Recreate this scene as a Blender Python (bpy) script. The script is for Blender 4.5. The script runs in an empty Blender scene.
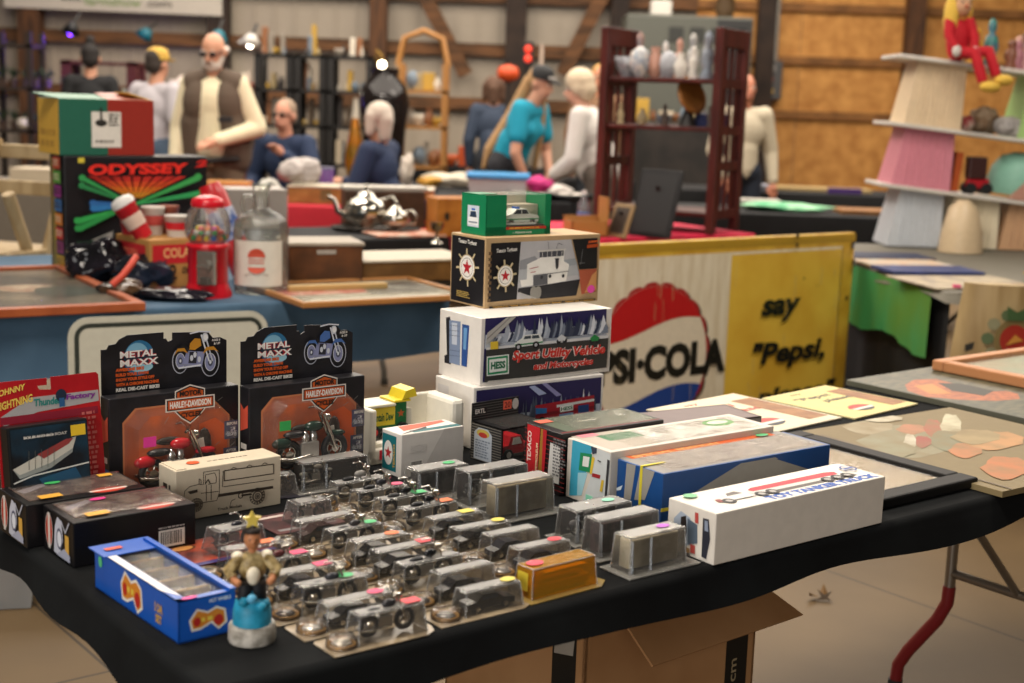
import bpy, bmesh, math, random
from mathutils import Vector as V3, Matrix
RND = random.Random(11)
SC = bpy.context.scene
COL = SC.collection
PI = math.pi

# ---------------------------------------------------------------- camera maths
F, HOR, HCAM, ROLL = 1400.0, 100.0, 1.42, 0.034
PIT = math.atan((341.5 - HOR) / F)
C_P, S_P, C_R, S_R = math.cos(PIT), math.sin(PIT), math.cos(ROLL), math.sin(ROLL)
EYE = V3((0, 0, HCAM))
def ray(x, y):
    a0 = (x - 512) / F; b0 = (341.5 - y) / F
    a = a0 * C_R - b0 * S_R; b = a0 * S_R + b0 * C_R
    return V3((a, C_P + b * S_P, -S_P + b * C_P))
def on(x, y, z=.74):            # point of the horizontal plane z seen at photo pixel x, y
    r = ray(x, y); return EYE + r * ((z - HCAM) / r.z)
def at(x, y, Y):                # point at depth Y seen at photo pixel x, y
    r = ray(x, y); return EYE + r * (Y / r.y)
TAZ = math.radians(52)
TO = V3((-.301, 1.553, 0)); TU = V3((math.sin(TAZ), math.cos(TAZ), 0)); TV = V3((-TU.y, TU.x, 0))
def uv(u, v, z=.74): return TO + TU * u + TV * v + V3((0, 0, z))
def rz(az): return math.radians(90 - az)

# ---------------------------------------------------------------- materials
_mats = {}
def lin(h):
    h = h.lstrip('#'); o = []
    for i in (0, 2, 4):
        c = int(h[i:i + 2], 16) / 255
        o.append(c / 12.92 if c <= .04045 else ((c + .055) / 1.055) ** 2.4)
    return (*o, 1)
def M(c, rough=.55, metal=0, c2=None, scale=40, bump=0, detail=4, spec=.4, emit=0, lo=.38, hi=.62, stretch=None):
    key = (c, rough, metal, c2, scale, bump, detail, spec, emit, lo, hi, stretch)
    if key in _mats: return _mats[key]
    m = bpy.data.materials.new('surface_' + c.lstrip('#')); m.use_nodes = True
    nt = m.node_tree; N = nt.nodes; b = N['Principled BSDF']
    b.inputs['Roughness'].default_value = rough; b.inputs['Metallic'].default_value = metal
    b.inputs['Specular IOR Level'].default_value = spec
    tc = N.new('ShaderNodeTexCoord'); no = N.new('ShaderNodeTexNoise')
    no.inputs['Scale'].default_value = scale; no.inputs['Detail'].default_value = detail
    if stretch:
        mp = N.new('ShaderNodeMapping'); mp.inputs['Scale'].default_value = stretch
        nt.links.new(tc.outputs['Object'], mp.inputs[0]); nt.links.new(mp.outputs[0], no.inputs['Vector'])
    else:
        nt.links.new(tc.outputs['Object'], no.inputs['Vector'])
    r = N.new('ShaderNodeValToRGB'); e = r.color_ramp.elements
    e[0].position = lo; e[1].position = hi
    a = lin(c)
    if c2: e[0].color = a; e[1].color = lin(c2)
    else:
        e[0].color = (a[0] * .97, a[1] * .97, a[2] * .97, 1); e[1].color = (min(1, a[0] * 1.025), min(1, a[1] * 1.025), min(1, a[2] * 1.025), 1)
    nt.links.new(no.outputs['Fac'], r.inputs[0]); nt.links.new(r.outputs[0], b.inputs['Base Color'])
    if bump:
        bp = N.new('ShaderNodeBump'); bp.inputs['Strength'].default_value = bump; bp.inputs['Distance'].default_value = .01
        nt.links.new(no.outputs['Fac'], bp.inputs['Height']); nt.links.new(bp.outputs[0], b.inputs['Normal'])
    if emit:
        b.inputs['Emission Color'].default_value = a; b.inputs['Emission Strength'].default_value = emit
    _mats[key] = m; return m
def CL(tint='#f4f2ee', fac=.12, rough=.08, name='clear_plastic', haze=.06, refl=.8):
    """thin clear plastic sheet: mostly see-through, a little milky, fresnel gloss"""
    key = ('clear', tint, fac, rough, haze, refl)
    if key in _mats: return _mats[key]
    m = bpy.data.materials.new(name); m.use_nodes = True
    nt = m.node_tree; N = nt.nodes; N.remove(N['Principled BSDF'])
    out = N['Material Output']
    t = N.new('ShaderNodeBsdfTransparent'); t.inputs[0].default_value = lin(tint)
    d = N.new('ShaderNodeBsdfDiffuse'); d.inputs[0].default_value = lin(tint)
    g = N.new('ShaderNodeBsdfGlossy'); g.inputs['Roughness'].default_value = rough
    lw = N.new('ShaderNodeLayerWeight'); lw.inputs[0].default_value = .30
    no = N.new('ShaderNodeTexNoise'); no.inputs['Scale'].default_value = 60
    bp = N.new('ShaderNodeBump'); bp.inputs['Strength'].default_value = .35; bp.inputs['Distance'].default_value = .004
    nt.links.new(no.outputs['Fac'], bp.inputs['Height']); nt.links.new(bp.outputs[0], g.inputs['Normal'])
    m1 = N.new('ShaderNodeMixShader'); m1.inputs[0].default_value = haze
    nt.links.new(t.outputs[0], m1.inputs[1]); nt.links.new(d.outputs[0], m1.inputs[2])
    m2 = N.new('ShaderNodeMixShader')
    ad = N.new('ShaderNodeMath'); ad.operation = 'ADD'; ad.inputs[1].default_value = fac * .3; ad.use_clamp = True
    mu = N.new('ShaderNodeMath'); mu.operation = 'MULTIPLY'; mu.inputs[1].default_value = refl
    nt.links.new(lw.outputs['Fresnel'], mu.inputs[0]); nt.links.new(mu.outputs[0], ad.inputs[0])
    nt.links.new(ad.outputs[0], m2.inputs[0]); nt.links.new(m1.outputs[0], m2.inputs[1]); nt.links.new(g.outputs[0], m2.inputs[2])
    nt.links.new(m2.outputs[0], out.inputs[0])
    _mats[key] = m; return m
CHROME = lambda: M('#c8c4bc', .18, 1)
CLEAR = lambda: CL('#fdfcfa', .03, .06, 'clear_window', .015, .17)

# ---------------------------------------------------------------- mesh builder
_txt = {}
def text_mesh(s, bold=0, shear=0, space=1):
    k = (s, bold, shear, space)
    if k in _txt: return _txt[k]
    cu = bpy.data.curves.new('t', 'FONT'); cu.body = s; cu.offset = bold; cu.shear = shear; cu.resolution_u = 3; cu.space_character = space
    ob = bpy.data.objects.new('t', cu)
    me = ob.to_mesh()
    v = [(p.co.x, p.co.y) for p in me.vertices]; f = [tuple(p.vertices) for p in me.polygons]
    ob.to_mesh_clear(); bpy.data.objects.remove(ob); bpy.data.curves.remove(cu)
    x0 = min(p[0] for p in v); x1 = max(p[0] for p in v); y0 = min(p[1] for p in v); y1 = max(p[1] for p in v)
    v = [((p[0] - x0) / (x1 - x0), (p[1] - y0) / (y1 - y0)) for p in v]
    _txt[k] = (v, f, (x1 - x0) / (y1 - y0)); return _txt[k]

class MB:
    def __init__(s): s.v = []; s.f = []; s.fm = []; s.fs = []; s.mats = []
    def add(s, vs, fs, mat, smooth=False, X=None):
        n = len(s.v)
        if X is not None: vs = [X @ V3(p) for p in vs]
        s.v += [tuple(p) for p in vs]
        if mat not in s.mats: s.mats.append(mat)
        k = s.mats.index(mat)
        for f in fs: s.f.append(tuple(n + i for i in f)); s.fm.append(k); s.fs.append(smooth)
        return s
    def box(s, x0, y0, z0, x1, y1, z1, mat, c=0, X=None):
        if c <= 0:
            vs = [(x, y, z) for z in (z0, z1) for y in (y0, y1) for x in (x0, x1)]
            fs = [(0, 2, 3, 1), (4, 5, 7, 6), (0, 1, 5, 4), (2, 6, 7, 3), (0, 4, 6, 2), (1, 3, 7, 5)]
            return s.add(vs, fs, mat, X=X)
        bm = bmesh.new(); bmesh.ops.create_cube(bm, size=1)
        for v in bm.verts: v.co = V3(((x0 + x1) / 2 + v.co.x * (x1 - x0), (y0 + y1) / 2 + v.co.y * (y1 - y0), (z0 + z1) / 2 + v.co.z * (z1 - z0)))
        bmesh.ops.bevel(bm, geom=bm.edges[:], offset=c, segments=2, affect='EDGES', profile=.5)
        return s.bm(bm, mat, X=X)
    def bm(s, bm, mat, smooth=False, X=None):
        bm.verts.index_update()
        s.add([v.co.copy() for v in bm.verts], [[v.index for v in f.verts] for f in bm.faces], mat, smooth, X); bm.free(); return s
    def ring(s, rows, mat, closed=True, caps=(True, True), smooth=True, X=None):
        vs = [p for r in rows for p in r]; n = len(rows[0]); fs = []
        for i in range(len(rows) - 1):
            for j in range(n if closed else n - 1):
                a, b = i * n + j, i * n + (j + 1) % n
                fs.append((a, b, b + n, a + n))
        s.add(vs, fs, mat, smooth, X)
        if caps[0]: s.add(rows[0], [tuple(range(n))[::-1]], mat, False, X)
        if caps[1]: s.add(rows[-1], [tuple(range(n))], mat, False, X)
        return s
    def cyl(s, p0, p1, r0, mat, r1=None, n=16, X=None, smooth=True):
        return s.tube([p0, p1], [r0, r0 if r1 is None else r1], mat, n, X, smooth)
    def tube(s, pts, r, mat, n=10, X=None, smooth=True):
        pts = [V3(p) for p in pts]; rr = r if isinstance(r, (list, tuple)) else [r] * len(pts)
        d0 = (pts[1] - pts[0]).normalized()
        a = d0.orthogonal().normalized(); rows = []; pd = d0
        for i, p in enumerate(pts):
            d = (pts[min(i + 1, len(pts) - 1)] - pts[max(i - 1, 0)]).normalized()
            a = pd.rotation_difference(d) @ a; pd = d; b = d.cross(a)
            rows.append([p + (a * math.cos(t * 2 * PI / n) + b * math.sin(t * 2 * PI / n)) * rr[i] for t in range(n)])
        return s.ring(rows, mat, smooth=smooth, X=X)
    def lathe(s, prof, mat, c=(0, 0, 0), n=24, X=None, caps=(True, True), smooth=True):
        rows = [[(c[0] + r * math.cos(t * 2 * PI / n), c[1] + r * math.sin(t * 2 * PI / n), c[2] + z) for t in range(n)] for r, z in prof]
        return s.ring(rows, mat, caps=caps, smooth=smooth, X=X)
    def ell(s, c, r, mat, n=14, X=None, rot=None):
        bm = bmesh.new(); bmesh.ops.create_uvsphere(bm, u_segments=n, v_segments=max(6, n // 2 + 2), radius=1)
        Q = Matrix.Translation(V3(c)) @ (rot.to_4x4() if rot else Matrix.Identity(4)) @ Matrix.Diagonal((*((r,) * 3 if isinstance(r, (int, float)) else r), 1))
        return s.bm(bm, mat, True, (X @ Q) if X is not None else Q)
    def prism(s, pts, O, ex, ey, d, mat, X=None):
        """2-D outline pts in the plane O, ex, ey, thickened by d behind the face"""
        O, ex, ey = V3(O), V3(ex), V3(ey); n = ex.cross(ey).normalized()
        a = [O + ex * x + ey * y for x, y in pts]; b = [p - n * d for p in a]; k = len(a)
        area = sum(pts[i][0] * pts[(i + 1) % k][1] - pts[(i + 1) % k][0] * pts[i][1] for i in range(k))
        if area < 0: a.reverse(); b.reverse()
        fs = [tuple(range(k)), tuple(range(2 * k - 1, k - 1, -1))] + [(i, i + k, (i + 1) % k + k, (i + 1) % k) for i in range(k)]
        return s.add(a + b, fs, mat, X=X)
    def torus(s, c, R_, r, mat, axis='y', n=20, k=8, X=None):
        rows = []
        for i in range(n + 1):
            t = i * 2 * PI / n; row = []
            for j in range(k):
                w = j * 2 * PI / k; q = R_ + r * math.cos(w); h = r * math.sin(w)
                p = {'y': (q * math.cos(t), h, q * math.sin(t)), 'z': (q * math.cos(t), q * math.sin(t), h), 'x': (h, q * math.cos(t), q * math.sin(t))}[axis]
                row.append((c[0] + p[0], c[1] + p[1], c[2] + p[2]))
            rows.append(row)
        return s.ring(rows, mat, caps=(False, False), X=X)
    def build(s, name, parent=None, label=None, X=None):
        me = bpy.data.meshes.new(name); me.from_pydata([tuple(X @ V3(p)) for p in s.v] if X is not None else s.v, [], s.f)
        for m in s.mats: me.materials.append(m)
        me.polygons.foreach_set('material_index', s.fm); me.polygons.foreach_set('use_smooth', s.fs)
        me.update(); ob = bpy.data.objects.new(name, me); COL.objects.link(ob)
        if parent: ob.parent = parent
        if label: ob['label'] = label
        return ob

def tag(o, label, cat, group=None, kind=None):
    o['label'] = label
    if cat: o['category'] = cat
    if group: o['group'] = group
    if kind: o['kind'] = kind
    return o
def thing(name, label, cat, loc=(0, 0, 0), rot=0, group=None):
    o = bpy.data.objects.new(name, None); COL.objects.link(o); o.location = loc; o.rotation_euler = (0, 0, rot)
    o.empty_display_size = .05
    return tag(o, label, cat, group)
def place(o, loc, rot=0): o.location = loc; o.rotation_euler = (0, 0, rot); return o
def struct(o, label=None):
    o['kind'] = 'structure'
    if label: o['label'] = label
    return o
def mtx(loc, rot): return Matrix.Translation(V3(loc)) @ Matrix.Rotation(rot, 4, 'Z')

class Bd:
    """drawing board on a face: printed shapes in metres, or traced at photo pixels that are cast onto the face"""
    def __init__(s, mb, O, ex, ey, w, h, X=None, step=.00012):
        s.mb, s.O, s.ex, s.ey, s.w, s.h, s.step = mb, V3(O), V3(ex).normalized(), V3(ey).normalized(), w, h, step
        s.n = s.ex.cross(s.ey).normalized(); s.k = 2; s.X = X; s.cr = (0, 0, 1)
        if X is not None:
            s.wO = X @ s.O; Q = X.to_3x3(); s.wx = Q @ s.ex; s.wy = Q @ s.ey; s.wn = Q @ s.n
    def crop(s, ox, oy, sc): s.cr = (ox, oy, sc); return s
    def q(s, x, y):
        r = ray(s.cr[0] + x / s.cr[2], s.cr[1] + y / s.cr[2]); t = (s.wO - EYE).dot(s.wn) / r.dot(s.wn); d = EYE + r * t - s.wO
        return (min(max(d.dot(s.wx), .0006), s.w - .0006), min(max(d.dot(s.wy), .0006), s.h - .0006))
    def _put(s, pts, fs, c, rough):
        off = s.n * (s.step * s.k); s.k += 1
        s.mb.add([s.O + s.ex * x + s.ey * y + off for x, y in pts], fs, c if not isinstance(c, str) else M(c, rough))
    def poly(s, pts, c, rough=.5):
        k = len(pts); ar = sum(pts[i][0] * pts[(i + 1) % k][1] - pts[(i + 1) % k][0] * pts[i][1] for i in range(k))
        if ar < 0: pts = pts[::-1]
        s._put(pts, [tuple(range(k))], c, rough); return s
    def rect(s, x0, y0, x1, y1, c, rough=.5): return s.poly([(x0, y0), (x1, y0), (x1, y1), (x0, y1)], c, rough)
    def ell(s, cx, cy, rx, ry, c, n=24, rough=.5): return s.poly([(cx + rx * math.cos(i * 2 * PI / n), cy + ry * math.sin(i * 2 * PI / n)) for i in range(n)], c, rough)
    def star(s, cx, cy, r, c, a0=PI / 2, k=5, ri=.4):
        return s.poly([(cx + r * (1 if i % 2 == 0 else ri) * math.cos(a0 + i * PI / k), cy + r * (1 if i % 2 == 0 else ri) * math.sin(a0 + i * PI / k)) for i in range(2 * k)], c)
    def line(s, pts, wd, c, rough=.5):
        vs = []; fs = []
        for (x0, y0), (x1, y1) in zip(pts, pts[1:]):
            L = math.hypot(x1 - x0, y1 - y0) or 1e-6; nx, ny = -(y1 - y0) / L * wd / 2, (x1 - x0) / L * wd / 2
            b = len(vs); vs += [(x0 - nx, y0 - ny), (x1 - nx, y1 - ny), (x1 + nx, y1 + ny), (x0 + nx, y0 + ny)]; fs.append((b, b + 1, b + 2, b + 3))
        s._put(vs, fs, c, rough); return s
    def ring(s, cx, cy, rx, ry, wd, c, n=28):
        vs = []; fs = []
        for i in range(n):
            t = i * 2 * PI / n; vs += [(cx + rx * math.cos(t), cy + ry * math.sin(t)), (cx + (rx - wd) * math.cos(t), cy + (ry - wd) * math.sin(t))]
            j = (i + 1) % n; fs.append((2 * i, 2 * j, 2 * j + 1, 2 * i + 1))
        s._put(vs, fs, c, .5); return s
    def text(s, t, x, y, w, h, c, bold=.035, shear=0, ang=0, rough=.5, up=0):
        v, f, _ = text_mesh(t, bold, shear); ca, sa = math.cos(ang), math.sin(ang)
        s._put([(x + px * w * ca - (py * h + up * px * w) * sa, y + px * w * sa + (py * h + up * px * w) * ca) for px, py in v], f, c, rough); return s
    # the same, traced at photo pixels
    def P(s, c, *pts, rough=.5): return s.poly([s.q(*p) for p in pts], c, rough)
    def L(s, c, wd, *pts): return s.line([s.q(*p) for p in pts], wd, c)
    def E(s, c, cx, cy, rx, ry): 
        a = s.q(cx, cy); b = s.q(cx + rx, cy); d = s.q(cx, cy - ry); return s.ell(a[0], a[1], math.hypot(b[0] - a[0], b[1] - a[1]), math.hypot(d[0] - a[0], d[1] - a[1]), c)
    def T(s, t, c, bl, br, hgt, bold=.035, shear=0):
        a = s.q(*bl); b = s.q(*br); u = s.q(bl[0], bl[1] - hgt)
        return s.text(t, a[0], a[1], math.hypot(b[0] - a[0], b[1] - a[1]), math.hypot(u[0] - a[0], u[1] - a[1]), c, bold, shear, math.atan2(b[1] - a[1], b[0] - a[0]))
    def small(s, x0, y0, x1, y1, rows, c, seed=1):
        """rows of print too small to read"""
        r = random.Random(seed); vs = []; fs = []; rh = (y1 - y0) / rows
        for i in range(rows):
            x = x0; e = x0 + (x1 - x0) * r.uniform(.75, 1)
            while x < e:
                w = min(r.uniform(.4, 1.6) * rh, e - x); b = len(vs); y = y1 - (i + .8) * rh
                vs += [(x, y), (x + w, y), (x + w, y + rh * .55), (x, y + rh * .55)]; fs.append((b, b + 1, b + 2, b + 3)); x += w + rh * .35
        s._put(vs, fs, c, .5); return s
    def bars(s, x0, y0, x1, y1, seed=1):
        s.rect(x0, y0, x1, y1, '#e8e4da'); r = random.Random(seed); vs = []; fs = []; w = (x1 - x0); x = x0 + w * .08
        while x < x1 - w * .1:
            d = r.uniform(.012, .045) * w; b = len(vs)
            vs += [(x, y0 + (y1 - y0) * .15), (x + d, y0 + (y1 - y0) * .15), (x + d, y1 - (y1 - y0) * .1), (x, y1 - (y1 - y0) * .1)]; fs.append((b, b + 1, b + 2, b + 3)); x += d + r.uniform(.015, .04) * w
        s._put(vs, fs, '#1c1a18', .5); return s
    def bike(s, x, y, w, h, c, cc='#b9bcc6', flip=False):
        fx = lambda p: ((x + (w - p[0] * w if flip else p[0] * w)), y + p[1] * h)
        e = lambda cx, cy, r, col: s.ell(*fx((cx, cy)), r * w, r * w, col)
        ov = lambda cx, cy, rx, ry, col: s.ell(*fx((cx, cy)), rx * w, ry * h, col)
        for cx, cy, rx, ry in ((.17, .36, .15, .24), (.8, .28, .18, .28)):
            ov(cx, cy, rx + .02, ry + .02, '#b9bcc8'); ov(cx, cy, rx, ry, '#17161a'); ov(cx, cy, rx * .66, ry * .66, cc); s.ring(*fx((cx, cy)), rx * .66 * w, ry * .66 * h, .012 * w, '#e2e4ea'); ov(cx, cy, rx * .3, ry * .3, '#55586c'); ov(cx, cy, rx * .14, ry * .14, '#e6e8ee')
        s.poly([fx(p) for p in ((.2, .26), (.62, .2), (.68, .5), (.3, .56))], cc); s.poly([fx(p) for p in ((.33, .3), (.5, .28), (.52, .52), (.36, .53))], '#2c2c36')
        for cx, cy in ((.4, .4), (.47, .46), (.56, .36)): ov(cx, cy, .035, .06, '#d3d6de')
        s.line([fx((.12, .22)), fx((.6, .24))], .035 * w, '#dfe1e8'); s.line([fx((.08, .3)), fx((.4, .26))], .02 * w, '#8d90a4')
        s.line([fx((.77, .3)), fx((.6, .86))], .03 * w, '#e2e4ea'); s.line([fx((.84, .3)), fx((.68, .86))], .03 * w, '#c6c9d4'); s.line([fx((.36, .9)), fx((.56, .93)), fx((.8, .9))], .028 * w, '#d6d8e0'); ov(.68, .8, .07, .09, '#cfd2da'); ov(.69, .8, .045, .06, '#f0f0ee')
        s.poly([fx(p) for p in ((.34, .58), (.46, .56), (.6, .64), (.58, .78), (.46, .8), (.36, .7))], c); s.poly([fx(p) for p in ((.06, .56), (.3, .52), (.36, .62), (.22, .68), (.1, .64))], '#1c1a1c')
        s.poly([fx(p) for p in ((.02, .48), (.1, .62), (.24, .62), (.32, .5), (.22, .56), (.1, .56))], c); s.poly([fx(p) for p in ((.62, .46), (.7, .6), (.86, .6), (.97, .48), (.86, .53), (.72, .53))], c)
        return s

def faces(mb, L, D, h, X):
    """boards for the front, the left end and the top of a carton whose near bottom corner is the origin"""
    return (Bd(mb, (0, 0, 0), (1, 0, 0), (0, 0, 1), L, h, X), Bd(mb, (0, D, 0), (0, -1, 0), (0, 0, 1), D, h, X), Bd(mb, (0, 0, h), (1, 0, 0), (0, 1, 0), L, D, X))
def carton(name, label, cat, loc, az, L, D, h, mat, group=None, c=.0015):
    X = mtx(loc, rz(az)); mb = MB(); mb.box(0, 0, 0, L, D, h, mat, c)
    def fin():
        o = mb.build(name); place(o, loc, rz(az)); return tag(o, label, cat, group)
    return (mb, X, *faces(mb, L, D, h, X), fin)
def sticker(parent, O, ex, ey, w, h, c, rough=.5, name='price_sticker', round_=False):
    mb = MB(); k = 12 if round_ else 4
    pts = [(w / 2 * math.cos(i * 2 * PI / 12), h / 2 * math.sin(i * 2 * PI / 12)) for i in range(12)] if round_ else [(-w / 2, -h / 2), (w / 2, -h / 2), (w / 2, h / 2), (-w / 2, h / 2)]
    n = V3(ex).cross(V3(ey)).normalized()
    mb.prism(pts, V3(O) + n * .0011, ex, ey, .0004, M(c, rough)); return mb.build(name, parent)
def copy_tree(o, parent=None):
    c = o.copy(); COL.objects.link(c)
    if parent: c.parent = parent
    for ch in list(o.children): copy_tree(ch, c)
    return c
# ================================================================ THE TABLE IN FRONT
TL, TD = 3.05, .80
BLACKCLOTH = M('#0b0c0d', .9, c2='#101213', scale=9, bump=.25, spec=.15)
def cloth(name, label, O, ux, uy, L, D, z, drop, mat, wave=.008, step=.03, seed=3, folds=30, group=None):
    """a cloth laid on a table: flat top with a rolled edge and a wavy hanging hem; drop(side, t) gives the hem depth"""
    r = random.Random(seed); mb = MB(); O = V3(O); ux, uy = V3(ux), V3(uy); per = []
    for side, (a, b, n, Ln) in enumerate((((0, 0), (1, 0), -uy, L), ((1, 0), (1, 1), ux, D), ((1, 1), (0, 1), uy, L), ((0, 1), (0, 0), -ux, D))):
        k = max(4, int(Ln / step))
        for i in range(k):
            t = i / k; p = O + ux * (L * (a[0] + (b[0] - a[0]) * t)) + uy * (D * (a[1] + (b[1] - a[1]) * t)); per.append((p, n, side, t))
    K = len(per); rows = []; ph = [r.uniform(0, 6.28) for _ in range(6)]
    fr = [r.uniform(.6, 1.4) for _ in range(6)]
    for lev in (0, .35, .7, 1, 2, 3, 4, 5, 6):
        row = []
        for i, (p, n, sd, t) in enumerate(per):
            pn = (per[i - 1][1] + per[(i + 1) % K][1] + n * 2).normalized()
            if lev <= 1:
                w = lev * PI / 2; q = p + pn * (.012 * math.sin(w) - .008) + V3((0, 0, z - .012 * (1 - math.cos(w))))
            else:
                f = (lev - 1) / 5; d = drop(sd, t); s_ = i * step
                a = sum(math.sin(s_ * folds * fr[j] * .5 + ph[j]) for j in range(4)) / 4
                a2 = sum(math.sin(s_ * folds * .3 * fr[j] + ph[j + 2]) for j in range(3)) / 3
                q = p + pn * (.004 + f * .012 + wave * a * (.3 + f)) + V3((0, 0, z - .012 - f * (d - .012) * (1 + .1 * a2)))
            row.append(q)
        rows.append(row)
    mb.ring(rows, mat, caps=(True, False)); o = mb.build(name)
    return tag(o, label, 'tablecloth', group)
def table_drop(sd, t):
    if sd == 0: return .055 + .072 * max(0, 1 - t * 10) + .006 * math.sin(t * 31)
    if sd == 3: return .052 + .075 * t ** 4 + .006 * math.sin(t * 19)
    return .08
TB = uv(-.05, -.012, 0)
cloth('tablecloth', 'black cloth over the near folding table of boxed toys, hem wavy and short', TB, TU, TV, TL, TD, .74, table_drop, BLACKCLOTH)
def fold_table(label, O, az, L, D, ztop, metal, low, group=None, name='folding_table', legs=None, mid=None, half=.1):
    """plastic-topped folding table: slab, two wishbone leg frames with brace bars"""
    t = thing(name, label, 'table', O, rz(az), group)
    mb = MB(); mb.box(.008, .008, ztop - .035, L - .008, D - .008, ztop, M('#a39d92', .5), .006); mb.build('tabletop', t)
    mm, ml = M(metal, .35, .8), M(low, .4)
    for U in (legs or (.3, L - .3)):
        fr = MB(); m_ = mid or D / 2
        for sgn in (-1, 1):
            pts = [(U, m_ + sgn * half, ztop - .035), (U, m_ + sgn * half, .30)]
            fr.tube(pts, .013, mm)
        fr.tube([(U, m_ - half, .345), (U, m_ + half, .345)], .011, mm); fr.tube([(U, .1, ztop - .045), (U, D - .1, ztop - .045)], .011, mm)
        fr.tube([(U, m_, .345), (U + (.35 if U < L / 2 else -.35), m_, ztop - .05)], .009, mm); fr.build('leg_frame', t)
        for sgn in (-1, 1):
            lg = MB(); lg.tube([(U, m_ + sgn * (half + q_), z_) for q_, z_ in ((0, .312), (.002, .27), (.025, .22), (.1, .115), (.125, .07), (.13, .005))], .0155, ml, 12)
            lg.build('leg', t, 'painted lower leg' if low != metal else None)
            fb = MB(); fb.cyl((U, m_ + sgn * (half + .13), 0), (U, m_ + sgn * (half + .13), .03), .018, M('#2a2826', .7)); fb.build('rubber_foot', t)
    return t
fold_table('near folding table under the black cloth, its bent legs painted dark red', TB, 52, TL, TD, .7385, '#8b8378', '#7c1f22', legs=(.3, 2.14), mid=.29, half=.18)

# ---------------------------------------------------------------- stack of cartons
WH = lambda: M('#e6e1da', .35)
def trees(b, x0, y0, x1, y1, n, seed, cols=('#d7dbe2', '#8f98a8', '#4d5668', '#eef0f2', '#6b7486')):
    r = random.Random(seed)
    for i in range(n):
        x = x0 + (x1 - x0) * (i + r.uniform(-.2, .8)) / n; w = (x1 - x0) / n * r.uniform(.5, 1.0); h = (y1 - y0) * r.uniform(.5, 1)
        w = min(w, x1 - x, x - x0 + .001)
        if w > 0: b.poly([(x - w, y0), (x + w, y0), (x + w * .45, y0 + h * .5), (x + w * .6, y0 + h * .5), (x, y0 + h), (x - w * .5, y0 + h * .45), (x - w * .35, y0 + h * .45)], r.choice(cols))
# lower white-edged carton with red truck
zA = .74; hA = .124
lowc = on(474, 388, zA + hA); lowc.z = zA
mb, X, f, e, t, fin = carton('toy_truck_box', 'white carton with red truck on night scene, bottom of the tall stack', 'box', lowc, 54.5, .325, .14, hA, WH())
f.crop(420, 300, 4)
f.rect(.006, .006, .319, .118, '#2b2553'); f.rect(.006, .006, .319, .05, '#55505a')
f.rect(.006, .045, .319, .062, '#b7c0cf'); trees(f, .12, .05, .318, .1, 26, 4); trees(f, .01, .05, .12, .07, 14, 5)
f.P('#a9b3d4', (430, 345), (452, 340), (500, 372), (470, 380)); f.P('#8f8cb8', (480, 332), (500, 330), (560, 378), (540, 384))
f.P('#a11d2a', (455, 420), (690, 378), (690, 460), (540, 480), (455, 470)); f.P('#d8d8d4', (540, 418), (690, 392), (690, 402), (540, 428)); f.P('#7d1520', (455, 452), (690, 420), (690, 432), (455, 464))
f.P('#6f94b8', (550, 455), (606, 446), (606, 480), (550, 486)); f.P('#203f77', (625, 420), (668, 414), (668, 446), (625, 450)); f.P('#2c6da8', (455, 430), (500, 430), (500, 450), (455, 455))
f.P('#f0eee8', (553, 425), (605, 416), (605, 438), (553, 447)); f.T('HESS', '#146b43', (556, 442), (603, 434), 15, .03)
for x, y in ((480, 478), (560, 486), (645, 470), (670, 466)): f.E('#17161a', x, y, 12, 14)
e.rect(.01, .01, .05, .11, '#d9d6d4'); e.ell(.02, .06, .02, .028, '#9c2031'); e.ell(.02, .06, .012, .018, '#e7e2dd')
fin()
# white sport utility carton
zB = zA + hA; hB = .135
ps = on(479.6, 386.5, zB); ps.z = zB
mb, X, f, e, t, fin = carton('toy_truck_box', 'white carton reading Sport Utility Vehicle and Motorcycles in red letters', 'box', ps, 53, .335, .145, hB, WH())
f.crop(420, 300, 4)
f.P('#2b2659', (262, 62), (747, 30), (740, 270), (250, 330)); f.P('#c3c9d4', (262, 140), (747, 92), (745, 150), (258, 195))
r_ = random.Random(9)
for i in range(46):
    x = 300 + i * 9.7; yb = 178 - (x - 258) * .1; h = r_.uniform(35, 92) * (1 if i > 4 else .5); w = r_.uniform(11, 22)
    f.P(r_.choice(('#dfe3ea', '#7d8798', '#434b5e', '#b8c0cc', '#2f3850', '#a3acba')), (x - w, yb), (min(x + w, 745), yb), (x + w * .4, yb - h * .5), (x + w * .55, yb - h * .5), (x, yb - h), (x - w * .5, yb - h * .45), (x - w * .4, yb - h * .45))
f.P('#d9dadb', (258, 188), (746, 138), (746, 152), (257, 202)); f.P('#3a3a38', (257, 198), (746, 150), (738, 268), (250, 328))
f.P('#b9b6b0', (262, 130), (340, 60), (378, 57), (256, 180)); f.P('#8d8a86', (262, 150), (352, 62), (357, 62), (258, 160))
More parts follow.
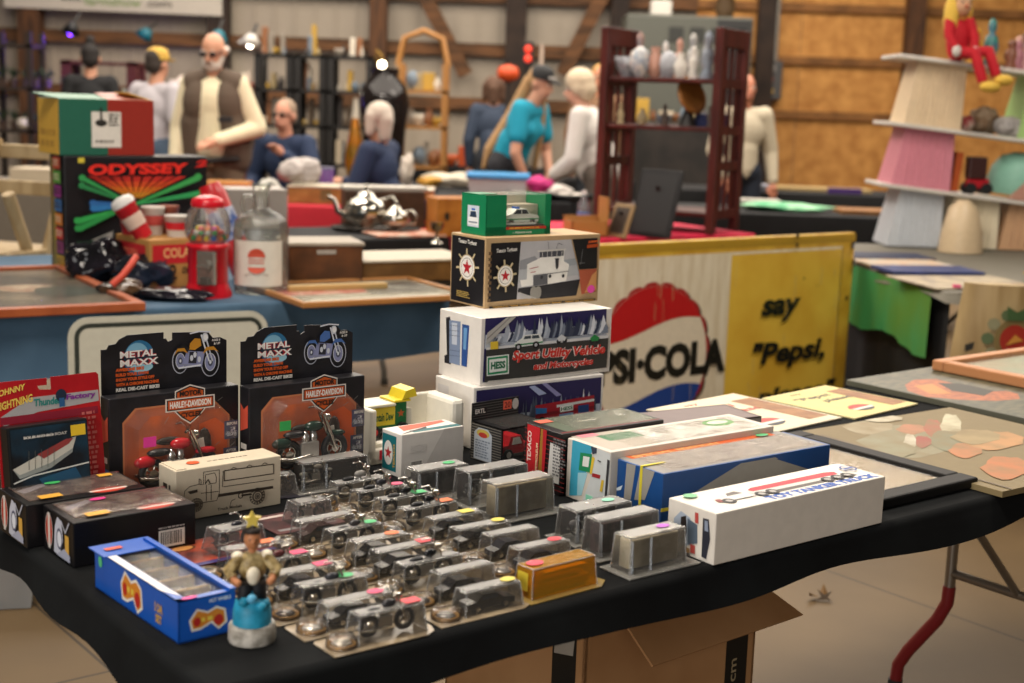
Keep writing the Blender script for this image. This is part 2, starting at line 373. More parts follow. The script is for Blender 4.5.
# truck and motorcycles in the snow
f.P('#e9ebe6', (370, 172), (400, 150), (410, 138), (470, 133), (482, 150), (484, 170), (372, 190)); f.P('#3e4a52', (412, 143), (436, 140), (436, 152), (406, 155)); f.P('#3e4a52', (440, 140), (466, 138), (470, 150), (440, 152)); f.P('#2f8a55', (372, 176), (483, 163), (483, 168), (372, 182))
for x, y in ((385, 186), (455, 177)): f.E('#1b1a1c', x, y, 13, 14); f.E('#b9bcc2', x, y, 6, 7)
for x, c in ((556, '#d5d8da'), (688, '#2c8a4a')):
    f.E('#22252a', x - 10, 163, 9, 10); f.E('#22252a', x + 14, 160, 9, 10); f.P(c, (x - 18, 152), (x, 135), (x + 20, 148), (x + 14, 160), (x - 10, 163))
f.P('#e8c63c', (272, 165), (303, 162), (303, 193), (272, 195))
f.P('#e9ece6', (257, 224), (346, 214), (346, 292), (257, 302)); f.P('#1d8a58', (261, 229), (341, 219), (341, 287), (261, 297)); f.P('#e9ece6', (267, 236), (335, 228), (335, 279), (267, 288)); f.T('HESS', '#176b47', (273, 276), (331, 269), 30, .05)
for dx, c, bo in ((-2, '#f0e9e0', .10), (0, '#d3352b', .045)):
    f.T('Sport Utility Vehicle', c, (358 + dx * .5, 250), (728, 221), 50, bo, .15); f.T('and Motorcycles', c, (442 + dx * .5, 285), (681, 262), 36, bo, .15)
a0 = f.q(260, 323); a1 = f.q(725, 277); f.line([a0, a1], .0022, '#cfcac0')
e.crop(420, 300, 4)
e.P('#23232a', (104, 70), (120, 66), (128, 110), (128, 180), (122, 235), (124, 258), (98, 250), (98, 222), (108, 218)); e.P('#7f90ae', (118, 80), (163, 86), (160, 262), (118, 250)); e.P('#c3cbd8', (128, 90), (150, 92), (148, 180), (128, 176)); e.P('#2a4f90', (170, 96), (198, 102), (188, 268), (166, 262)); e.P('#6c9ccc', (176, 110), (190, 113), (184, 200), (174, 196))
for yy in (100, 120, 140, 200, 220): e.L('#454a5e', .0008, (120, yy), (160, yy + 5))
fin()
# tug boat carton
zC = zB + hB; hC = .145
pc_ = on(484, 309, zC); pc_.z = zC
KR = M('#b89a72', .6)
mb, X, f, e, t, fin = carton('tug_boat_box', 'black and kraft carton with ship wheel and tugboat photo, under the green box', 'box', pc_, 53.5, .30, .126, hC, KR)
f.crop(450, 240, 6.606)
f.P('#17161a', (272, 22), (470, 12), (442, 392), (250, 412)); f.P('#b6b5b8', (468, 12), (800, -4), (858, 262), (832, 364), (440, 392))
f.P('#8d8f94', (462, 135), (560, 105), (590, 140), (560, 180), (458, 200)); f.P('#9aa0a6', (755, 130), (826, 120), (840, 160), (760, 190)); f.P('#a9acb0', (455, 196), (840, 165), (852, 230), (448, 280))
f.P('#26262a', (450, 318), (600, 300), (858, 258), (832, 366), (600, 388), (446, 345)); f.P('#e6e4de', (508, 160), (590, 120), (600, 70), (755, 58), (750, 140), (785, 160), (778, 205), (765, 270), (640, 292), (540, 300), (470, 310), (462, 265), (505, 260))
f.P('#4a4c54', (590, 80), (750, 64), (748, 104), (590, 116))
for x in (608, 640, 668, 702, 735): f.L('#dcd9d2', .0011, (x, 118), (x + 2, 70))
f.P('#c9c6c0', (575, 68), (762, 56), (762, 66), (575, 80)); f.L('#3a3a3e', .0009, (650, 60), (645, 10)); f.L('#3a3a3e', .0009, (700, 55), (712, 20), (740, 30)); f.P('#3b3b40', (690, 120), (716, 118), (712, 180), (700, 195), (694, 180))
f.L('#55565c', .0014, (545, 235), (780, 205)); f.P('#5a5b60', (545, 238), (640, 225), (640, 290), (545, 302)); f.L('#9d2c34', .0014, (520, 190), (580, 175)); f.L('#9d2c34', .0014, (525, 215), (560, 208))
for x, y in ((655, 238), (742, 236), (600, 245)): f.E('#33343a', x, y, 9, 12)
for x in (545, 575): f.E('#8e8b84', x, 345, 22, 42)
f.L('#b9b6ae', .0016, (450, 345), (560, 385)); f.L('#b9b6ae', .0016, (455, 365), (520, 388))
f.P('#191a1c', (802, -6), (968, -15), (962, 185), (846, 192)); f.L('#7d7e80', .0009, (870, 60), (855, 160)); f.L('#7d7e80', .0009, (845, 150), (885, 150))
f.P('#a9563d', (846, 196), (962, 188), (955, 340), (860, 356), (852, 280)); f.P('#c98f5a', (930, 230), (962, 200), (958, 330), (880, 350)); f.P('#26221f', (252, 438), (952, 384), (946, 400), (250, 455))
f.T('TEXACO "FIRE CHIEF" TUGBOAT BANK - FIRST IN A SERIES', '#d8a64e', (272, 449), (940, 398), 11, .03)
f.T('Texaco Tugboat', '#e8e4dc', (300, 92), (436, 78), 34, .02, .2)
f.T('2000', '#e0662e', (903, 20), (968, 14), 16, .04); f.P('#b04a20', (896, 30), (970, 22), (970, 44), (896, 52))
f.E('#e64fae', 922, 322, 24, 26)
def wheel(b, cx, cy, r, ry):
    for i in range(8):
        a = i * PI / 4 + .1; b.line([(cx + r * .55 * math.cos(a), cy + ry * .55 * math.sin(a)), (cx + r * .98 * math.cos(a), cy + ry * .98 * math.sin(a))], .0042, '#c8b78f')
    b.ell(cx, cy, r * .68, ry * .68, '#b49f78'); b.ell(cx, cy, r * .62, ry * .62, '#e8e4dc'); b.ring(cx, cy, r * .5, ry * .5, .001, '#4a4642'); b.star(cx, cy, r * .42, '#b3202c')
q = f.q(354, 235); wheel(f, q[0], q[1], .03, .034)
e.rect(.004, .004, .122, .14, '#17161a'); wheel(e, .063, .078, .042, .04); e.text('Texaco Tugboat', .03, .124, .066, .011, '#e8e4dc', .02, .2)
e.small(.028, .014, .08, .028, 4, '#c7a95c', 3)
f.small(.003, .012, .013, .12, 9, '#6a5238', 8)
fin()
# small green window box with a toy police car
zD = zC + hC
pm = on(485.5, 236.5, zD); pm.z = zD
hM, LM, DM = .084, .17, .086; azM = 52
Xm = mtx(pm, rz(azM)); GR = M('#128052', .4)
root = thing('toy_car_box', 'small green window box holding a white police car, on top of the stack', 'box', pm, rz(azM))
mb = MB(); w = .0015
mb.box(0, 0, 0, LM, DM, w, GR); mb.box(0, DM - w, 0, LM, DM, hM, M('#cfc9bd', .5)); mb.box(0, 0, 0, w, DM, hM, GR); mb.box(LM - w, 0, 0, LM, DM, hM, GR); mb.box(0, 0, 0, LM, w, .018, GR); mb.box(0, 0, 0, .052, w, hM, GR); mb.box(LM - .016, 0, 0, LM, w, hM, GR); mb.box(0, .03, hM - w, .05, DM, hM, GR)
mb.box(.052, .008, .004, LM - .004, DM - .004, .02, M('#2a2a2c', .4)); mb.box(.052, .04, .02, LM - .004, DM - .003, .06, M('#b9b0a0', .6))
fb = Bd(mb, (0, 0, 0), (1, 0, 0), (0, 0, 1), LM, hM, Xm); eb = Bd(mb, (0, DM, 0), (0, -1, 0), (0, 0, 1), DM, hM, Xm)
fb.rect(.052, .012, LM - .012, .018, '#b3342a'); fb.text('HESS MINIATURE POLICE CAR', .06, .0135, .08, .003, '#e9c64a', .03); fb.text('1. POLICE CAR', .07, .004, .05, .0035, '#e8ede6', .02)
eb.rect(.022, .016, .062, .06, '#cfd9e4'); eb.poly([(x + .01, y) for x, y in ((.014, .02), (.05, .02), (.05, .034), (.045, .036), (.042, .05), (.022, .05), (.019, .036), (.014, .034))], '#f0f2f2'); eb.poly([(x + .01, y) for x, y in ((.02, .036), (.044, .036), (.041, .048), (.023, .048))], '#283a52'); eb.rect(.036, .05, .048, .054, '#3f74c8'); eb.rect(.027, .024, .057, .027, '#8d98a4')
mb.build('carton', root)
mb = MB(); mb.box(.052, .0002, .018, LM - .016, .0008, hM, CLEAR()); mb.box(.05, 0, hM - .0006, LM, DM, hM, CLEAR()); mb.build('window', root, 'clear plastic window')
cw = M('#dfe5df', .25); gl = M('#26303a', .15); mb = MB()
side = [(0, 0), (.088, 0), (.09, .008), (.086, .014), (.066, .016), (.056, .027), (.03, .027), (.018, .017), (.002, .014)]
mb.prism(side, (.058, .012, .026), (1, 0, 0), (0, 0, 1), .028, cw)
mb.prism([(.022, .0168), (.031, .0255), (.042, .0255), (.042, .0168)], (.058, .0116, .026), (1, 0, 0), (0, 0, 1), .029, gl); mb.prism([(.044, .0168), (.044, .0255), (.0555, .0255), (.062, .0168)], (.058, .0116, .026), (1, 0, 0), (0, 0, 1), .029, gl)
mb.box(.092, .018, .053, .1, .034, .057, M('#3d6ac2', .2)); mb.box(.058, .0116, .031, .147, .0122, .033, M('#2f8a58', .4)); mb.box(.06, .011, .0205, .14, .013, .025, M('#e4e2da', .5))
for x in (.075, .13):
    for y in (.012, .034): mb.cyl((x, y, .026), (x, y + .006, .026), .0078, M('#19191b', .6)); mb.cyl((x, y - .0004, .026), (x, y + .0064, .026), .0042, CHROME())
mb.build('toy_car', root, 'white toy police car')

# ---------------------------------------------------------------- long truck boxes at the right of the table
pt = on(713.4, 566, .74)
mb, X, f, e, t, fin = carton('toy_tanker_box', 'long white carton reading TOY TANKER TRUCK, nearest to the table edge', 'box', V3((.314, 2.018, .7405)), 51.5, .406, .101, .081, M('#e2dbd0', .4))
t.text('TOY TANKER TRUCK', .13, .005, .268, .02, '#2a59ad', .07)
t.poly([(.13, .03), (.37, .03), (.37, .04), (.13, .042)], '#5a5450'); t.poly([(.13, .041), (.345, .041), (.35, .052), (.13, .055)], '#d5d1cb'); t.poly([(.14, .054), (.345, .051), (.35, .064), (.33, .07), (.15, .07), (.138, .064)], '#c8283a'); t.poly([(.05, .036), (.12, .034), (.125, .06), (.1, .074), (.08, .066), (.078, .056), (.05, .052)], '#e0dcd6'); t.poly([(.083, .056), (.118, .056), (.112, .07), (.09, .067)], '#6a625e'); t.poly([(.046, .038), (.06, .036), (.06, .052), (.05, .052)], '#8a3a30'); t.line([(.05, .036), (.125, .034)], .002, '#4a4440')
for x in (.066, .14, .165, .3, .325, .35): t.ell(x, .036, .0115, .0115, '#1f1c1c'); t.ell(x, .036, .006, .006, '#a7a39e')
t.ring(.385, .062, .015, .015, .003, '#2e4f97'); t.rect(.374, .059, .396, .065, '#2e4f97'); t.ell(.03, .085, .013, .01, '#7fc28f')
e.crop(660, 450, 4.2667)
e.P('#aab6c6', (60, 290), (90, 260), (130, 290), (135, 400), (80, 420), (55, 380)); e.P('#2c2523', (90, 285), (112, 280), (115, 350), (105, 390), (86, 380)); e.P('#5a6878', (118, 290), (160, 320), (160, 400), (118, 400)); e.P('#b84a44', (150, 265), (165, 270), (165, 315), (150, 310)); e.P('#b84a44', (130, 400), (150, 408), (150, 445), (130, 436)); e.P('#2b2d38', (185, 290), (210, 296), (215, 380), (198, 465), (178, 455)); e.P('#8b96aa', (192, 300), (205, 304), (208, 350), (192, 344)); e.P('#9c7a50', (80, 400), (128, 420), (128, 440), (80, 425))
fin()
pb = V3((.251, 2.19, .7405)); azb = 53
GY = M('#9a968f', .4); BL = M('#1c4a86', .3)
mb, X, f, e, t, fin = carton('toy_truck_box', 'blue and grey window box tied with yellow ribbon, behind the white tanker carton', 'box', pb, azb, .405, .112, .093, BL)
f.crop(560, 405, 3.531)
f.P('#9f9b93', (440, 330), (640, 205), (760, 190), (985, 240), (985, 335)); f.P('#9f9b93', (640, 208), (650, 204), (760, 184), (770, 190))
e.crop(560, 405, 3.531); e.P('#9a968f', (236, 205), (268, 212), (250, 335), (225, 335)); e.P('#9a968f', (285, 216), (335, 236), (300, 335), (262, 335)); e.P('#d5dfe8', (200, 293), (222, 283), (215, 300), (200, 302))
t.rect(.004, .004, .396, .121, '#8f8b86'); t.rect(.03, .012, .38, .095, M('#3a2c26', .3, c2='#8f8378', scale=70)); t.rect(.02, .098, .37, .118, '#d2622e'); t.text('SPECIAL EDITION', .03, .101, .2, .013, '#e8b878', .03)
o = fin()
mb = MB(); mb.box(.03, .012, .0945, .38, .096, .0955, CLEAR()); mb.build('window', o, 'clear plastic window')
mb = MB(); mb.box(-.001, .0485, -.0003, .0003, .0545, .0945, M('#d9c838', .5)); mb.box(-.001, .0485, .0945, .05, .0545, .0953, M('#d9c838', .5)); mb.box(-.0012, -.0012, .03, .03, .0002, .0355, M('#d9c838', .5)); mb.box(-.0012, -.0012, .03, -.0003, .126, .0355, M('#d9c838', .5)) if 0 else None; mb.build('ribbon', o, 'yellow ribbon')
sticker(o, (.34, .105, .095), (1, 0, 0), (0, 1, 0), .03, .016, '#58b878', round_=True)
pte = pb + V3((math.sin(math.radians(azb - 90)), math.cos(math.radians(azb - 90)), 0)) * .116 + V3((math.sin(math.radians(azb)), math.cos(math.radians(azb)), 0)) * -.012
mb, X, f, e, t, fin = carton('toy_truck_box', 'white topped window box with teal end panel, beside the red spined box', 'box', pte, 53, .395, .115, .105, M('#d6cec2', .4))
e.crop(520, 390, 5.689); e.P('#3fa6c4', (300, 270), (420, 315), (400, 380), (340, 600), (280, 600)); e.P('#9fd0dc', (330, 470), (385, 470), (350, 600), (325, 600)); e.P('#cfd3d2', (430, 318), (560, 380), (540, 700), (350, 700), (410, 480)); e.P('#1f8a58', (345, 355), (412, 365), (400, 470), (335, 455)); e.P('#e6e8e2', (362, 375), (398, 382), (390, 440), (356, 432)); e.P('#e0bf3e', (412, 380), (428, 385), (410, 480), (398, 476)); e.P('#a32a30', (415, 472), (460, 484), (456, 505), (410, 492)); e.P('#3a4250', (405, 320), (440, 325), (438, 360), (415, 365)); e.P('#d8b83a', (466, 510), (480, 515), (470, 580), (456, 575)); e.L('#3a3a3c', .002, (445, 400), (465, 410)); e.P('#3a3a3c', (500, 395), (515, 400), (490, 690), (478, 690))
f.crop(420, 300, 4); f.rect(.1, .078, .36, .088, '#1f6f86')
f.rect(.2, .05, .38, .07, '#2c5f9c')
t.rect(.01, .01, .12, .125, '#bdb2a4'); t.rect(.12, .012, .375, .1, M('#efeeea', .25, c2='#a8a29a', scale=30)); t.rect(.05, .06, .13, .1, '#3f7a50'); t.ell(.32, .07, .035, .022, '#5b9c4a'); t.ell(.32, .072, .025, .012, '#d9dcd0'); t.rect(.02, .1, .06, .125, '#e08a96')
o = fin(); mb = MB(); mb.box(.06, .01, .1055, .375, .1, .1065, CLEAR()); mb.build('window', o, 'clear plastic window')
sticker(o, (.0, .05, .012), (0, -1, 0), (0, 0, 1), .018, .012, '#8fd8b8')
# red spined box
ptx = pte + V3((math.sin(math.radians(azb - 90)), math.cos(math.radians(azb - 90)), 0)) * .119 + V3((math.sin(math.radians(azb)), math.cos(math.radians(azb)), 0)) * -.01
mb, X, f, e, t, fin = carton('toy_tanker_box', 'black striped box with red spine reading TEXACO, standing beside the teal panel', 'box', ptx, 53, .24, .105, .111, M('#1b1718', .4))
e.crop(520, 390, 5.689); 
for yy in range(12): e.rect(.001, .008 + yy * .0085, .117, .0095 + yy * .0085, '#8a2a28')
e.P('#c8242b', (48, 188), (120, 208), (100, 495), (36, 470)); e.P('#a3722c', (124, 215), (150, 222), (125, 495), (105, 492)); e.P('#b3202a', (136, 222), (158, 230), (140, 495), (126, 492)); e.P('#d2d0cc', (178, 298), (300, 345), (285, 560), (160, 510))
a0 = e.q(58, 405); a1 = e.q(82, 238)
e.text('TEXACO', a0[0] + .004, a0[1], abs(a1[1] - a0[1]), .011, '#eedfd4', .03, 0, PI / 2); e.text('PETROLEUM', a0[0] + .0235, a0[1] - .012, .05, .006, '#ecd9b0', .03, 0, PI / 2)
q = e.q(180, 500); e.small(q[0] + .004, q[1] + .006, q[0] + .04, q[1] + .075, 12, '#6c6a6a', 5)
t.rect(.02, .012, .235, .112, '#55604e'); t.rect(.005, .005, .235, .011, '#7a2522')
o = fin(); mb = MB(); mb.box(.05, .01, .1115, .23, .115, .1125, CLEAR()); mb.ell((.1, .05, .117), (.025, .02, .007), CLEAR()); mb.ell((.18, .06, .117), (.02, .025, .008), CLEAR()); mb.build('wrapping', o, 'crumpled clear wrapping')
sticker(o, (.03, .09, .1115), (1, 0, 0), (0, 1, 0), .03, .02, '#e8705a')
# ribbed collector box with header flap
pe = on(501, 468, .74); azE = 47
X = mtx(pe, rz(azE)); LE, DE, HE = .12, .088, .074
root = thing('toy_car_box', 'black ribbed window box with header flap, red toy car inside, before the cartons', 'box', pe, rz(azE))
mb = MB(); bk = M('#19181a', .4)
mb.box(0, 0, 0, LE, DE, .004, bk); mb.box(0, 0, 0, .003, DE, HE, bk); mb.box(LE - .003, 0, 0, LE, DE, HE, bk); mb.box(0, DE - .003, 0, LE, DE, HE + .034, bk); mb.box(0, 0, 0, LE, .003, .008, bk)
mb.box(.0, 0, HE - .003, .02, DE, HE, bk)
eb = Bd(mb, (0, DE, 0), (0, -1, 0), (0, 0, 1), DE, HE, X)
for i in range(14): eb.rect(.001, .002 + i * .0052, DE - .001, .0036 + i * .0052, '#77736c')
eb.poly([(.012, .004), (.062, .004), (.062, .056), (.05, .066), (.024, .066), (.012, .056)], '#aab2bc'); eb.ell(.037, .056, .018, .008, '#b9a34a'); eb.ell(.037, .053, .012, .005, '#a83028'); eb.small(.016, .008, .058, .044, 7, '#6d7684', 2)
hb = Bd(mb, (0, DE - .003, HE), (1, 0, 0), (0, 0, 1), LE, .034, X)
for i in range(6): hb.rect(.001, .003 + i * .0052, LE - .001, .0044 + i * .0052, '#5c5a56')
hb.rect(.004, .011, .036, .023, '#19181a'); hb.text('ERTL', .006, .0125, .026, .009, '#d8d4cc', .03); hb.rect(.078, .012, .1, .03, '#e0644a'); hb.text('20', .081, .015, .016, .012, '#7a2a22', .02); hb.ell(.11, .021, .0085, .011, '#c2bfb8')
mb.build('carton', root)
mb = MB(); mb.box(.004, .0006, .008, LE - .003, .0012, HE - .004, CLEAR()); mb.box(.02, .003, HE - .001, LE, DE - .003, HE, CLEAR()); mb.build('window', root, 'clear plastic window')
mb = MB(); rd = M('#b81f28', .25); pass
mb.prism([(0, .006), (.084, .006), (.084, .022), (.06, .024), (.05, .042), (.024, .042), (.018, .026), (0, .022)], (.018, .02, .008), (1, 0, 0), (0, 0, 1), .04, rd); mb.prism([(.027, .026), (.03, .039), (.046, .039), (.052, .026)], (.018, .0192, .008), (1, 0, 0), (0, 0, 1), .0416, M('#d9d4cc', .2)); mb.box(.018, .018, .012, .1, .062, .017, CHROME())
for x in (.034, .086):
    for y in (.016, .056): mb.cyl((x, y, .016), (x, y + .008, .016), .011, M('#161617', .6)); mb.cyl((x, y - .0005, .016), (x, y + .0085, .016), .006, M('#d8d4ca', .3))
mb.build('toy_car', root, 'red toy car')
# white carton with star label + foam tray with yellow truck
px = V3((-.192, 2.444, .7405))
mb, X, f, e, t, fin = carton('toy_truck_box', 'plain white carton with barcode and teal star label on its end', 'box', px, 50.5, .14, .062, .081, M('#ded9d1', .45))
f.poly([(.095, .0805), (.1395, .0805), (.1395, .005), (.045, .005)], '#c9c4bd'); f.bars(.02, .01, .048, .03, 4); f.rect(.02, .045, .055, .058, '#d4cfc8'); f.ring(.0375, .0515, .0175, .0065, .0006, '#b5b0a8', 4); f.line([(.09, .006), (.135, .009)], .0016, '#4a4745')
e.rect(.002, .008, .046, .074, '#176d74'); e.ell(.021, .04, .014, .023, '#e5e2da'); e.star(.021, .04, .0125, '#b3272d'); e.text('TEXACO', .0425, .014, .045, .006, '#d9a83c', .03, 0, PI / 2)
t.rect(.03, .004, .138, .02, '#1f6468'); t.poly([(.02, .022), (.07, .03), (.13, .045), (.13, .058), (.03, .056)], '#c2563a'); t.poly([(.0, .002), (.07, .02), (.075, .03), (.02, .012)], '#2a2826')
fin()
ptr = V3((-.256, 2.525, .7405)); az_ = 52; X = mtx(ptr, rz(az_))
root = thing('toy_truck_tray', 'white foam tray holding a yellow and green soda truck, behind the barcode carton', 'tray', ptr, rz(az_))
FO = M('#e9e4d6', .7); mb = MB(); Lt, Dt, Ht = .215, .1, .105
mb.box(0, 0, 0, Lt, Dt, .012, FO, .003); mb.box(0, Dt - .012, 0, Lt, Dt, Ht, FO, .004); mb.box(0, 0, 0, .014, Dt, Ht, FO, .004); mb.box(Lt - .03, 0, 0, Lt, Dt, Ht, FO, .008); mb.box(0, 0, 0, Lt, .012, .03, FO, .004); mb.build('foam_tray', root)
ye, gn = M('#dfc832', .35), M('#1d6a3a', .35); mb = MB(); mb.box(.014, .016, .012, Lt - .03, Dt - .014, .036, FO, .002); mb.build('foam_step', root); mb = MB(); TX = Matrix.Translation((-.004, .018, .026))
mb.box(.02, .02, .025, .115, .07, .032, M('#222', .5) if 0 else M('#222222', .5)); mb.box(.02, .022, .034, .085, .07, .072, ye, .003); mb.box(.02, .02, .072, .085, .072, .078, M('#e6e1ce', .4), .002); mb.box(.084, .024, .03, .112, .07, .078, gn, .003); mb.box(.08, .02, .078, .118, .074, .083, ye, .002); mb.prism([(0, 0), (.034, .004), (.028, .02), (.008, .016)], (.098, .02, .083), (1, 0, 0), (0, 0, 1), .05, ye); mb.box(.112, .03, .03, .128, .066, .062, M('#d8d4c8', .3), .003); mb.box(.02, .021, .03, .085, .023, .036, gn)
b = Bd(mb, (.02, .022, .034), (1, 0, 0), (0, 0, 1), .065, .038, X @ TX); b.text('Mountain Dew', .006, .011, .054, .016, '#1d5a2c', .03, .1)
b = Bd(mb, (.084, .024, .03), (1, 0, 0), (0, 0, 1), .028, .048, X); b.star(.014, .026, .009, '#b85a2a')
for x in (.035, .1):
    for y in (.016, .064): mb.cyl((x, y, .026), (x, y + .01, .026), .013, M('#181818', .6)); mb.cyl((x, y - .0006, .026), (x, y + .0106, .026), .007, M('#c83030', .4))
mb.build('toy_truck', root, 'yellow and green toy truck', TX)
sticker(root, (.03, .0005, .018), (1, 0, 0), (0, 0, 1), .02, .018, '#d8283c')
# ---------------------------------------------------------------- motorcycle packs standing at the back of the table
def toy_bike(mb, X, s, c, cc='#c4c2be', seat='#17171a'):
    """little motorcycle: x along, z up, unit length scaled by s"""
    k = lambda p: (p[0] * s, p[1] * s, p[2] * s)
    for cx, r in ((.2, .17), (.82, .18)):
        mb.torus(k((cx, 0, r)), r * .78 * s, r * .24 * s, M('#141416', .6), 'y', 18, 6, X); mb.torus(k((cx, 0, r)), r * .55 * s, .015 * s, CHROME(), 'y', 14, 5, X)
        for a in range(5): mb.cyl(k((cx, 0, r)), k((cx + r * .55 * math.cos(a * 1.257), 0, r + r * .55 * math.sin(a * 1.257))), .012 * s, CHROME(), n=5, X=X)
        mb.cyl(k((cx, -.03, r)), k((cx, .03, r)), .05 * s, CHROME(), n=8, X=X)
    for y in (-.05, .05): mb.cyl(k((.82, y, .18)), k((.64, y, .62)), .02 * s, CHROME(), n=6, X=X); mb.tube([k((.5, y * .8, .14)), k((.2, y * 1.6, .12)), k((.02, y * 1.6, .15))], .024 * s, CHROME(), 6, X)
    mb.box(.34 * s, -.06 * s, .12 * s, .58 * s, .06 * s, .3 * s, M(cc, .3, .8), .01 * s, X); mb.ell(k((.42, 0, .34)), k((.05, .06, .09)), M(cc, .25, .9), 8, X); mb.ell(k((.53, 0, .34)), k((.05, .06, .09)), M(cc, .25, .9), 8, X)
    mb.ell(k((.54, 0, .47)), k((.13, .065, .065)), M(c, .2), 10, X); mb.ell(k((.28, 0, .4)), k((.15, .06, .045)), M(seat, .4), 10, X)
    mb.ell(k((.12, 0, .31)), k((.14, .055, .07)), M(c, .2), 10, X); mb.ell(k((.84, 0, .35)), k((.13, .045, .045)), M(c, .2), 10, X)
    mb.tube([k((.5, -.2, .64)), k((.6, -.1, .68)), k((.63, 0, .63)), k((.6, .1, .68)), k((.5, .2, .64))], .016 * s, CHROME(), 6, X); mb.ell(k((.72, 0, .56)), k((.05, .05, .05)), CHROME(), 8, X)
    return mb
def shield(b, crop):
    b.crop(*crop)
def moto_pack(O, az, L, label, crop, W, H_, stick, bikec, hdr, side_art=True):
    """black display pack: carton body with a faceted blister and an orange back, header card rising behind"""
    X = mtx(O, rz(az)); root = thing('motorcycle_pack', label, 'toy pack', O, rz(az), 'hanging motorcycle packs')
    BK = M('#18171a', .38, c2='#222126', scale=25); D, hb = .034, H_[0]
    mb = MB(); mb.box(0, 0, 0, L, D, hb, BK, .002)
    mb.prism(hdr, (0, D + .0025, hb - .01), (1, 0, 0), (0, 0, 1), .002, BK)
    hbd = Bd(mb, (0, D + .0025, hb - .01), (1, 0, 0), (0, 0, 1), L, H_[1] + .01, X)
    return root, mb, X, hbd, Bd(mb, (0, 0, 0), (1, 0, 0), (0, 0, 1), L, hb, X), D, hb
def octa(x0, y0, x1, y1, c1, c2):
    return [(x0, y0), (x1, y0), (x1, y1 - c2), (x1 - c2, y1), (x0 + c1, y1), (x0, y1 - c1)]
def blister(root, oc, d, mat=None, name='blister', yf=0, lab='clear plastic blister'):
    mb = MB(); a = [(x, yf - .0008, y) for x, y in oc]; cx = sum(p[0] for p in oc) / len(oc); cy = sum(p[1] for p in oc) / len(oc)
    b = [(cx + (x - cx) * .93, yf - d, cy + (y - cy) * .93) for x, y in oc]; k = len(oc)
    fs = [tuple(range(2 * k - 1, k - 1, -1))] + [((i + 1) % k, i, i + k, (i + 1) % k + k) for i in range(k)]
    mb.add(a + b, fs, mat or CLEAR()); return mb.build(name, root, lab)
def badge(f, cx, cy, w):
    """shield and bar motorcycle badge"""
    k = lambda pts, s: [(cx + x * w * s, cy + y * w * s * .68) for x, y in pts]
    sh = [(-.33, .0), (-.33, .42), (0, .58), (.33, .42), (.33, 0), (.34, -.2), (.2, -.42), (0, -.62), (-.2, -.42), (-.34, -.2)]
    f.poly(k(sh, 1), '#e2d9cf'); f.poly(k(sh, .93), '#1b1918'); f.poly(k(sh, .86), '#cc5a22')
    f.rect(cx - .54 * w, cy - .13 * w, cx + .54 * w, cy + .14 * w, '#e2d9cf'); f.rect(cx - .51 * w, cy - .105 * w, cx + .51 * w, cy + .115 * w, '#1b1918'); f.rect(cx - .485 * w, cy - .085 * w, cx + .485 * w, cy + .095 * w, '#c9561f')
    f.text('HARLEY-DAVIDSON', cx - .45 * w, cy - .062 * w, .9 * w, .135 * w, '#efe9e0', .04); f.text('MOTOR', cx - .24 * w, cy + .165 * w, .48 * w, .11 * w, '#1b1918', .04); f.text('CYCLES', cx - .22 * w, cy - .27 * w, .44 * w, .11 * w, '#1b1918', .04)
def header_art(hb, L, h, bc, w):
    cx = .07; cy = h - .04
    hb.ell(cx, cy, .027, .03, '#2e6f98'); hb.ell(cx - .004, cy + .006, .02, .02, '#7fb4cf'); hb.ell(cx + .004, cy - .016, .02, .008, '#9fd0df'); hb.poly([(cx - .027, cy + .012), (cx + .027, cy + .012), (cx + .027, cy - .01), (cx - .027, cy - .01)], '#1d2b3a')
    for dx, c, bo in ((0, '#b3202a', .09), (0, '#efe9e2', .03)):
        hb.text('METAL', cx - .034, cy + .002, .064, .0115, c, bo); hb.text('MAXX', cx - .034, cy - .0125, .068, .0115, c, bo)
    for i, (s_, ww) in enumerate((('AWESOME BIKE', .05), ('BUILD YOUR OWN!', .058), ('SHOW YOUR STYLE OFF', .068), ('WITH A CHROME MACHINE', .076))):
        hb.text(s_, .028, .046 - i * .0082, ww, .0056, '#d95c22', .06)
    hb.text('REAL DIE-CAST BIKE!', .028, .0125, .077, .0062, '#ddd7cd', .06)
    hb.bike(.128, .024, .088, .085, bc, '#8f93b8'); hb.text('AGES 8', .2, h - .022, .016, .004, '#e2dcd4', .03); hb.text('& UP', .204, h - .028, .012, .004, '#e2dcd4', .03)
HDR = [(.004, .0), (.231, .0), (.231, .083), (.219, .089), (.205, .089), (.196, .1), (.134, .104), (.13, .104), (.13, .092), (.122, .089), (.118, .095), (.114, .095), (.114, .106), (.05, .106), (.036, .1), (.03, .093), (.018, .092), (.014, .085), (.004, .085)]
SPECS = [
 (uv(.132, .735, .7405), 50.5, 'black motorcycle pack with yellow bike on header, pink sticker, red bike in blister', '#c88a2a', '#b8202a', '#e03a9a', (.05, .112), False),
 (uv(.368, .705, .7405), 50.5, 'black motorcycle pack with chopper on header, green sticker, CUSTOM SHOP across its base', '#4a6fae', '#20342c', '#3fae5c', (.045, .118), True)]
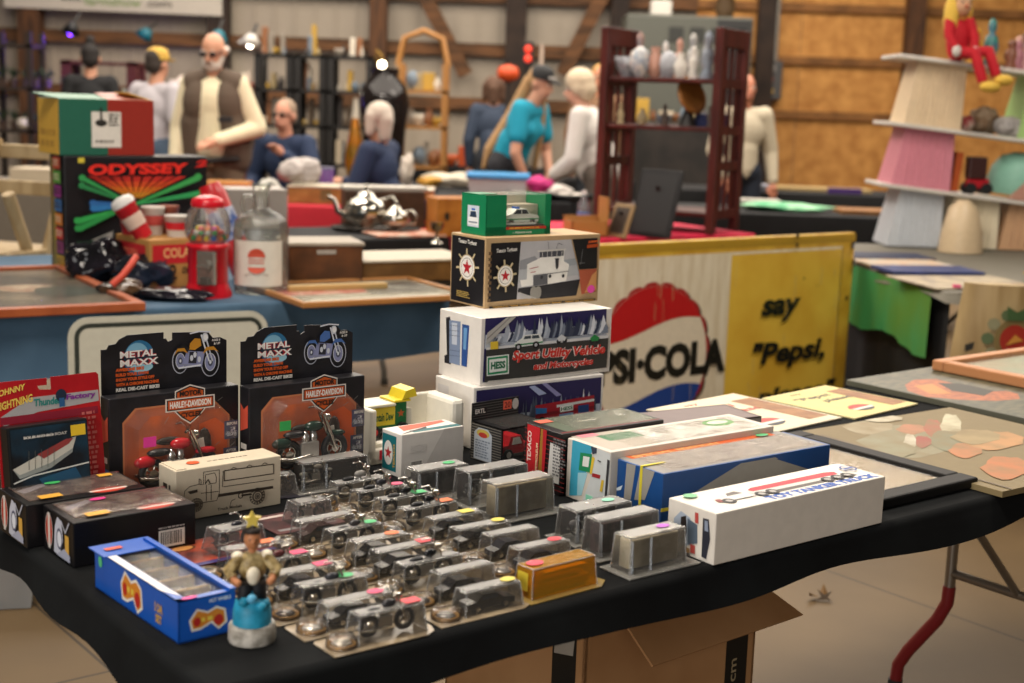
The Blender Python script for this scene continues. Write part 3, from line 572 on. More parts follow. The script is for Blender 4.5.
for i, (O, az, lab, bc, toyc, stc, sp, shop) in enumerate(SPECS):
    L = .235; root, mb, X, hb, f, D, hbody = moto_pack(O, az, L, lab, None, None, (.18, .092), None, None, HDR)
    header_art(hb, L, .106, bc, None)
    oc = octa(.026, .022 if not shop else .03, .214, .157, .022, .03)
    f.poly([(x + .003 * (1 if x > .1 else -1), y + .003 * (1 if y > .1 else -1)) for x, y in oc], '#c47a52'); f.poly(oc, M('#cf6434', .4, c2='#a8573a', scale=22))
    f.poly([(.15, .03), (.212, .03), (.212, .11), (.19, .128), (.16, .12)], '#d8591e')
    e = Bd(mb, (0, D, 0), (0, -1, 0), (0, 0, 1), D, hbody, X)
    e.rect(.004, .01, .03, .06, '#2a5fb0'); e.poly([(.004, .1), (.03, .11), (.03, .15), (.016, .14), (.004, .15)], '#c9503a'); e.rect(.006, .07, .026, .08, '#d9d4cc')
    if shop:
        f.rect(.07, .004, .19, .024, '#24436a'); f.text('CUSTOM SHOP', .074, .0075, .11, .013, '#d99a3a', .03); f.ell(.215, .013, .014, .008, '#c8782a')
    for y in (.04, .088): f.rect(.205, y, .232, y + .032, '#4b4d66'); f.bike(.207, y + .002, .023, .02, '#a9a6b8'); f.text('BEFORE' if y > .05 else 'AFTER', .208, y + .025, .02, .005, '#e0dcd4', .03)
    r_ = random.Random(i + 3)
    for _ in range(14):
        x, y = r_.uniform(.01, .22), r_.uniform(.01, .16)
        f.line([(x, y), (x + r_.uniform(.004, .012), y + r_.uniform(.004, .012))], .0008, '#8d8984')
    mb.build('backing_card', root)
    blister(root, oc, .042, CL('#fffdfb', .04, .05, 'clear_blister', .015, .35))
    mb = MB(); toy_bike(mb, Matrix.Translation((.035, -.021, .026 if not shop else .034)), .15, toyc)
    mb.ell((.1, -.008, .1), (.024, .005, .007), M('#26231f', .4), 8); mb.ell((.165, -.008, .085), (.014, .005, .03), M('#2a211c', .4), 8)
    mb.build('toy_motorcycle', root, 'toy motorcycle')
    mb = MB(); bb = Bd(mb, (0, -.0425, 0), (1, 0, 0), (0, 0, 1), L, .3, None, .0003); bb.k = 3; badge(bb, .122, .168, .082)
    mb.build('badge_label', root, 'orange and black shield badge')
    sticker(root, (sp[0], -.0435, sp[1]), (1, 0, 0), (0, 0, 1), .022, .017, stc)
    mb = MB(); mb.prism([(-.006, -.011), (.006, -.009), (.003, .011), (-.008, .009)], (.155, -.02, .09), (1, 0, 0), (0, 0, 1), .001, M('#d8d2c8', .5)); mb.build('paper_tag', root, 'small white paper tag')
# red boat card pack leaning at the left
O = uv(-.045, .715, .7405); az = 48; Xr = mtx(O, rz(az)) @ Matrix.Rotation(math.radians(-7), 4, 'X')
root = thing('toy_boat_pack', 'red carded pack reading JOHNNY LIGHTNING with boxed toy speedboat, at the left edge', 'toy pack', O, rz(az)); root.rotation_euler = (math.radians(-7), 0, rz(az))
Lc, Hc = .17, .225
mb = MB(); RD = M('#c01e24', .35, c2='#a8161e', scale=12)
mb.prism([(0, 0), (Lc, 0), (Lc, Hc - .004), (Lc - .004, Hc), (.09, Hc), (.09, Hc - .02), (.07, Hc - .018), (.068, Hc - .012), (.083, Hc - .012), (.084, Hc - .001), (.004, Hc), (0, Hc - .004)], (0, 0, 0), (1, 0, 0), (0, 0, 1), .0015, RD)
f = Bd(mb, (-.035, 0, 0), (1, 0, 0), (0, 0, 1), .205, Hc, Xr)
f.poly([(.04, .17), (.09, .196), (.203, .196), (.203, .178), (.1, .172), (.045, .155)], '#a9a6a4'); f.rect(.04, .158, .2, .17, '#8c1d30')
for s_, x, y, ww in (('JOHNNY', .036, .199, .05), ('LIGHTNING', .036, .180, .06)): f.text(s_, x, y, ww, .0125, '#e8c95a', .03, .3, .16)
f.text('Thunder', .095, .181, .045, .012, '#2f7f78', .04, .1); f.text('Factory', .148, .183, .05, .0115, '#7d2f8a', .04, .1); f.ell(.14, .194, .009, .01, '#1c2a3c'); f.rect(.136, .176, .145, .19, '#2a5a88')
f.small(.172, .06, .198, .165, 13, '#c96a64', 7); f.poly([(.09, .0), (.203, .0), (.203, .05), (.16, .02)], '#9c9894')
mb.build('backing_card', root)
mb = MB(); BKB = M('#131416', .3); mb.box(.002, -.032, .042, .132, -.0005, .157, BKB, .003)
b = Bd(mb, (-.014, -.0323, .042), (1, 0, 0), (0, 0, 1), .149, .115, Xr)
b.rect(.02, .004, .143, .111, M('#15171b', .3, c2='#1d3a4c', scale=14)); b.poly([(.02, .05), (.11, .085), (.125, .088), (.118, .07), (.08, .052), (.03, .04)], '#c3c0b4'); b.poly([(.06, .068), (.108, .086), (.12, .086), (.112, .078), (.07, .06)], '#8e3a38'); b.poly([(.02, .05), (.03, .04), (.08, .052), (.118, .07), (.117, .064), (.08, .044), (.03, .034)], '#8f9490'); b.line([(.02, .028), (.05, .036), (.143, .044)], .0022, '#d0d2cc'); b.poly([(.06, .03), (.12, .04), (.13, .02), (.07, .012)], '#1f4c6a')
for x in (.045, .055, .065, .075, .085): b.line([(x, .046), (x + .002, .075)], .0008, '#5a5c58')
b.text('FOUR WINNS BOAT', .04, .094, .07, .0045, '#b9b6b0', .03); b.small(.04, .0935, .1, .0985, 1, '#c9c6be', 3)
mb.build('boat_box', root, 'black picture box with speedboat')
mb = MB(); mb.ell((.048, -.018, .022), (.04, .018, .018), CL('#e9dede', .12, .06, 'clear_blister', .05)); mb.ell((.115, -.016, .026), (.028, .015, .014), M('#d8d6d2', .2)); mb.cyl((.085, -.012, .0), (.11, -.012, .05), .003, BKB); mb.build('blister', root, 'clear plastic blister')
sticker(root, (.114, -.0335, .14), (1, 0, 0), (0, 0, 1), .024, .017, '#e2bd2e')
# two low black window boxes at the left edge
BKX = M('#151416', .3)
for i, (O, lab, st) in enumerate(((V3((-.614, 1.911, .7405)), 'low black motorcycle window box with barcode side, behind the blue tray box', ('#e03a8a', '#d8a038')), (V3((-.614, 1.911, .7405)) + V3((-.770, .638, 0)) * .122, 'low black motorcycle window box, farther of the pair by the red carded pack', ('#d8a038', '#3fae5c')))):
    L, D, h = .19, .112, .066
    mb, X, f, e, t, fin = carton('motorcycle_box', lab, 'box', O, 50.3, L, D, h, BKX)
    e.ell(.022, .034, .0125, .025, '#b8371f'); e.rect(.018, .006, .026, .06, '#d8cfc6'); e.ring(.022, .034, .0135, .026, .0015, '#cfc8c0'); e.poly([(.04, .006), (.06, .004), (.075, .03), (.07, .058), (.055, .062), (.045, .045)], '#c4c6d2'); e.ell(.062, .03, .011, .016, '#55586e'); e.ell(.062, .03, .008, .012, '#dfe2ea'); e.rect(.083, .012, .097, .042, '#d8a84a'); e.poly([(.05, .004), (.1, .004), (.1, .014), (.08, .02)], '#a7aabb'); e.line([(.07, .06), (.085, .045), (.1, .064)], .003, '#b9bcc8')
    if i == 0: f.bars(.13, .006, .172, .032, 6); f.small(.13, .034, .172, .038, 1, '#bdb9b2', 2)
    t.rect(.012, .02, .185, .106, M('#4a3230', .2, c2='#7c7068', scale=30)); t.ell(.135, .018, .028, .014, '#b8371f'); t.rect(.105, .015, .165, .021, '#d8cfc6'); t.poly([(.02, .06), (.07, .09), (.06, .1), (.015, .08)], '#9c98a4'); t.poly([(.08, .1), (.19, .1), (.19, .108), (.08, .108)], '#5a1f22')
    o = fin()
    mb = MB(); mb.box(.012, .02, h + .0012, .185, .106, h + .002, CL('#fbf8f5', .06, .1, 'clear_window', .02, .35)); mb.build('window', o, 'clear plastic window')
    sticker(o, (.045, .022, h + .002), (1, 0, 0), (0, 1, 0), .034, .018, st[1] if i == 0 else st[0]); sticker(o, (.075, .09, h + .002), (1, 0, 0), (0, 1, 0), .026, .012, st[0] if i == 0 else st[1], round_=True)
    if i: sticker(o, (.16, .09, h + .002), (1, 0, 0), (0, 1, 0), .022, .014, '#d8a038')
# kraft carton with the truck line drawing
mb, X, f, e, t, fin = carton('toy_truck_box', 'cream carton printed with a black line drawing of an old truck', 'box', V3((-.524, 2.14, .7405)), 50.3, .19, .06, .084, M('#d3c6ae', .6))
f.crop(150, 455, 7.585); IN = '#3a322a'; lw = .0011
f.L(IN, lw, (258, 318), (262, 275), (300, 240), (370, 222), (400, 225)); f.L(IN, lw, (405, 225), (405, 130), (525, 112), (525, 285), (505, 345), (390, 362)); f.L(IN, lw, (418, 215), (420, 150), (490, 135), (503, 170), (500, 210), (440, 222)); f.L(IN, lw * 1.6, (415, 222), (440, 185), (455, 215)); f.L(IN, lw, (385, 290), (520, 275)); f.L(IN, lw, (462, 225), (462, 340)); f.L(IN, lw, (425, 225), (425, 350)); f.L(IN, lw, (370, 222), (370, 180), (385, 190), (385, 222))
f.L(IN, lw * 1.5, (560, 195), (560, 118), (935, 68), (935, 140), (560, 195)); f.L(IN, lw, (552, 240), (935, 185)); f.L(IN, lw, (552, 118), (545, 240)); f.P(IN, (515, 295), (930, 232), (930, 252), (515, 318)); f.P(IN, (690, 298), (760, 288), (760, 302), (690, 312))
for x in (630, 750, 865): f.L(IN, lw, (x - 22, 108 - (x - 630) * .15), (x, 92 - (x - 630) * .15), (x + 22, 102 - (x - 630) * .15))
for x, y, r in ((345, 375, 48), (800, 305, 58)):
    q = f.q(x, y); q2 = f.q(x + r, y); R0 = abs(q2[0] - q[0]); n = 16
    for k_ in range(n):
        a = k_ * 2 * PI / n; f.line([(q[0] + R0 * .72 * math.cos(a), q[1] + R0 * .72 * math.sin(a)), (q[0] + R0 * math.cos(a), q[1] + R0 * math.sin(a))], .0022, IN)
    f.ring(q[0], q[1], R0, R0, .0009, IN); f.ell(q[0], q[1], R0 * .68, R0 * .68, IN); f.ell(q[0], q[1], R0 * .5, R0 * .5, '#c9bca4'); f.ring(q[0], q[1], R0 * .4, R0 * .4, .002, IN); f.ell(q[0], q[1], R0 * .2, R0 * .2, IN)
q = f.q(672, 300); f.ring(q[0], q[1], .005, .005, .0016, IN); f.P(IN, (268, 270), (345, 252), (345, 275), (290, 290))
f.L(IN, lw, (590, 380), (600, 340), (630, 325)); f.T('Truck Models', IN, (495, 416), (680, 385), 22, .03)
e.small(.016, .046, .048, .06, 1, IN, 3); e.small(.018, .034, .044, .04, 1, '#6d6354', 4); t.small(.07, .026, .15, .032, 1, '#5a5144', 5); e.poly([(.0, .0), (.06, .0), (.06, .02), (.0, .03)], '#b98f5c')
o = fin(); sticker(o, (.045, .03, .0845), (1, 0, 0), (0, 1, 0), .022, .018, '#e0623a', round_=True)
mb = MB(); mb.box(.003, .002, .084, .02, .058, .0855, M('#d3c6ae', .6)); mb.build('tuck_flap', o)
# blue tray box with little cars under a clear lid
O = V3((-.401, 1.647, .7405)); az = 50; X = mtx(O, rz(az)); L, D, h = .079, .25, .054
root = thing('toy_car_tray', 'blue cardboard tray box with flame logos, tan slots of small cars, front left', 'box', O, rz(az))
BLU = M('#1b57b4', .3); mb = MB()
mb.box(0, 0, 0, L, D, .002, BLU); mb.box(0, 0, 0, L, .002, h, BLU); mb.box(0, D - .002, 0, L, D, h, BLU); mb.box(0, 0, 0, .002, D, h, BLU); mb.box(L - .002, 0, 0, L, D, h, BLU)
mb.box(0, 0, h - .001, L, .012, h, BLU); mb.box(-.004, D - .04, h - .001, L + .004, D + .012, h + .0005, BLU); mb.box(0, 0, h - .001, .014, D, h, BLU); mb.box(L - .008, 0, h - .001, L, D, h + .004, BLU)
def flame(b, cx, cy, w, hh):
    k = lambda pts: [(cx + x * w, cy + y * hh) for x, y in pts]
    b.poly(k([(-.52, .1), (-.3, .55), (0, .35), (.25, .5), (.5, .3), (.55, -.3), (.3, -.55), (.1, -.2), (-.2, -.4), (-.45, -.4)]), '#e9e2d4'); b.poly(k([(-.46, .08), (-.28, .45), (0, .26), (.25, .4), (.45, .24), (.48, -.26), (.3, -.45), (.12, -.1), (-.2, -.3), (-.4, -.3)]), '#d8862a'); b.ell(cx + .3 * w, cy - .12 * hh, .13 * w, .24 * hh, '#b8281f'); b.ell(cx - .3 * w, cy - .02 * hh, .1 * w, .2 * hh, '#b8281f'); b.small(cx - .18 * w, cy - .12 * hh, cx + .2 * w, cy + .2 * hh, 1, '#e9c94a', 4)
e = Bd(mb, (0, D, 0), (0, -1, 0), (0, 0, 1), D, h, X); f = Bd(mb, (0, 0, 0), (1, 0, 0), (0, 0, 1), L, h, X); t = Bd(mb, (0, 0, h), (1, 0, 0), (0, 1, 0), L, D, X)
flame(e, .115, .027, .062, .044); e.text('5 CAR', .185, .024, .022, .012, '#d9a83a', .03); e.text('SET', .188, .01, .017, .011, '#d9a83a', .03); e.ell(.02, .042, .006, .008, '#58c088'); flame(f, .04, .024, .05, .03); f.text('HOT WHEELS', .042, .045, .03, .005, '#dfe6ef', .03); t.poly([(.001, .05), (.013, .02), (.013, .245), (.001, .245)], '#e2dfdc')
t.rect(.01, .232, .07, .247, '#c98a5a'); mb.build('carton', root)
mb = MB(); TN = M('#9c7c4a', .6, c2='#6f5430', scale=30); mb.box(.002, .003, .003, L - .002, D - .003, .012, TN)
for i in range(6): y = .012 + i * .045; mb.box(.004, y, .012, L - .004, y + .006, .046, TN, .002)
mb.build('slot_insert', root, 'tan card insert')
for i, c in enumerate(('#8a7a5a', '#6f5f44', '#94855f', '#5a4a34', '#7d6d50')):
    mb = MB(); y = .021 + i * .045; mb.box(.008, y, .018, L - .008, y + .03, .03, M(c, .3), .004); mb.box(.022, y + .003, .028, L - .024, y + .027, .04, M('#3c3a34', .2), .005)
    for x in (.02, L - .02):
        for yy in (y - .001, y + .025): mb.cyl((x, yy, .018), (x, yy + .006, .018), .006, M('#17171a', .6), n=10)
    mb.build('toy_car', root)
mb = MB(); mb.box(.012, .01, h - .0035, L - .008, D - .04, h - .0028, CLEAR()); mb.build('window', root, 'clear plastic window')
sticker(root, (.018, .006, h + .0003), (1, 0, 0), (0, 1, 0), .022, .009, '#e0489a', round_=True); sticker(root, (.02, D - .015, h + .0012), (1, 0, 0), (0, 1, 0), .024, .01, '#d8583a')
# figurine at the corner of the table
O = on(252, 640, .74); O.z = .741
root = thing('figurine', 'standing figurine in cream with blue cloth at its feet on round white base', 'figurine', O, .3)
mb = MB(); mb.lathe([(.029, 0), (.03, .004), (.0295, .02), (.0275, .023)], M('#c9c2b6', .6, c2='#8f887c', scale=60)); mb.build('base', root)
mb = MB(); sk = M('#b77a52', .5)
mb.ell((0, 0, .131), (.0105, .011, .0135), sk, 12); mb.ell((0, -.011, .13), (.002, .003, .003), sk, 6); mb.cyl((0, 0, .108), (0, 0, .122), .005, sk)
mb.ell((0, .002, .095), (.017, .012, .022), sk); 
for s_ in (-1, 1):
    mb.tube([(s_ * .016, 0, .108), (s_ * .029, -.004, .092), (s_ * .022, -.018, .082)], [.006, .0055, .0045], sk, 10); mb.ell((s_ * .02, -.02, .082), (.005, .005, .005), sk, 8)
    mb.tube([(s_ * .007, 0, .08), (s_ * .009, 0, .05), (s_ * .009, .002, .024)], [.009, .0075, .006], sk, 10)
    mb.ell((s_ * .004, -.0095, .133), (.0012, .001, .0012), M('#241d18', .3), 6)
mb.build('body', root)
mb = MB(); ck = M('#b9a473', .45, c2='#6f5a30', scale=90); mb.ell((0, .001, .096), (.0185, .0135, .021), ck)
for s_ in (-1, 1): mb.tube([(s_ * .015, 0, .109), (s_ * .0295, -.004, .0925), (s_ * .025, -.012, .086)], [.008, .0078, .007], ck, 10); mb.ell((s_ * .018, .001, .11), (.008, .008, .006), M('#e2d8c0', .4), 8)
mb.ell((0, -.014, .088), (.009, .006, .012), M('#e3d9c2', .4), 8); mb.box(-.018, -.014, .076, .018, .012, .081, M('#2a211a', .5), .001); mb.build('shirt', root, 'cream and gold shirt')
mb = MB(); bk = M('#1a1a1e', .5)
for s_ in (-1, 1): mb.tube([(s_ * .007, .001, .082), (s_ * .0095, .001, .05), (s_ * .0095, .002, .03)], [.0105, .0095, .0085], bk, 10)
mb.build('trousers', root, 'black trousers')
mb = MB(); mb.ell((0, .002, .142), (.012, .012, .006), M('#241a14', .6), 10); mb.build('hair', root, 'dark hair')
mb = MB(); b2 = Bd(mb, (-.012, -.002, .147), (1, 0, 0), (0, 0, 1), .024, .024); pts = [(.012 + .0115 * (1 if i % 2 == 0 else .5) * math.sin(i * PI / 5), .012 + .0115 * (1 if i % 2 == 0 else .5) * math.cos(i * PI / 5)) for i in range(10)]
mb.prism(pts, (-.012, -.003, .144), (1, 0, 0), (0, 0, 1), .006, M('#d9c25a', .35)); mb.build('star_ornament', root, 'gold star on top')
mb = MB(); te = M('#1c86a4', .5, c2='#2c9cc0', scale=60); mb.lathe([(.0245, .023), (.024, .04), (.021, .052), (.012, .056)], te, n=18)
for k_ in range(7): a = k_ * .9; mb.ell((.014 * math.cos(a), -.012 + .012 * math.sin(a), .05 + .006 * (k_ % 3)), (.007, .006, .006), M('#5aa8cc', .4) if k_ % 2 else te, 8)
mb.build('cloth_wrap', root, 'crumpled blue cloth')
# ---------------------------------------------------------------- clear packs
CARD = M('#7d6f5c', .22, c2='#b09d80', scale=18); AMB = CL('#d8c9a8', .14, .08, 'amber_edge', .12)
def bubble_shell(mb, x0, x1, y0, y1, z0, z1, mat, tp=.004, top=None):
    a = [(x0, y0, z0), (x1, y0, z0), (x1, y1, z0), (x0, y1, z0)]; b = [(x0 + tp, y0 + tp, z1), (x1 - tp, y0 + tp, z1), (x1 - tp, y1 - tp, z1), (x0 + tp, y1 - tp, z1)]
    c = [(x0 + tp * 2, y0 + tp * 2, z1 + .0015), (x1 - tp * 2, y0 + tp * 2, z1 + .0015), (x1 - tp * 2, y1 - tp * 2, z1 + .0015), (x0 + tp * 2, y1 - tp * 2, z1 + .0015)]
    mb.ring([a, b, c], mat, caps=(False, False), smooth=False); mb.add(c, [(0, 1, 2, 3)], top or CL('#f6f3ee', .3, .1, 'whitened_top', .38, 1.0)); RG = CL('#f6f6f4', .4, .08, 'edge_highlight', .16)  # cap's milky white stands in for light reflected off the tops
    for i in range(4): mb.tube([a[i], b[i]], .0013, RG, 6); mb.tube([b[i], b[(i + 1) % 4]], .0012, RG, 6)  # whitish tubes drawn along the edges as painted highlights
CP = ['clear']
def blister_pack(u, v, label, st, rot=0, toyc='#1d1d22', ln=.10, dome=True, dp=.058, hz=.036, stx=.8, cardc=None):
    O = uv(u, v, .7406); az = 52 + rot
    root = thing('blister_pack', label, 'toy pack', O, rz(az), 'clear blister packs on the black cloth')
    r = random.Random(int(u * 1000 + v * 7000)); W = .158 if dome else ln + .02
    mb = MB(); pts = [(0, 0), (W - .02, 0), (W - .006, .008), (W, dp * .4), (W, dp - .004), (W - .004, dp), (.004, dp), (0, dp - .006)]
    mb.prism(pts, (0, 0, .0012), (1, 0, 0), (0, 1, 0), .0012, cardc or CARD); mb.build('backing_card', root)
    mb = MB(); x1 = W - .014; x0 = x1 - ln; sh = CL('#fdfcfa', .16, .05, 'clear_blister', .03, 1.0)
    bubble_shell(mb, x0, x1, .012, .045, .0014, hz, sh)
    if dome: mb.lathe([(.021, .0014), (.0205, .009), (.017, .0135), (.012, .0145), (.009, .0105), (.0001, .01)], sh, (.026, .028, 0), 18, caps=(False, False))
    mb.build('blister', root, 'clear plastic blister')
    if dome:
        mb = MB(); mb.torus((.026, .028, .003), .017, .003, M('#a3793f', .25, .3), 'z', 18, 6); mb.ell((.026, .028, .005), (.013, .013, .004), M(r.choice(('#8d8a86', '#b9b2a4', '#5a5048', '#c9c4ba')), .2, .6), 10); mb.build('display_coin', root, 'round metal disc')
    mb = MB()
    if r.random() < .6: toy_bike(mb, Matrix.Translation((x0 + .008, .0285, .003)), ln - .018, toyc)
    else:
        q = M(toyc, .2); a = x0 + .009; w_ = ln - .02; k = lambda p: (a + p[0] * w_, p[1])
        mb.prism([(a, .006), (a + w_, .006), (a + w_, .014), (a + w_ * .75, .017), (a + w_ * .6, .025), (a + w_ * .3, .026), (a + w_ * .16, .017), (a, .015)], (0, .0175, 0), (1, 0, 0), (0, 0, 1), .022, q); mb.box(a + w_ * .28, .017, .018, a + w_ * .62, .04, .024, M('#3a4048', .15))
        for x in (.2, .8):
            for y in (.0165, .0355): mb.cyl((a + x * w_, y, .007), (a + x * w_, y + .005, .007), .0065, M('#141416', .5), n=10); mb.cyl((a + x * w_, y - .0003, .007), (a + x * w_, y + .0053, .007), .0038, CHROME(), n=8)
    mb.build('toy_vehicle', root)
    if st: sticker(root, (x0 + (x1 - x0) * stx, .028, hz + .0022), (1, 0, 0), (0, 1, 0), .024, .017, st, round_=(r.random() < .5))
    return root
PK, RE, GN, OR, YE = '#dd4470', '#e2414c', '#3fae6a', '#e0703a', '#dcc95a'
PACKS = [  # u, v, colour, toy, label
 (.118, -.008, RE, '#2c2a2c', 'clear pack with red sticker on a curved card, nearest the table corner'),
 (.112, .056, PK, '#1c1c20', 'clear pack with pink sticker, second behind the corner pack in the left column'),
 (.108, .119, GN, '#33343a', 'clear pack with pale green sticker, third from the front in the left column'),
 (.102, .181, PK, '#1a1a1e', 'clear pack with pink sticker, fourth from the front in the left column'),
 (.096, .243, PK, '#5a2a2a', 'clear pack with pink sticker, fifth from the front, beside the blue tray box'),
 (.088, .306, OR, '#2a2624', 'clear pack with orange sticker, last of the left column near the cream truck carton'),
 (.282, .000, YE, '#3a3834', 'clear pack with yellow sticker, on the front edge just left of the amber pack'),
 (.285, .062, None, '#222226', 'clear pack with no sticker, directly behind the yellow-stickered front edge pack'),
 (.275, .125, None, '#141418', 'clear pack with no sticker, third from the front in the second column'),
 (.274, .188, RE, '#2a2a2e', 'clear pack with red sticker, fourth from the front in the second column'),
 (.266, .251, OR, '#18181c', 'clear pack with orange sticker, fifth from the front in the second column'),
 (.262, .313, GN, '#3d3a3a', 'clear pack with green sticker, sixth from the front in the second column'),
 (.250, .376, None, '#4c3a3a', 'clear pack with no sticker, last of the second column by the flat packs'),
 (.452, .100, RE, '#26262c', 'clear pack with red sticker, directly behind the amber pack'),
 (.444, .163, None, '#33343c', 'clear pack with no sticker, second behind the amber pack'),
 (.438, .226, YE, '#1c1c20', 'clear pack with yellow sticker, third behind the amber pack'),
 (.434, .288, YE, '#16161a', 'clear pack with yellow sticker, fourth behind the amber pack'),
 (.428, .351, OR, '#121216', 'clear pack with orange sticker, fifth behind the amber pack'),
 (.422, .414, GN, '#141416', 'clear pack with bright green sticker, sixth behind the amber pack'),
 (.415, .477, PK, '#2c2c30', 'clear pack with bright pink sticker, seventh behind the amber pack'),
 (.412, .540, None, '#8a8680', 'clear pack with no sticker, last of the third column before the barcode carton'),
]
r_ = random.Random(5)
for u, v, st, tc_, lab in PACKS: blister_pack(u, v, lab, st, r_.uniform(-1.2, 1.2), tc_, r_.uniform(.096, .106), hz=r_.uniform(.033, .039), stx=r_.uniform(.7, .85))
# upright clear boxes on clear bases
def upright_pack(u, v, label, W, dp, h, inner, st=None, lid='#ece8e0', rot=0, tall=True, cat='toy pack'):
    O = uv(u, v, .7406); root = thing('clear_display_pack', label, cat, O, rz(52 + rot)); sh = CL('#fbfaf7', .14, .05, 'clear_blister', .04, .9)
    mb = MB(); mb.box(-.012, -.014, 0, W + .018, dp + .012, .003, CL('#cfccc4', .25, .1, 'clear_base', .3), .001); mb.build('base', root, 'clear plastic base')
    mb = MB(); bubble_shell(mb, 0, W, 0, dp, .0032, h, sh, .003)
    mb.build('cover', root, 'clear plastic cover')
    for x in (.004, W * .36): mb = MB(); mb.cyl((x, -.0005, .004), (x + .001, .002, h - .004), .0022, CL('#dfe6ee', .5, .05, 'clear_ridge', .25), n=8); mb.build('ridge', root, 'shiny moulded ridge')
    mb = MB()
    if inner:
        mb = MB(); inner(mb, W, dp, h); mb.build('insert', root, 'insert seen through the cover')
    if st: sticker(root, (W * .72, dp * .5, h + .0022), (1, 0, 0), (0, 1, 0), .024, .016, st, round_=True)
    return root
def card_in(c, c2=None): return lambda mb, W, dp, h: (mb.box(.008, dp * .25, .006, W - .008, dp * .8, h - .006, M(c, .5, c2=c2, scale=50), .002))
def bike_in(c): return lambda mb, W, dp, h: (toy_bike(mb, Matrix.Translation((.008, dp * .5, .006)), min(W - .016, h * 1.35), c), mb.box(.004, dp * .8, .006, W - .004, dp * .85, h - .008, M('#3d3735', .4)))
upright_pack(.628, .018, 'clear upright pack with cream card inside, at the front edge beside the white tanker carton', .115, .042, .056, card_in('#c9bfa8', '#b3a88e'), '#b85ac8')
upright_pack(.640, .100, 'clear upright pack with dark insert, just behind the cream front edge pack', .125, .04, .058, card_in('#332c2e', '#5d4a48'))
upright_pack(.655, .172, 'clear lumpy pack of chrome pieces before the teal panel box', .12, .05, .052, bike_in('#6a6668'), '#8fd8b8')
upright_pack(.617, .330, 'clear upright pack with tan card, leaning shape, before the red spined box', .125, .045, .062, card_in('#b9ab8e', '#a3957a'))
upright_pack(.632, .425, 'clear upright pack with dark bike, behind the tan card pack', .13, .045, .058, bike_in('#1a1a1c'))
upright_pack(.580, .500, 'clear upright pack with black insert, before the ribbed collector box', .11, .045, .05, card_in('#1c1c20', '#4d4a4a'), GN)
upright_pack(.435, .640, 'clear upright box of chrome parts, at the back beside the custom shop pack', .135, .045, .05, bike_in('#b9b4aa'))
# amber pack
O = uv(.445, .016, .7406); root = thing('amber_display_pack', 'amber yellow transparent pack on the front edge, the only golden one', 'toy pack', O, rz(50))
AM = CL('#f0b428', .1, .06, 'amber_plastic', .3, .7); mb = MB(); mb.prism([(-.012, -.012), (.12, -.012), (.142, .004), (.135, .052), (-.01, .05)], (0, 0, .0014), (1, 0, 0), (0, 1, 0), .0014, M('#8a7440', .3)); mb.build('backing_card', root)
mb = MB(); bubble_shell(mb, 0, .122, 0, .04, .0016, .043, AM, .003, AM); mb.build('cover', root, 'amber plastic cover')
mb = MB(); mb.box(.008, .008, .004, .114, .032, .018, M('#a8761c', .3), .003); mb.box(.02, .01, .018, .1, .03, .028, M('#c9952a', .25), .004); mb.box(.03, .012, .0285, .112, .022, .031, M('#d8c08a', .3)); mb.build('toy_vehicle', root)
sticker(root, (.02, .02, .0455), (1, 0, 0), (0, 1, 0), .028, .02, '#e2485a', round_=True); sticker(root, (-.0002, .02, .024), (0, -1, 0), (0, 0, 1), .022, .026, '#e2c83c')
# flat dark packs lying behind the clear ones
def flat_pack(u, v, rot, W, D, label, c, c2, extra):
    O = uv(u, v, .7406); root = thing('flat_motorcycle_pack', label, 'toy pack', O, rz(52 + rot)); mb = MB(); mb.box(0, 0, 0, W, D, .002, M(c, .3, c2=c2, scale=20), .0006)
    t = Bd(mb, (0, 0, .002), (1, 0, 0), (0, 1, 0), W, D, mtx(O, rz(52 + rot))); extra(t, W, D); mb.build('backing_card', root)
    mb = MB(); bubble_shell(mb, W * .34, W * .9, D * .15, D * .6, .0022, .036, CL('#eae4e0', .2, .08, 'clear_blister', .1), .006); mb.build('blister', root, 'clear plastic blister')
    mb = MB(); toy_bike(mb, Matrix.Translation((W * .37, D * .38, .003)), W * .5, c2); mb.build('toy_motorcycle', root); return root
flat_pack(.115, .385, -4, .15, .11, 'flat orange and purple pack lying before the cream truck carton', '#a8442a', '#2a2a30', lambda t, W, D: (t.rect(0, 0, W, .012, '#3d2f6a'), t.ell(W * .18, D * .75, .022, .013, '#c98a4a'), t.ring(W * .18, D * .75, .022, .013, .004, '#6a3a1f')))
fp = flat_pack(.335, .640, 12, .10, .085, 'flat black pack with gold lettering, lying between truck carton and chrome box', '#1b1a1e', '#2a2830', lambda t, W, D: (t.small(.012, D * .7, .075, D * .86, 1, '#b8852a', 4), t.ring(W * .5, D * .45, .04, .03, .001, '#6a6a70')))
flat_pack(.290, .455, -2, .125, .1, 'flat pack with reddish back and clear blister, beside the last packs of second column', '#6a4444', '#3a3236', lambda t, W, D: (t.rect(.01, .01, W - .01, .02, '#8f8a8a'), t.rect(.012, D - .02, .06, D - .01, '#c9b8b0')))
# grey open box behind the teal carton
O = uv(1.09, .50, .7405); root = thing('grey_sleeve_box', 'grey open box with red rim lying behind the white topped box', 'box', O, rz(60)); mb = MB(); g = M('#a5a29f', .5); L, D, h = .3, .12, .066
mb.box(0, 0, 0, L, D, .003, g); mb.box(0, D - .003, 0, L, D, h, g); mb.box(0, 0, 0, L, .003, h, g); mb.box(L - .003, 0, 0, L, D, h, g); mb.box(.02, 0, h - .003, L, D, h, M('#6d5a58', .4)); mb.box(0, 0, h - .001, .02, D, h + .0008, M('#c0483a', .4)); mb.box(.0, D * .3, .003, .004, D, h - .004, M('#b9b7b8', .5)); mb.build('carton', root)
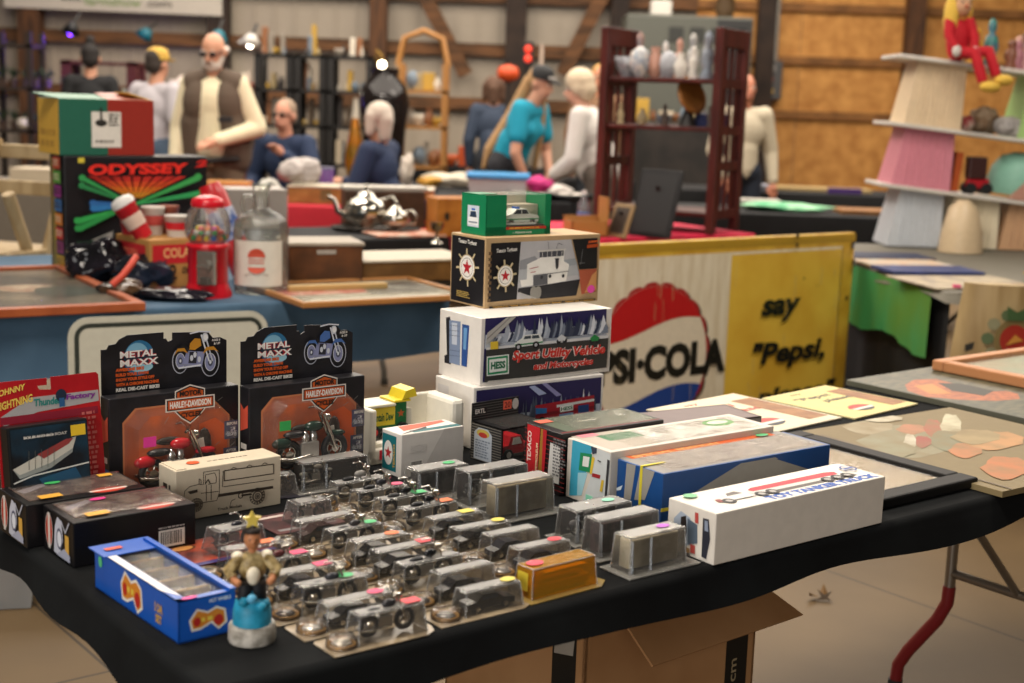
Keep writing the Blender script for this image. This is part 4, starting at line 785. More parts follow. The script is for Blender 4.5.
# ---------------------------------------------------------------- flat signs and pictures at the right end
def card_sign(px_, label, c, ink, seedx, z=.7405, name='soda_card_sign', lift=.004):
    pts = [on(*p, z) for p in px_]; return pts
def flat_board(name, label, cat, O, az, L, D, th, mat, art=None, tilt=0):
    X = mtx(O, rz(az)) @ Matrix.Rotation(tilt, 4, 'X'); mb = MB(); mb.box(0, 0, 0, L, D, th, mat, min(.001, th / 3))
    if art: art(Bd(mb, (0, 0, th), (1, 0, 0), (0, 1, 0), L, D, X))
    o = mb.build(name); o.location = O; o.rotation_euler = (tilt, 0, rz(az)); return tag(o, label, cat)
def soda_art(bg, ink):
    def a(b):
        b.rect(.004, .004, b.w - .004, b.h - .004, bg); b.text('say', b.w * .3, b.h * .86, b.w * .16, b.h * .055, ink, .02, .15); b.text('"Pepsi', b.w * .16, b.h * .66, b.w * .5, b.h * .12, ink, .03, .15); b.text('please"', b.w * .34, b.h * .5, b.w * .5, b.h * .12, ink, .03, .15)
        b.rect(b.w * .74, b.h * .1, b.w * .97, b.h * .82, M('#8a5a30', .5, c2='#a3713f', scale=25)); b.ell(b.w * .42, b.h * .22, b.w * .15, b.h * .1, '#e8e2d4'); b.poly([(b.w * (.42 + .15 * math.cos(t)), b.h * (.22 + .1 * math.sin(t))) for t in [i * PI / 12 for i in range(13)]], '#c23a30'); b.poly([(b.w * (.42 + .15 * math.cos(t)), b.h * (.22 + .1 * math.sin(t))) for t in [PI + .5 + i * (PI - 1) / 12 for i in range(13)]], '#2f3440')
    return a
def quad_sheet(name, label, cat, px_, z, th, mat, art):
    """flat sheet whose near left edge runs between two photo pixels; drawn as a rectangle in its own frame"""
    a, b, c = (on(*p, z) for p in px_); ex = (b - a); L = ex.length; az = math.degrees(math.atan2(ex.x, ex.y)); n = V3((-ex.y, ex.x, 0)).normalized(); D = abs((c - a).dot(n))
    O = a.copy(); O.z = z; return flat_board(name, label, cat, O, az, L, D, th, mat, art)
quad_sheet('soda_card_sign', 'yellow soda card sign, the one lying nearest the big yellow-framed sign', 'sign', ((855, 420), (918, 405), (760, 400)),   .7405, .004, M('#d9cc96', .5), soda_art('#ddcd84', '#4a3f30'))
quad_sheet('soda_card_sign', 'cream soda card sign with red lettering, lying behind the white topped box', 'sign', ((756, 438), (842, 419), (678, 405)),   .7405, .004, M('#ddd2b8', .5), soda_art('#e0d4b6', '#b8483c'))
# framed pictures
def framed(name, label, O, az, L, D, th, fw, fmat, pmat, art=None, glass=True, cat='picture', fprof=.004):
    root = thing(name, label, cat, O, rz(az)); mb = MB()
    for x0, y0, x1, y1 in ((0, 0, L, fw), (0, D - fw, L, D), (0, fw, fw, D - fw), (L - fw, fw, L, D - fw)): mb.box(x0, y0, 0, x1, y1, th, fmat, fprof)
    mb.build('frame', root); mb = MB(); mb.box(fw * .9, fw * .9, .001, L - fw * .9, D - fw * .9, th * .5, pmat)
    if art: art(Bd(mb, (fw, fw, th * .5), (1, 0, 0), (0, 1, 0), L - 2 * fw, D - 2 * fw, mtx(O, rz(az)), .0003))
    mb.build('picture', root)
    if glass: mb = MB(); mb.box(fw * .95, fw * .95, th * .7, L - fw * .95, D - fw * .95, th * .7 + .0008, CL('#fafaf8', .04, .04, 'glass_sheet', .01, .2)); mb.build('glass', root, 'clear glass')
    return root
FBK = M('#141211', .55, spec=.25)
framed('framed_print', 'black framed print on tan paper, behind the white tanker carton and overhanging the edge', uv(1.235, .038, .7405), 52, .285, .43, .02, .042, FBK, M('#a98f66', .6, c2='#987d57', scale=10), lambda b: (b.line([(.3, .1), (.36, .12), (.38, .08)], .004, '#5a4630'), b.ell(.33, .07, .02, .008, '#7a6040'), b.small(.08, .1, .2, .12, 1, '#8a7350', 3)))
MU = lambda c, c2, s=9: M(c, .3, c2=c2, scale=s)
def px_ell(cx, cy, rx, ry, n=18, wob=.12): return [(cx + rx * math.cos(i * 2 * PI / n) * (1 + wob * math.sin(i * 2.3)), cy + ry * math.sin(i * 2 * PI / n) * (1 + wob * math.sin(i * 1.7))) for i in range(n)]
def art_print(b):
    b.crop(680, 340, 2.977)
    for c, x, y, rx, ry in (('#8f8b72', 690, 300, 150, 48), ('#a89c82', 560, 258, 70, 22), ('#b07a5c', 690, 266, 44, 15), ('#a85c4a', 752, 262, 26, 26), ('#cbc4a8', 806, 256, 30, 36), ('#7f8068', 800, 300, 60, 30), ('#9c4e46', 722, 304, 26, 18), ('#cbc5b2', 684, 306, 18, 26), ('#b8784e', 850, 330, 48, 22), ('#b98a5c', 930, 300, 90, 28), ('#8d8a70', 640, 330, 60, 24), ('#b8744a', 970, 382, 70, 34), ('#a08c66', 880, 290, 70, 22), ('#d0c8b0', 600, 236, 60, 10)):
        b.P(M(c, .6, c2='#857452', scale=16, lo=.35, hi=.8), *px_ell(x, y, rx, ry))
    b.L('#6d5a40', .006, (420, 285), (1040, 460)); b.P('#4a3a2a', (715, 385), (735, 390), (745, 402), (725, 398))
O = uv(1.54, .0, .7415)
o = quad_sheet('art_print', 'large washed-out art print in clear sleeve, at the right end of the table', 'picture', ((1002, 498), (1160, 462), (815, 434)), .7405, .012, M('#80704e', .6), art_print)
tag(o, 'large washed-out art print in a clear sleeve, at the right end of the table', 'picture')
def fish_art(b):
    b.rect(.01, .01, b.w - .01, b.h - .01, M('#625f48', .4, c2='#3f4234', scale=26, stretch=(1, 3, 1)))
    b.P(M('#b4602c', .4, c2='#94481f', scale=60), (905, 385), (914, 380), (936, 379), (962, 386), (985, 392), (1006, 391), (1018, 394), (1020, 399), (996, 401), (962, 400), (926, 397), (908, 391)); b.P('#34332a', (938, 383), (962, 384), (994, 391), (984, 396), (952, 391)); b.P('#c2854a', (914, 386), (932, 384), (952, 394), (930, 394))
quad_sheet('painted_board', 'dark green painted board with orange boat shape, behind the washed-out art print', 'picture', ((1036, 427), (1180, 396), (872, 381)), .7405, .014, M('#5f5f52', .5), fish_art)
P1 = on(1024, 388, .775); framed('framed_picture', 'light wood framed picture lying at the far right end of the table', V3((on(1060, 392, .765).x, on(1060, 392, .765).y, .7555)), 52, .5, .37, .028, .035, M('#c98f62', .45, stretch=(2, 30, 30), c2='#b57a50'), M('#b9c0ac', .4, c2='#c9b59a', scale=8))
# ================================================================ THE BARN
def concrete():
    m = M('#5a4830', .6, c2='#6e593c', scale=1.4, detail=8, lo=.3, hi=.7).copy(); m.name = 'concrete_floor'; nt = m.node_tree; N = nt.nodes; b = N['Principled BSDF']
    tc = N.new('ShaderNodeTexCoord'); mp = N.new('ShaderNodeMapping'); mp.inputs['Rotation'].default_value = (0, 0, -rz(52)); nt.links.new(tc.outputs['Object'], mp.inputs[0])
    sx = N.new('ShaderNodeSeparateXYZ'); nt.links.new(mp.outputs[0], sx.inputs[0]); ms = []
    c = math.cos(-rz(52)); s = math.sin(-rz(52)); px = TO.x * c - TO.y * s; py = TO.x * s + TO.y * c
    for o, off in (('X', px + .53), ('Y', py + 1.75)):
        a = N.new('ShaderNodeMath'); a.operation = 'SUBTRACT'; a.inputs[1].default_value = off - 1.07; nt.links.new(sx.outputs[o], a.inputs[0])
        p = N.new('ShaderNodeMath'); p.operation = 'PINGPONG'; p.inputs[1].default_value = 1.07; nt.links.new(a.outputs[0], p.inputs[0])
        g = N.new('ShaderNodeMath'); g.operation = 'GREATER_THAN'; g.inputs[1].default_value = 1.0655; nt.links.new(p.outputs[0], g.inputs[0]); ms.append(g)
    mx = N.new('ShaderNodeMath'); mx.operation = 'MAXIMUM'; nt.links.new(ms[0].outputs[0], mx.inputs[0]); nt.links.new(ms[1].outputs[0], mx.inputs[1])
    mix = N.new('ShaderNodeMix'); mix.data_type = 'RGBA'; nt.links.new(mx.outputs[0], mix.inputs[0]); src = b.inputs['Base Color'].links[0].from_socket; nt.links.new(src, mix.inputs[6]); mix.inputs[7].default_value = lin('#3a2f22'); nt.links.new(mix.outputs[2], b.inputs['Base Color']); return m
mb = MB(); mb.box(-9, -4, -.1, 13, 17.4, 0, concrete()); struct(mb.build('floor'))
YW = 16.6
SID = M('#9c9080', .45); mb = MB(); x = -8.5
while x < 3.0: mb.box(x, YW + .02, 0, x + .2, YW + .06, 5.6, SID); mb.box(x + .2, YW, 0, x + .235, YW + .06, 5.6, SID); x += .235
struct(mb.build('wall_back'), 'white ribbed metal siding')
OSB = M('#cf9650', .7, c2='#a56c30', scale=7, detail=10, lo=.3, hi=.72, stretch=(1, 1, 1)); mb = MB(); sx = 2.0
while sx < 12: mb.box(sx + .004, YW - .03, 0, sx + 1.216, YW, 5.6, OSB); sx += 1.22
struct(mb.build('wall_right'), 'orange oriented strand board panelling')
WD = M('#5d3a1d', .7, c2='#3c2412', scale=5, stretch=(4, 4, .6)); DK = M('#33241a', .75, c2='#241811', scale=5); WG = M('#6b4524', .7, c2='#43290f', scale=4, stretch=(.5, 3, 3))
n_ = [0]
def trim(mb, lab=None): n_[0] += 1; return struct(mb.build('trim_%d' % n_[0]), lab)
for px_, wd, mt in ((32, .26, WD), (219, .24, DK), (378, .2, WD), (515, .24, DK), (764, .2, DK), (600 + 312, .2, WD), (618, .2, DK)):
    p = at(px_, 60, YW - .14); mb = MB(); mb.box(p.x - wd / 2, YW - .24, 0, p.x + wd / 2, YW - .04, 5.6, mt, .006); trim(mb, 'upright timber post')
for z in (1.98, 2.58, 3.2, 1.36):
    mb = MB(); mb.box(-8.5, YW - .11, z - .07, 2.0, YW - .06, z + .07, WG); trim(mb, 'horizontal timber girt')
for z in (1.98, 2.58, 3.2, 1.36):
    mb = MB(); mb.box(2.0, YW - .09, z - .045, 12, YW - .035, z + .045, M('#8a5c2e', .7, c2='#6a441e', scale=5)); trim(mb, 'horizontal timber girt')
for a, b in (((424, -5), (466, 75)), ((604, -8), (562, 75))):
    p, q = at(*a, YW - .17), at(*b, YW - .17); mb = MB(); d = (q - p).normalized(); s_ = V3((d.z, 0, -d.x)) * .08; k = [p + s_, q + s_, q - s_, p - s_]
    mb.prism([(v.x, v.z) for v in k], (0, YW - .26, 0), (1, 0, 0), (0, 0, 1), .08, WG); trim(mb, 'diagonal timber brace')
# banner
p0, p1 = at(4, 7, YW - .265), at(222, 16, YW - .265); X = Matrix.Translation(p0) @ Matrix.Rotation(math.atan2(p1.z - p0.z, p1.x - p0.x), 4, 'Y').inverted()
mb = MB(); W_ = (p1 - p0).length; mb.box(0, 0, 0, W_, .02, .9, M('#bcb3a6', .6)); b = Bd(mb, (0, 0, 0), (1, 0, 0), (0, 0, 1), W_, .9, None, .002)
b.text('www.', W_ * .26, .10, W_ * .1, .05, '#3a352f', .04); b.text('farmshow', W_ * .37, .06, W_ * .26, .10, '#6f8a4a', .01); b.text('.com', W_ * .65, .07, W_ * .12, .06, '#6d685f', .02)
o = mb.build('banner', X=X); tag(o, 'long off-white banner with web address, hung at the top left of back wall', 'banner')
# electrical box with conduits
p = at(770, 80, YW - .2); mb = MB(); GRY = M('#4d4c4c', .45); root = thing('electrical_box', 'grey electrical panel box with conduits on the orange board wall', 'electrical box', (p.x, YW - .03, p.z))
mb.box(-.14, -.16, -.22, .14, -.005, .22, GRY, .012); mb.build('cabinet', root); mb = MB(); b = Bd(mb, (-.14, -.162, -.22), (1, 0, 0), (0, 0, 1), .28, .44, None, .001); b.rect(.06, .32, .2, .4, '#8a8580'); b.rect(.1, .2, .18, .26, '#a04a3a'); b.rect(.09, .07, .19, .12, '#c9a24a'); mb.build('warning_label', root)
for dx in (-.09, -.02, .06): mb = MB(); mb.cyl((dx, -.07, .22), (dx, -.07, 3.0), .028, M('#a9a49a', .4, .5)); mb.build('conduit', root)
# grey heater unit
p0, p1 = at(622, 62, 15.4), at(748, 20, 15.4); mb = MB(); HT = M('#56574f', .5); root = thing('grey_cabinet_unit', 'large grey metal cabinet with vents standing behind the curio shelf', 'cabinet', (p0.x, 15.0, 0))
mb.box(0, 0, 0, p1.x - p0.x, .8, p1.z, HT, .02); mb.build('cabinet_body', root); mb = MB()
for i in range(4): mb.box(.45 + i * .22, -.012, p1.z - .27, .6 + i * .22, .002, p1.z - .12, M('#2f302d', .6))
mb.box(p1.x - p0.x - .38, -.012, p1.z - 1.3, p1.x - p0.x - .02, .002, p1.z - .03, M('#2a2a2a', .5)); mb.build('vent', root, 'dark vents')
o = MB(); o.box(0, 0, 0, .22, .2, .16, M('#cfcac0', .5), .02); o = o.build('storage_box'); place(o, (p0.x + .27, 15.2, p1.z)); tag(o, 'small white box on top of the grey cabinet unit', 'box')
o = MB(); o.lathe([(.08, 0), (.11, .1), (.09, .2), (.12, .26)], M('#4d3a22', .6)); o = o.build('basket'); place(o, (p0.x + 1.05, 15.2, p1.z)); tag(o, 'dark basket on top of the grey cabinet unit', 'basket')

# ---------------------------------------------------------------- tables of the other stalls
def skirt_table(label, O, az, L, D, clothmat, drop, clabel, z=.74, group=None, seed=4):
    fold_table(label, O, az, L, D, z - .002, '#6f6a62', '#4b4741')
    ux = V3((math.sin(math.radians(az)), math.cos(math.radians(az)), 0)); uy = V3((-ux.y, ux.x, 0))
    cloth('tablecloth', clabel, O, ux, uy, L, D, z, (lambda sd, t: drop + .015 * math.sin(t * 9 + sd)), clothmat, .01, .06, seed, 18)
BAZ = 58; bU = V3((math.sin(math.radians(BAZ)), math.cos(math.radians(BAZ)), 0)); bV = V3((-bU.y, bU.x, 0)); BO = V3((-1.52, 4.1, 0)) - bU * .9
def bp(s, t, z=.7405): return BO + bU * s + bV * t + V3((0, 0, z))
BLUEC = M('#46627a', .8, c2='#3b566d', scale=6, bump=.15)
skirt_table('folding table under the blue cloth with soda collectibles', BO, BAZ, 2.42, 1.5, BLUEC, .2, 'slate blue cloth hanging over the front of the collectibles table')
REDC = M('#d42048', .85, c2='#b81838', scale=14, bump=.4)
rO = on(560, 240, .74); rO.z = 0; rA = 56; rU = V3((math.sin(math.radians(rA)), math.cos(math.radians(rA)), 0)); rV = V3((-rU.y, rU.x, 0))
skirt_table('folding table under the crimson cloth holding the curio shelf', rO - rU * .1, rA, 1.42, .9, REDC, .25, 'crumpled crimson cloth under the wooden curio shelf', seed=8)
BLK = M('#121214', .85, c2='#0c0c0e', scale=8); GRC = M('#4f7f2c', .7, c2='#2f8a52', scale=2)
T2 = V3((-1.75, 6.1, 0)); skirt_table('folding table with dark cloth behind the blue table, under the tea set', T2, 60, 1.64, .62, BLK, .22, 'dark cloth under the silver tea set')
gO = on(946, 292, .74); gO.z = 0; gA = 84; gU = V3((math.sin(math.radians(gA)), math.cos(math.radians(gA)), 0)); gV = V3((-gU.y, gU.x, 0))
skirt_table('folding table at the right under newspapers and the white shelf unit', gO, gA, 1.9, 1.9, M('#6f6a5e', .7), .04, 'plain grey cover on the right stall table')
o = MB(); X = mtx(gO, rz(gA)); rr = []
for lev in range(6):
    rr.append([(-.016 - .008 * math.sin(t * 40) * lev / 5 - .002 * lev, t, .725 - lev * .05 - (.02 * math.sin(t * 9) * lev / 5)) for t in [.1 + i * .05 for i in range(22)]])
o.ring(rr, GRC, closed=False, caps=(False, False)); o = o.build('green_cloth'); place(o, gO, rz(gA)); tag(o, 'lime to emerald green cloth hanging from the right stall table edge', 'cloth')
o = MB(); rr = []
for lev in range(5): rr.append([(.03 - .01 * math.sin(t * 30) * lev / 4, t, .70 - lev * .165) for t in [.02 + i * .06 for i in range(30)]])
o.ring(rr, BLK, closed=False, caps=(False, False)); o = o.build('black_skirt_cloth'); place(o, gO, rz(gA)); tag(o, 'black cloth hanging to the floor beneath the green cloth', 'cloth')
# far rows of tables: pixel centre, depth, length, azimuth, label
for i, (x, y, Y, L, D, az, mt, lab, cl) in enumerate((
    (425, 160, 10.6, 1.1, .8, 92, BLK, 'folding table in black behind the seated woman in navy', 'black cloth of the table behind the seated woman in navy'),
    (500, 170, 9.6, .98, .8, 92, BLK, 'folding table in black under the blue-lidded tub', 'black cloth under the blue-lidded tub'),
    (830, 175, 11.6, 3.0, .8, 92, BLK, 'folding table in black along the orange board wall', 'black cloth on the table along the orange board wall'),
    (800, 210, 9.2, 2.2, .8, 92, BLK, 'folding table in black holding the green cloth bundle', 'black cloth under the green cloth bundle'),
    (320, 180, 8.6, 1.9, .8, 88, M('#b3202f', .8, bump=.2), 'folding table with bright red cloth under the long tan carton', 'bright red cloth hanging below the long tan carton'),
    (20, 150, 9.5, 1.6, .8, 92, M('#6d655a', .7), 'grey table at the far left behind the folding chair', 'grey cloth on the table at the far left'),
    (475, 110, 14.2, 2.0, .7, 92, BLK, 'far black table below the shop lights at the centre post', 'black cloth on the far table at the centre post'))):
    c = at(x, y, Y); a = math.radians(az); ux = V3((math.sin(a), math.cos(a), 0)); uy = V3((-ux.y, ux.x, 0)); O = V3((c.x, Y, 0)) - ux * L / 2
    skirt_table(lab, O, az, L, D, mt, .45 if i != 4 else .3, cl, seed=20 + i)

# ---------------------------------------------------------------- the Pepsi sign
SR = at(856, 232, 6.35); SL_ = at(598, 245, 5.4); sx_ = V3((SR.x - SL_.x, SR.y - SL_.y, 0)); sL0 = sx_.length; sx_.normalize(); SAZ = math.degrees(math.atan2(sx_.x, sx_.y))
sLen = 2.12; sH = SR.z - .004; sO = V3((SR.x, SR.y, 0)) - sx_ * sLen
X = mtx(sO + V3((0, 0, .002)), rz(SAZ)); mb = MB(); YL = M('#d4ab3c', .4, c2='#c0922a', scale=7); mb.box(0, 0, 0, sLen, .03, sH, YL, .006)
root = thing('soda_sign', 'big yellow-framed tin sign reading PEPSI-COLA and say "Pepsi, please"', 'sign', sO + V3((0, 0, .002)), rz(SAZ))
f = Bd(mb, (0, 0, 0), (1, 0, 0), (0, 0, 1), sLen, sH, X, .0008)
CRM = M('#ded2ba', .45, c2='#cfbfa2', scale=5, stretch=(6, 1, 1)); f.crop(580, 220, 3.4138)
tl = f.q(-300, 160); x0 = .14; tr = f.q(893, 105); br = f.q(893, 600); ybot = .09; ytop = f.q(300, 122)[1]
f.rect(0, ytop + .02, sLen, ytop + .05, '#a88424')
f.rect(x0, ybot, tr[0], ytop, CRM); yl0 = f.q(512, 200)[0]; yr0 = f.q(885, 200)[0]; f.rect(yl0, ybot, yr0, ytop - .012, M('#dcb544', .4, c2='#d0a236', scale=4))
f.rect(x0 - .01, ybot, x0, ytop, '#8f6d20'); f.line([(tr[0] + .003, ybot), (tr[0] + .003, ytop)], .004, '#8f6d20')
# bottle cap
cc = f.q(243, 480); r_top = f.q(240, 205); Rc = r_top[1] - cc[1]; rt_ = f.q(388, 480); Rx = abs(rt_[0] - cc[0]) * .985; Rr = max(Rc, Rx) * .97
n = 21; crown = []
for i in range(n * 6):
    t = i / (n * 6) * 2 * PI; w_ = 1 + .045 * (abs(math.sin(t * n / 2)) ** .6) ; crown.append((cc[0] + Rr * .965 * w_ * math.cos(t), cc[1] + Rr * .965 * w_ * math.sin(t)))
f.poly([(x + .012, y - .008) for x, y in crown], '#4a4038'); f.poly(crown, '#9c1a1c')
inner = [(cc[0] + Rr * .955 * math.cos(i * PI / 32), cc[1] + Rr * .955 * math.sin(i * PI / 32)) for i in range(64)]
f.poly(inner, '#d8cbb4')
def wave(x, up): # the two wavy colour borders, as fractions of the cap radius
    return (.40 + .13 * math.sin(x * 2.3 + .35)) if up else (-.47 + .13 * math.sin(x * 2.3 + .35))
for up, col in ((True, '#b3161a'), (False, '#1f3f86')):
    xs = [i / 24 * 1.9 - .95 for i in range(25)]; b_ = [(x, wave(x, up)) for x in xs if abs(wave(x, up)) < math.sqrt(max(0, .905 - x * x))]
    a0 = math.atan2(b_[-1][1], b_[-1][0]); a1 = math.atan2(b_[0][1], b_[0][0])
    if up: arc = [a0 + (a1 - a0) * i / 24 for i in range(25)]
    else: a1 -= 2 * PI if a1 > a0 else 0; arc = [a0 + (a1 - a0) * i / 24 for i in range(25)]
    f.poly([(cc[0] + Rr * x, cc[1] + Rr * y) for x, y in b_] + [(cc[0] + Rr * .953 * math.cos(t), cc[1] + Rr * .953 * math.sin(t)) for t in arc], col)
a = f.q(105, 560); e_ = f.q(488, 522); h_ = f.q(260, 425)[1] - f.q(258, 545)[1]
wS = e_[0] - a[0]; f.text('PSI·COLA', a[0] - wS * .125, f.q(258, 545)[1], wS * 1.125, h_, '#17150f', .055); f.text('PE', a[0] - wS * .125 - wS * .29, f.q(258, 545)[1], wS * .27, h_, '#17150f', .055)
def stext(t, bl, tr_, sh=.18, bo=.025):
    p, q = f.q(*bl), f.q(*tr_); f.text(t, p[0], p[1], q[0] - p[0], q[1] - p[1], '#17150f', .04, sh)
stext('say', (610, 352), (748, 262)); stext('"Pepsi,', (580, 518), (832, 392)); p = f.q(590, 660); q = f.q(865, 565); f.text('please"', p[0], p[1] + .025, q[0] - p[0], q[1] - p[1] + .012, '#17150f', .04, .18)
for x, y, r in ((735, 50, .014), (733, 85, .012), (922, 85, .02), (925, 145, .018), (900, 265, .012), (755, 198, .006), (800, 222, .004), (660, 95, .004), (475, 88, .004)):
    q = f.q(x, y); f.ell(q[0], q[1], r * .7, r, '#241a12', 9); 
for x, y in ((925, 148), (921, 88)): q = f.q(x, y); f.ell(q[0], q[1], .007, .008, '#8d8880', 8)
rs = random.Random(2)
for _ in range(22):
    x = rs.uniform(x0 + .5, tr[0]); y = rs.uniform(ybot, ytop - .1); f.line([(x, y), (x + rs.uniform(-.004, .004), y + rs.uniform(.03, .12))], rs.uniform(.001, .003), '#b39c72')
mb.build('sign_panel', root)
for s0 in (.04, sLen - .03): mb = MB(); mb.box(s0 - .012, .028, 0, s0 + .012, .05, sH * .97, M('#6a5a3a', .6)); mb.build('stiffener', root)

# ---------------------------------------------------------------- white traffic sign leaning on the blue table
p = at(68, 352, 4.02); q = at(268, 330, 4.3); ex = V3((q.x - p.x, q.y - p.y, 0)); wz = ex.length; az = math.degrees(math.atan2(ex.x, ex.y)); ztop = at(75, 322, 4.02).z
O = V3((p.x, p.y, .004)); rad = .06; h_ = ztop - .004 + .01
def rrect(w_, h, r, i=0):
    pts = []
    for cx, cy, a0 in ((w_ - r, r, -90), (w_ - r, h - r, 0), (r, h - r, 90), (r, r, 180)):
        for k_ in range(7): a = math.radians(a0 + k_ * 15); pts.append((cx + (r - i) * math.cos(a), cy + (r - i) * math.sin(a)))
    return pts
mb = MB(); WS = M('#b9b6a6', .4); mb.prism(rrect(wz, h_, rad), (0, 0, 0), (1, 0, 0), (0, 0, 1), .004, WS); b = Bd(mb, (0, 0, 0), (1, 0, 0), (0, 0, 1), wz, h_, None, .0006)
b.poly(rrect(wz, h_, rad, .018), '#2b302a'); b.poly(rrect(wz, h_, rad, .032), '#bcb9a9')
o = mb.build('road_sign'); place(o, O, rz(az)); tag(o, 'blank white rounded road sign with black border, leaning before the blue cloth', 'sign')

# ---------------------------------------------------------------- things on the blue table
ODZ = .7405
ob = on(66, 274, .74); azO = 54
def solve(fn, lo, hi, target):
    for _ in range(40):
        m = (lo + hi) / 2
        if fn(m) < target: lo = m
        else: hi = m
    return lo
def proj(p):
    p = V3(p) - EYE; d = p.y * C_P - p.z * S_P; u = p.y * S_P + p.z * C_P; a, b = p.x / d, u / d; a, b = a * C_R + b * S_R, -a * S_R + b * C_R
    return 512 + F * a, 341.5 - F * b
hO = solve(lambda h: -proj(ob + V3((0, 0, h)))[1], 0, .8, -156); uO = V3((math.sin(math.radians(azO)), math.cos(math.radians(azO)), 0)); vO = V3((-uO.y, uO.x, 0))
LO = solve(lambda L: proj(ob + uO * L + V3((0, 0, hO)))[0], .1, 1.2, 207); DO = .16
mb, X, f, e, t, fin = carton('game_console_box', 'black video game box with red ODYSSEY lettering and rainbow rays', 'box', V3((ob.x, ob.y, ODZ)), azO, LO, DO, hO, M('#151417', .4), None, .004)
f.step = .0006; f.crop(0, 150, 4); vp = (535, 200)
cols = ['#b52a20', '#c2461f', '#cc6a20', '#d08a28']
for i in range(9):
    xa, xb = 350 + i * 44, 350 + i * 44 + 36; 
    for k_, c in enumerate(cols):
        ta, tb = k_ / 4 * .9, (k_ + 1) / 4 * .9; P_ = lambda x, t_: (x + (vp[0] - x) * t_, 104 + (vp[1] - 104) * t_)
        f.P(c, P_(xa, ta), P_(xb, ta), P_(xb, tb), P_(xa, tb))
f.T('ODYSSEY', '#d8281c', (345, 100), (745, 92), 44, .05, .1); f.T('2', '#c8201c', (770, 70), (820, 62), 26, .04, .2)
for (a_, c) in (((320, 110), '#2f8f4a'), ((318, 140), '#267a44'), ((300, 280), '#2f9a4a'), ((302, 310), '#2a8a44'), ((780, 105), '#3a9a4e'), ((800, 165), '#2f9a56'), ((360, 210), '#2a5f9a'), ((362, 230), '#2a6fa8')):
    f.P(c, (a_[0], a_[1] - 9), (a_[0] + 8, a_[1] + 14), (525, 218), (522, 212)); f.E(c, a_[0], a_[1], 14, 13)
f.P('#c9b83a', (300, 30), (325, 28), (325, 48), (300, 50)); f.P('#8d8a84', (300, 380), (440, 320), (430, 400), (330, 410)); f.P('#b39a72', (480, -5), (550, -5), (510, 12))
e.step = .0006; w_ = e.w
for i, c in enumerate(('#3a3a3c', '#b8922a', '#55514c', '#c8b23a')): e.rect(w_ * (.04 + i * .1), .01, w_ * (.1 + i * .1), hO - .01, c)
r0 = random.Random(3)
for k_, c in enumerate(('#c8a22c', '#8a3a6a', '#c0302c', '#d07a28', '#3a6aa0', '#8a2a7a', '#5a9a3a', '#b8482a')): e.rect(w_ * .46, .02 + k_ * hO * .12, w_ * .95, .02 + k_ * hO * .12 + hO * .1, c); e.small(w_ * .5, .03 + k_ * hO * .12, w_ * .9, .03 + k_ * hO * .12 + hO * .06, 2, r0.choice(('#2a2020', '#d9c9a8')), k_)
fin()
# green, red and yellow carton
gb = ob + V3((0, 0, hO)) + vO * .01 - uO * .01; gb.z = ODZ + hO + .001; azG = 54; hG = solve(lambda h: -proj(gb + V3((0, 0, h)))[1], 0, .5, -98); uG = V3((math.sin(math.radians(azG)), math.cos(math.radians(azG)), 0)); LG = solve(lambda L: proj(gb + uG * L + V3((0, 0, hG)))[0], .1, 1, 154)
mb, X, f, e, t, fin = carton('game_carton', 'green and red carton with yellow end and white label, stacked on the video game box', 'box', gb, azG, LG, .24, hG, M('#1f5a48', .45), None, .003)
f.step = .0006; e.step = .0006; f.rect(LG * .5, .002, LG - .002, hG - .002, '#8a2418'); f.rect(LG * .33, .03, LG * .64, hG - .045, '#cfcac0')
cx, cy = LG * .43, hG * .58; f.ell(cx, cy, .022, .013, '#26231f'); f.rect(cx - .004, cy, cx + .004, cy + .055, '#26231f'); f.small(LG * .51, hG * .52, LG * .62, hG * .76, 4, '#3a362f', 2); f.small(LG * .37, .045, LG * .6, .06, 1, '#5a554c', 4)
e.rect(.002, .002, e.w - .002, hG - .002, '#d8a83f'); e.small(.03, .02, .2, .1, 2, '#b88a34', 2)
o = fin(); mb = MB()
mb.prism([(0, 0), (LG * .5, 0), (LG * .5, .13), (-.05, .15)], (0, 0, hG), (1, 0, .0), (0, .97, .12), .003, M('#3f7a5c', .4)); mb.build('green_flap', o, 'raised green flap'); mb = MB(); mb.prism([(LG * .5, 0), (LG * .98, 0), (LG * .85, .16), (LG * .5, .14)], (0, 0, hG), (1, 0, 0), (0, .97, .16), .003, M('#a05a48', .4)); mb.build('red_flap', o, 'raised red flap'); mb = MB(); mb.prism([(0, 0), (.12, 0), (.1, .09), (.02, .09)], (LG, 0.01, hG), (-.25, .97, 0), (-.95, 0, .3), .003, M('#d8a83f', .5)); mb.build('yellow_flap', o, 'raised yellow flap')
# picture frame at the left of the blue table
WF = M('#a5562f', .45, c2='#87401f', scale=6)
A_ = on(146, 302, .77); c_ = on(60, 264, .77); D_ = (c_ - A_).dot(bV); framed('framed_picture', 'wood framed dark picture lying at the left end of the blue table', V3((A_.x, A_.y, .7415)) - bU * .75, BAZ, .75, abs(D_), .028, .035, WF, M('#2f241e', .5, c2='#8d7c66', scale=5, lo=.42, hi=.7), lambda b: (b.poly([(.02, .02), (.3, .01), (.18, .1)], '#8f918c'), b.ell(b.w * .7, b.h * .5, .1, .09, M('#a0705a', .4, c2='#c9b49a', scale=20)), b.ell(b.w * .85, b.h * .4, .1, .12, '#2c352c')))
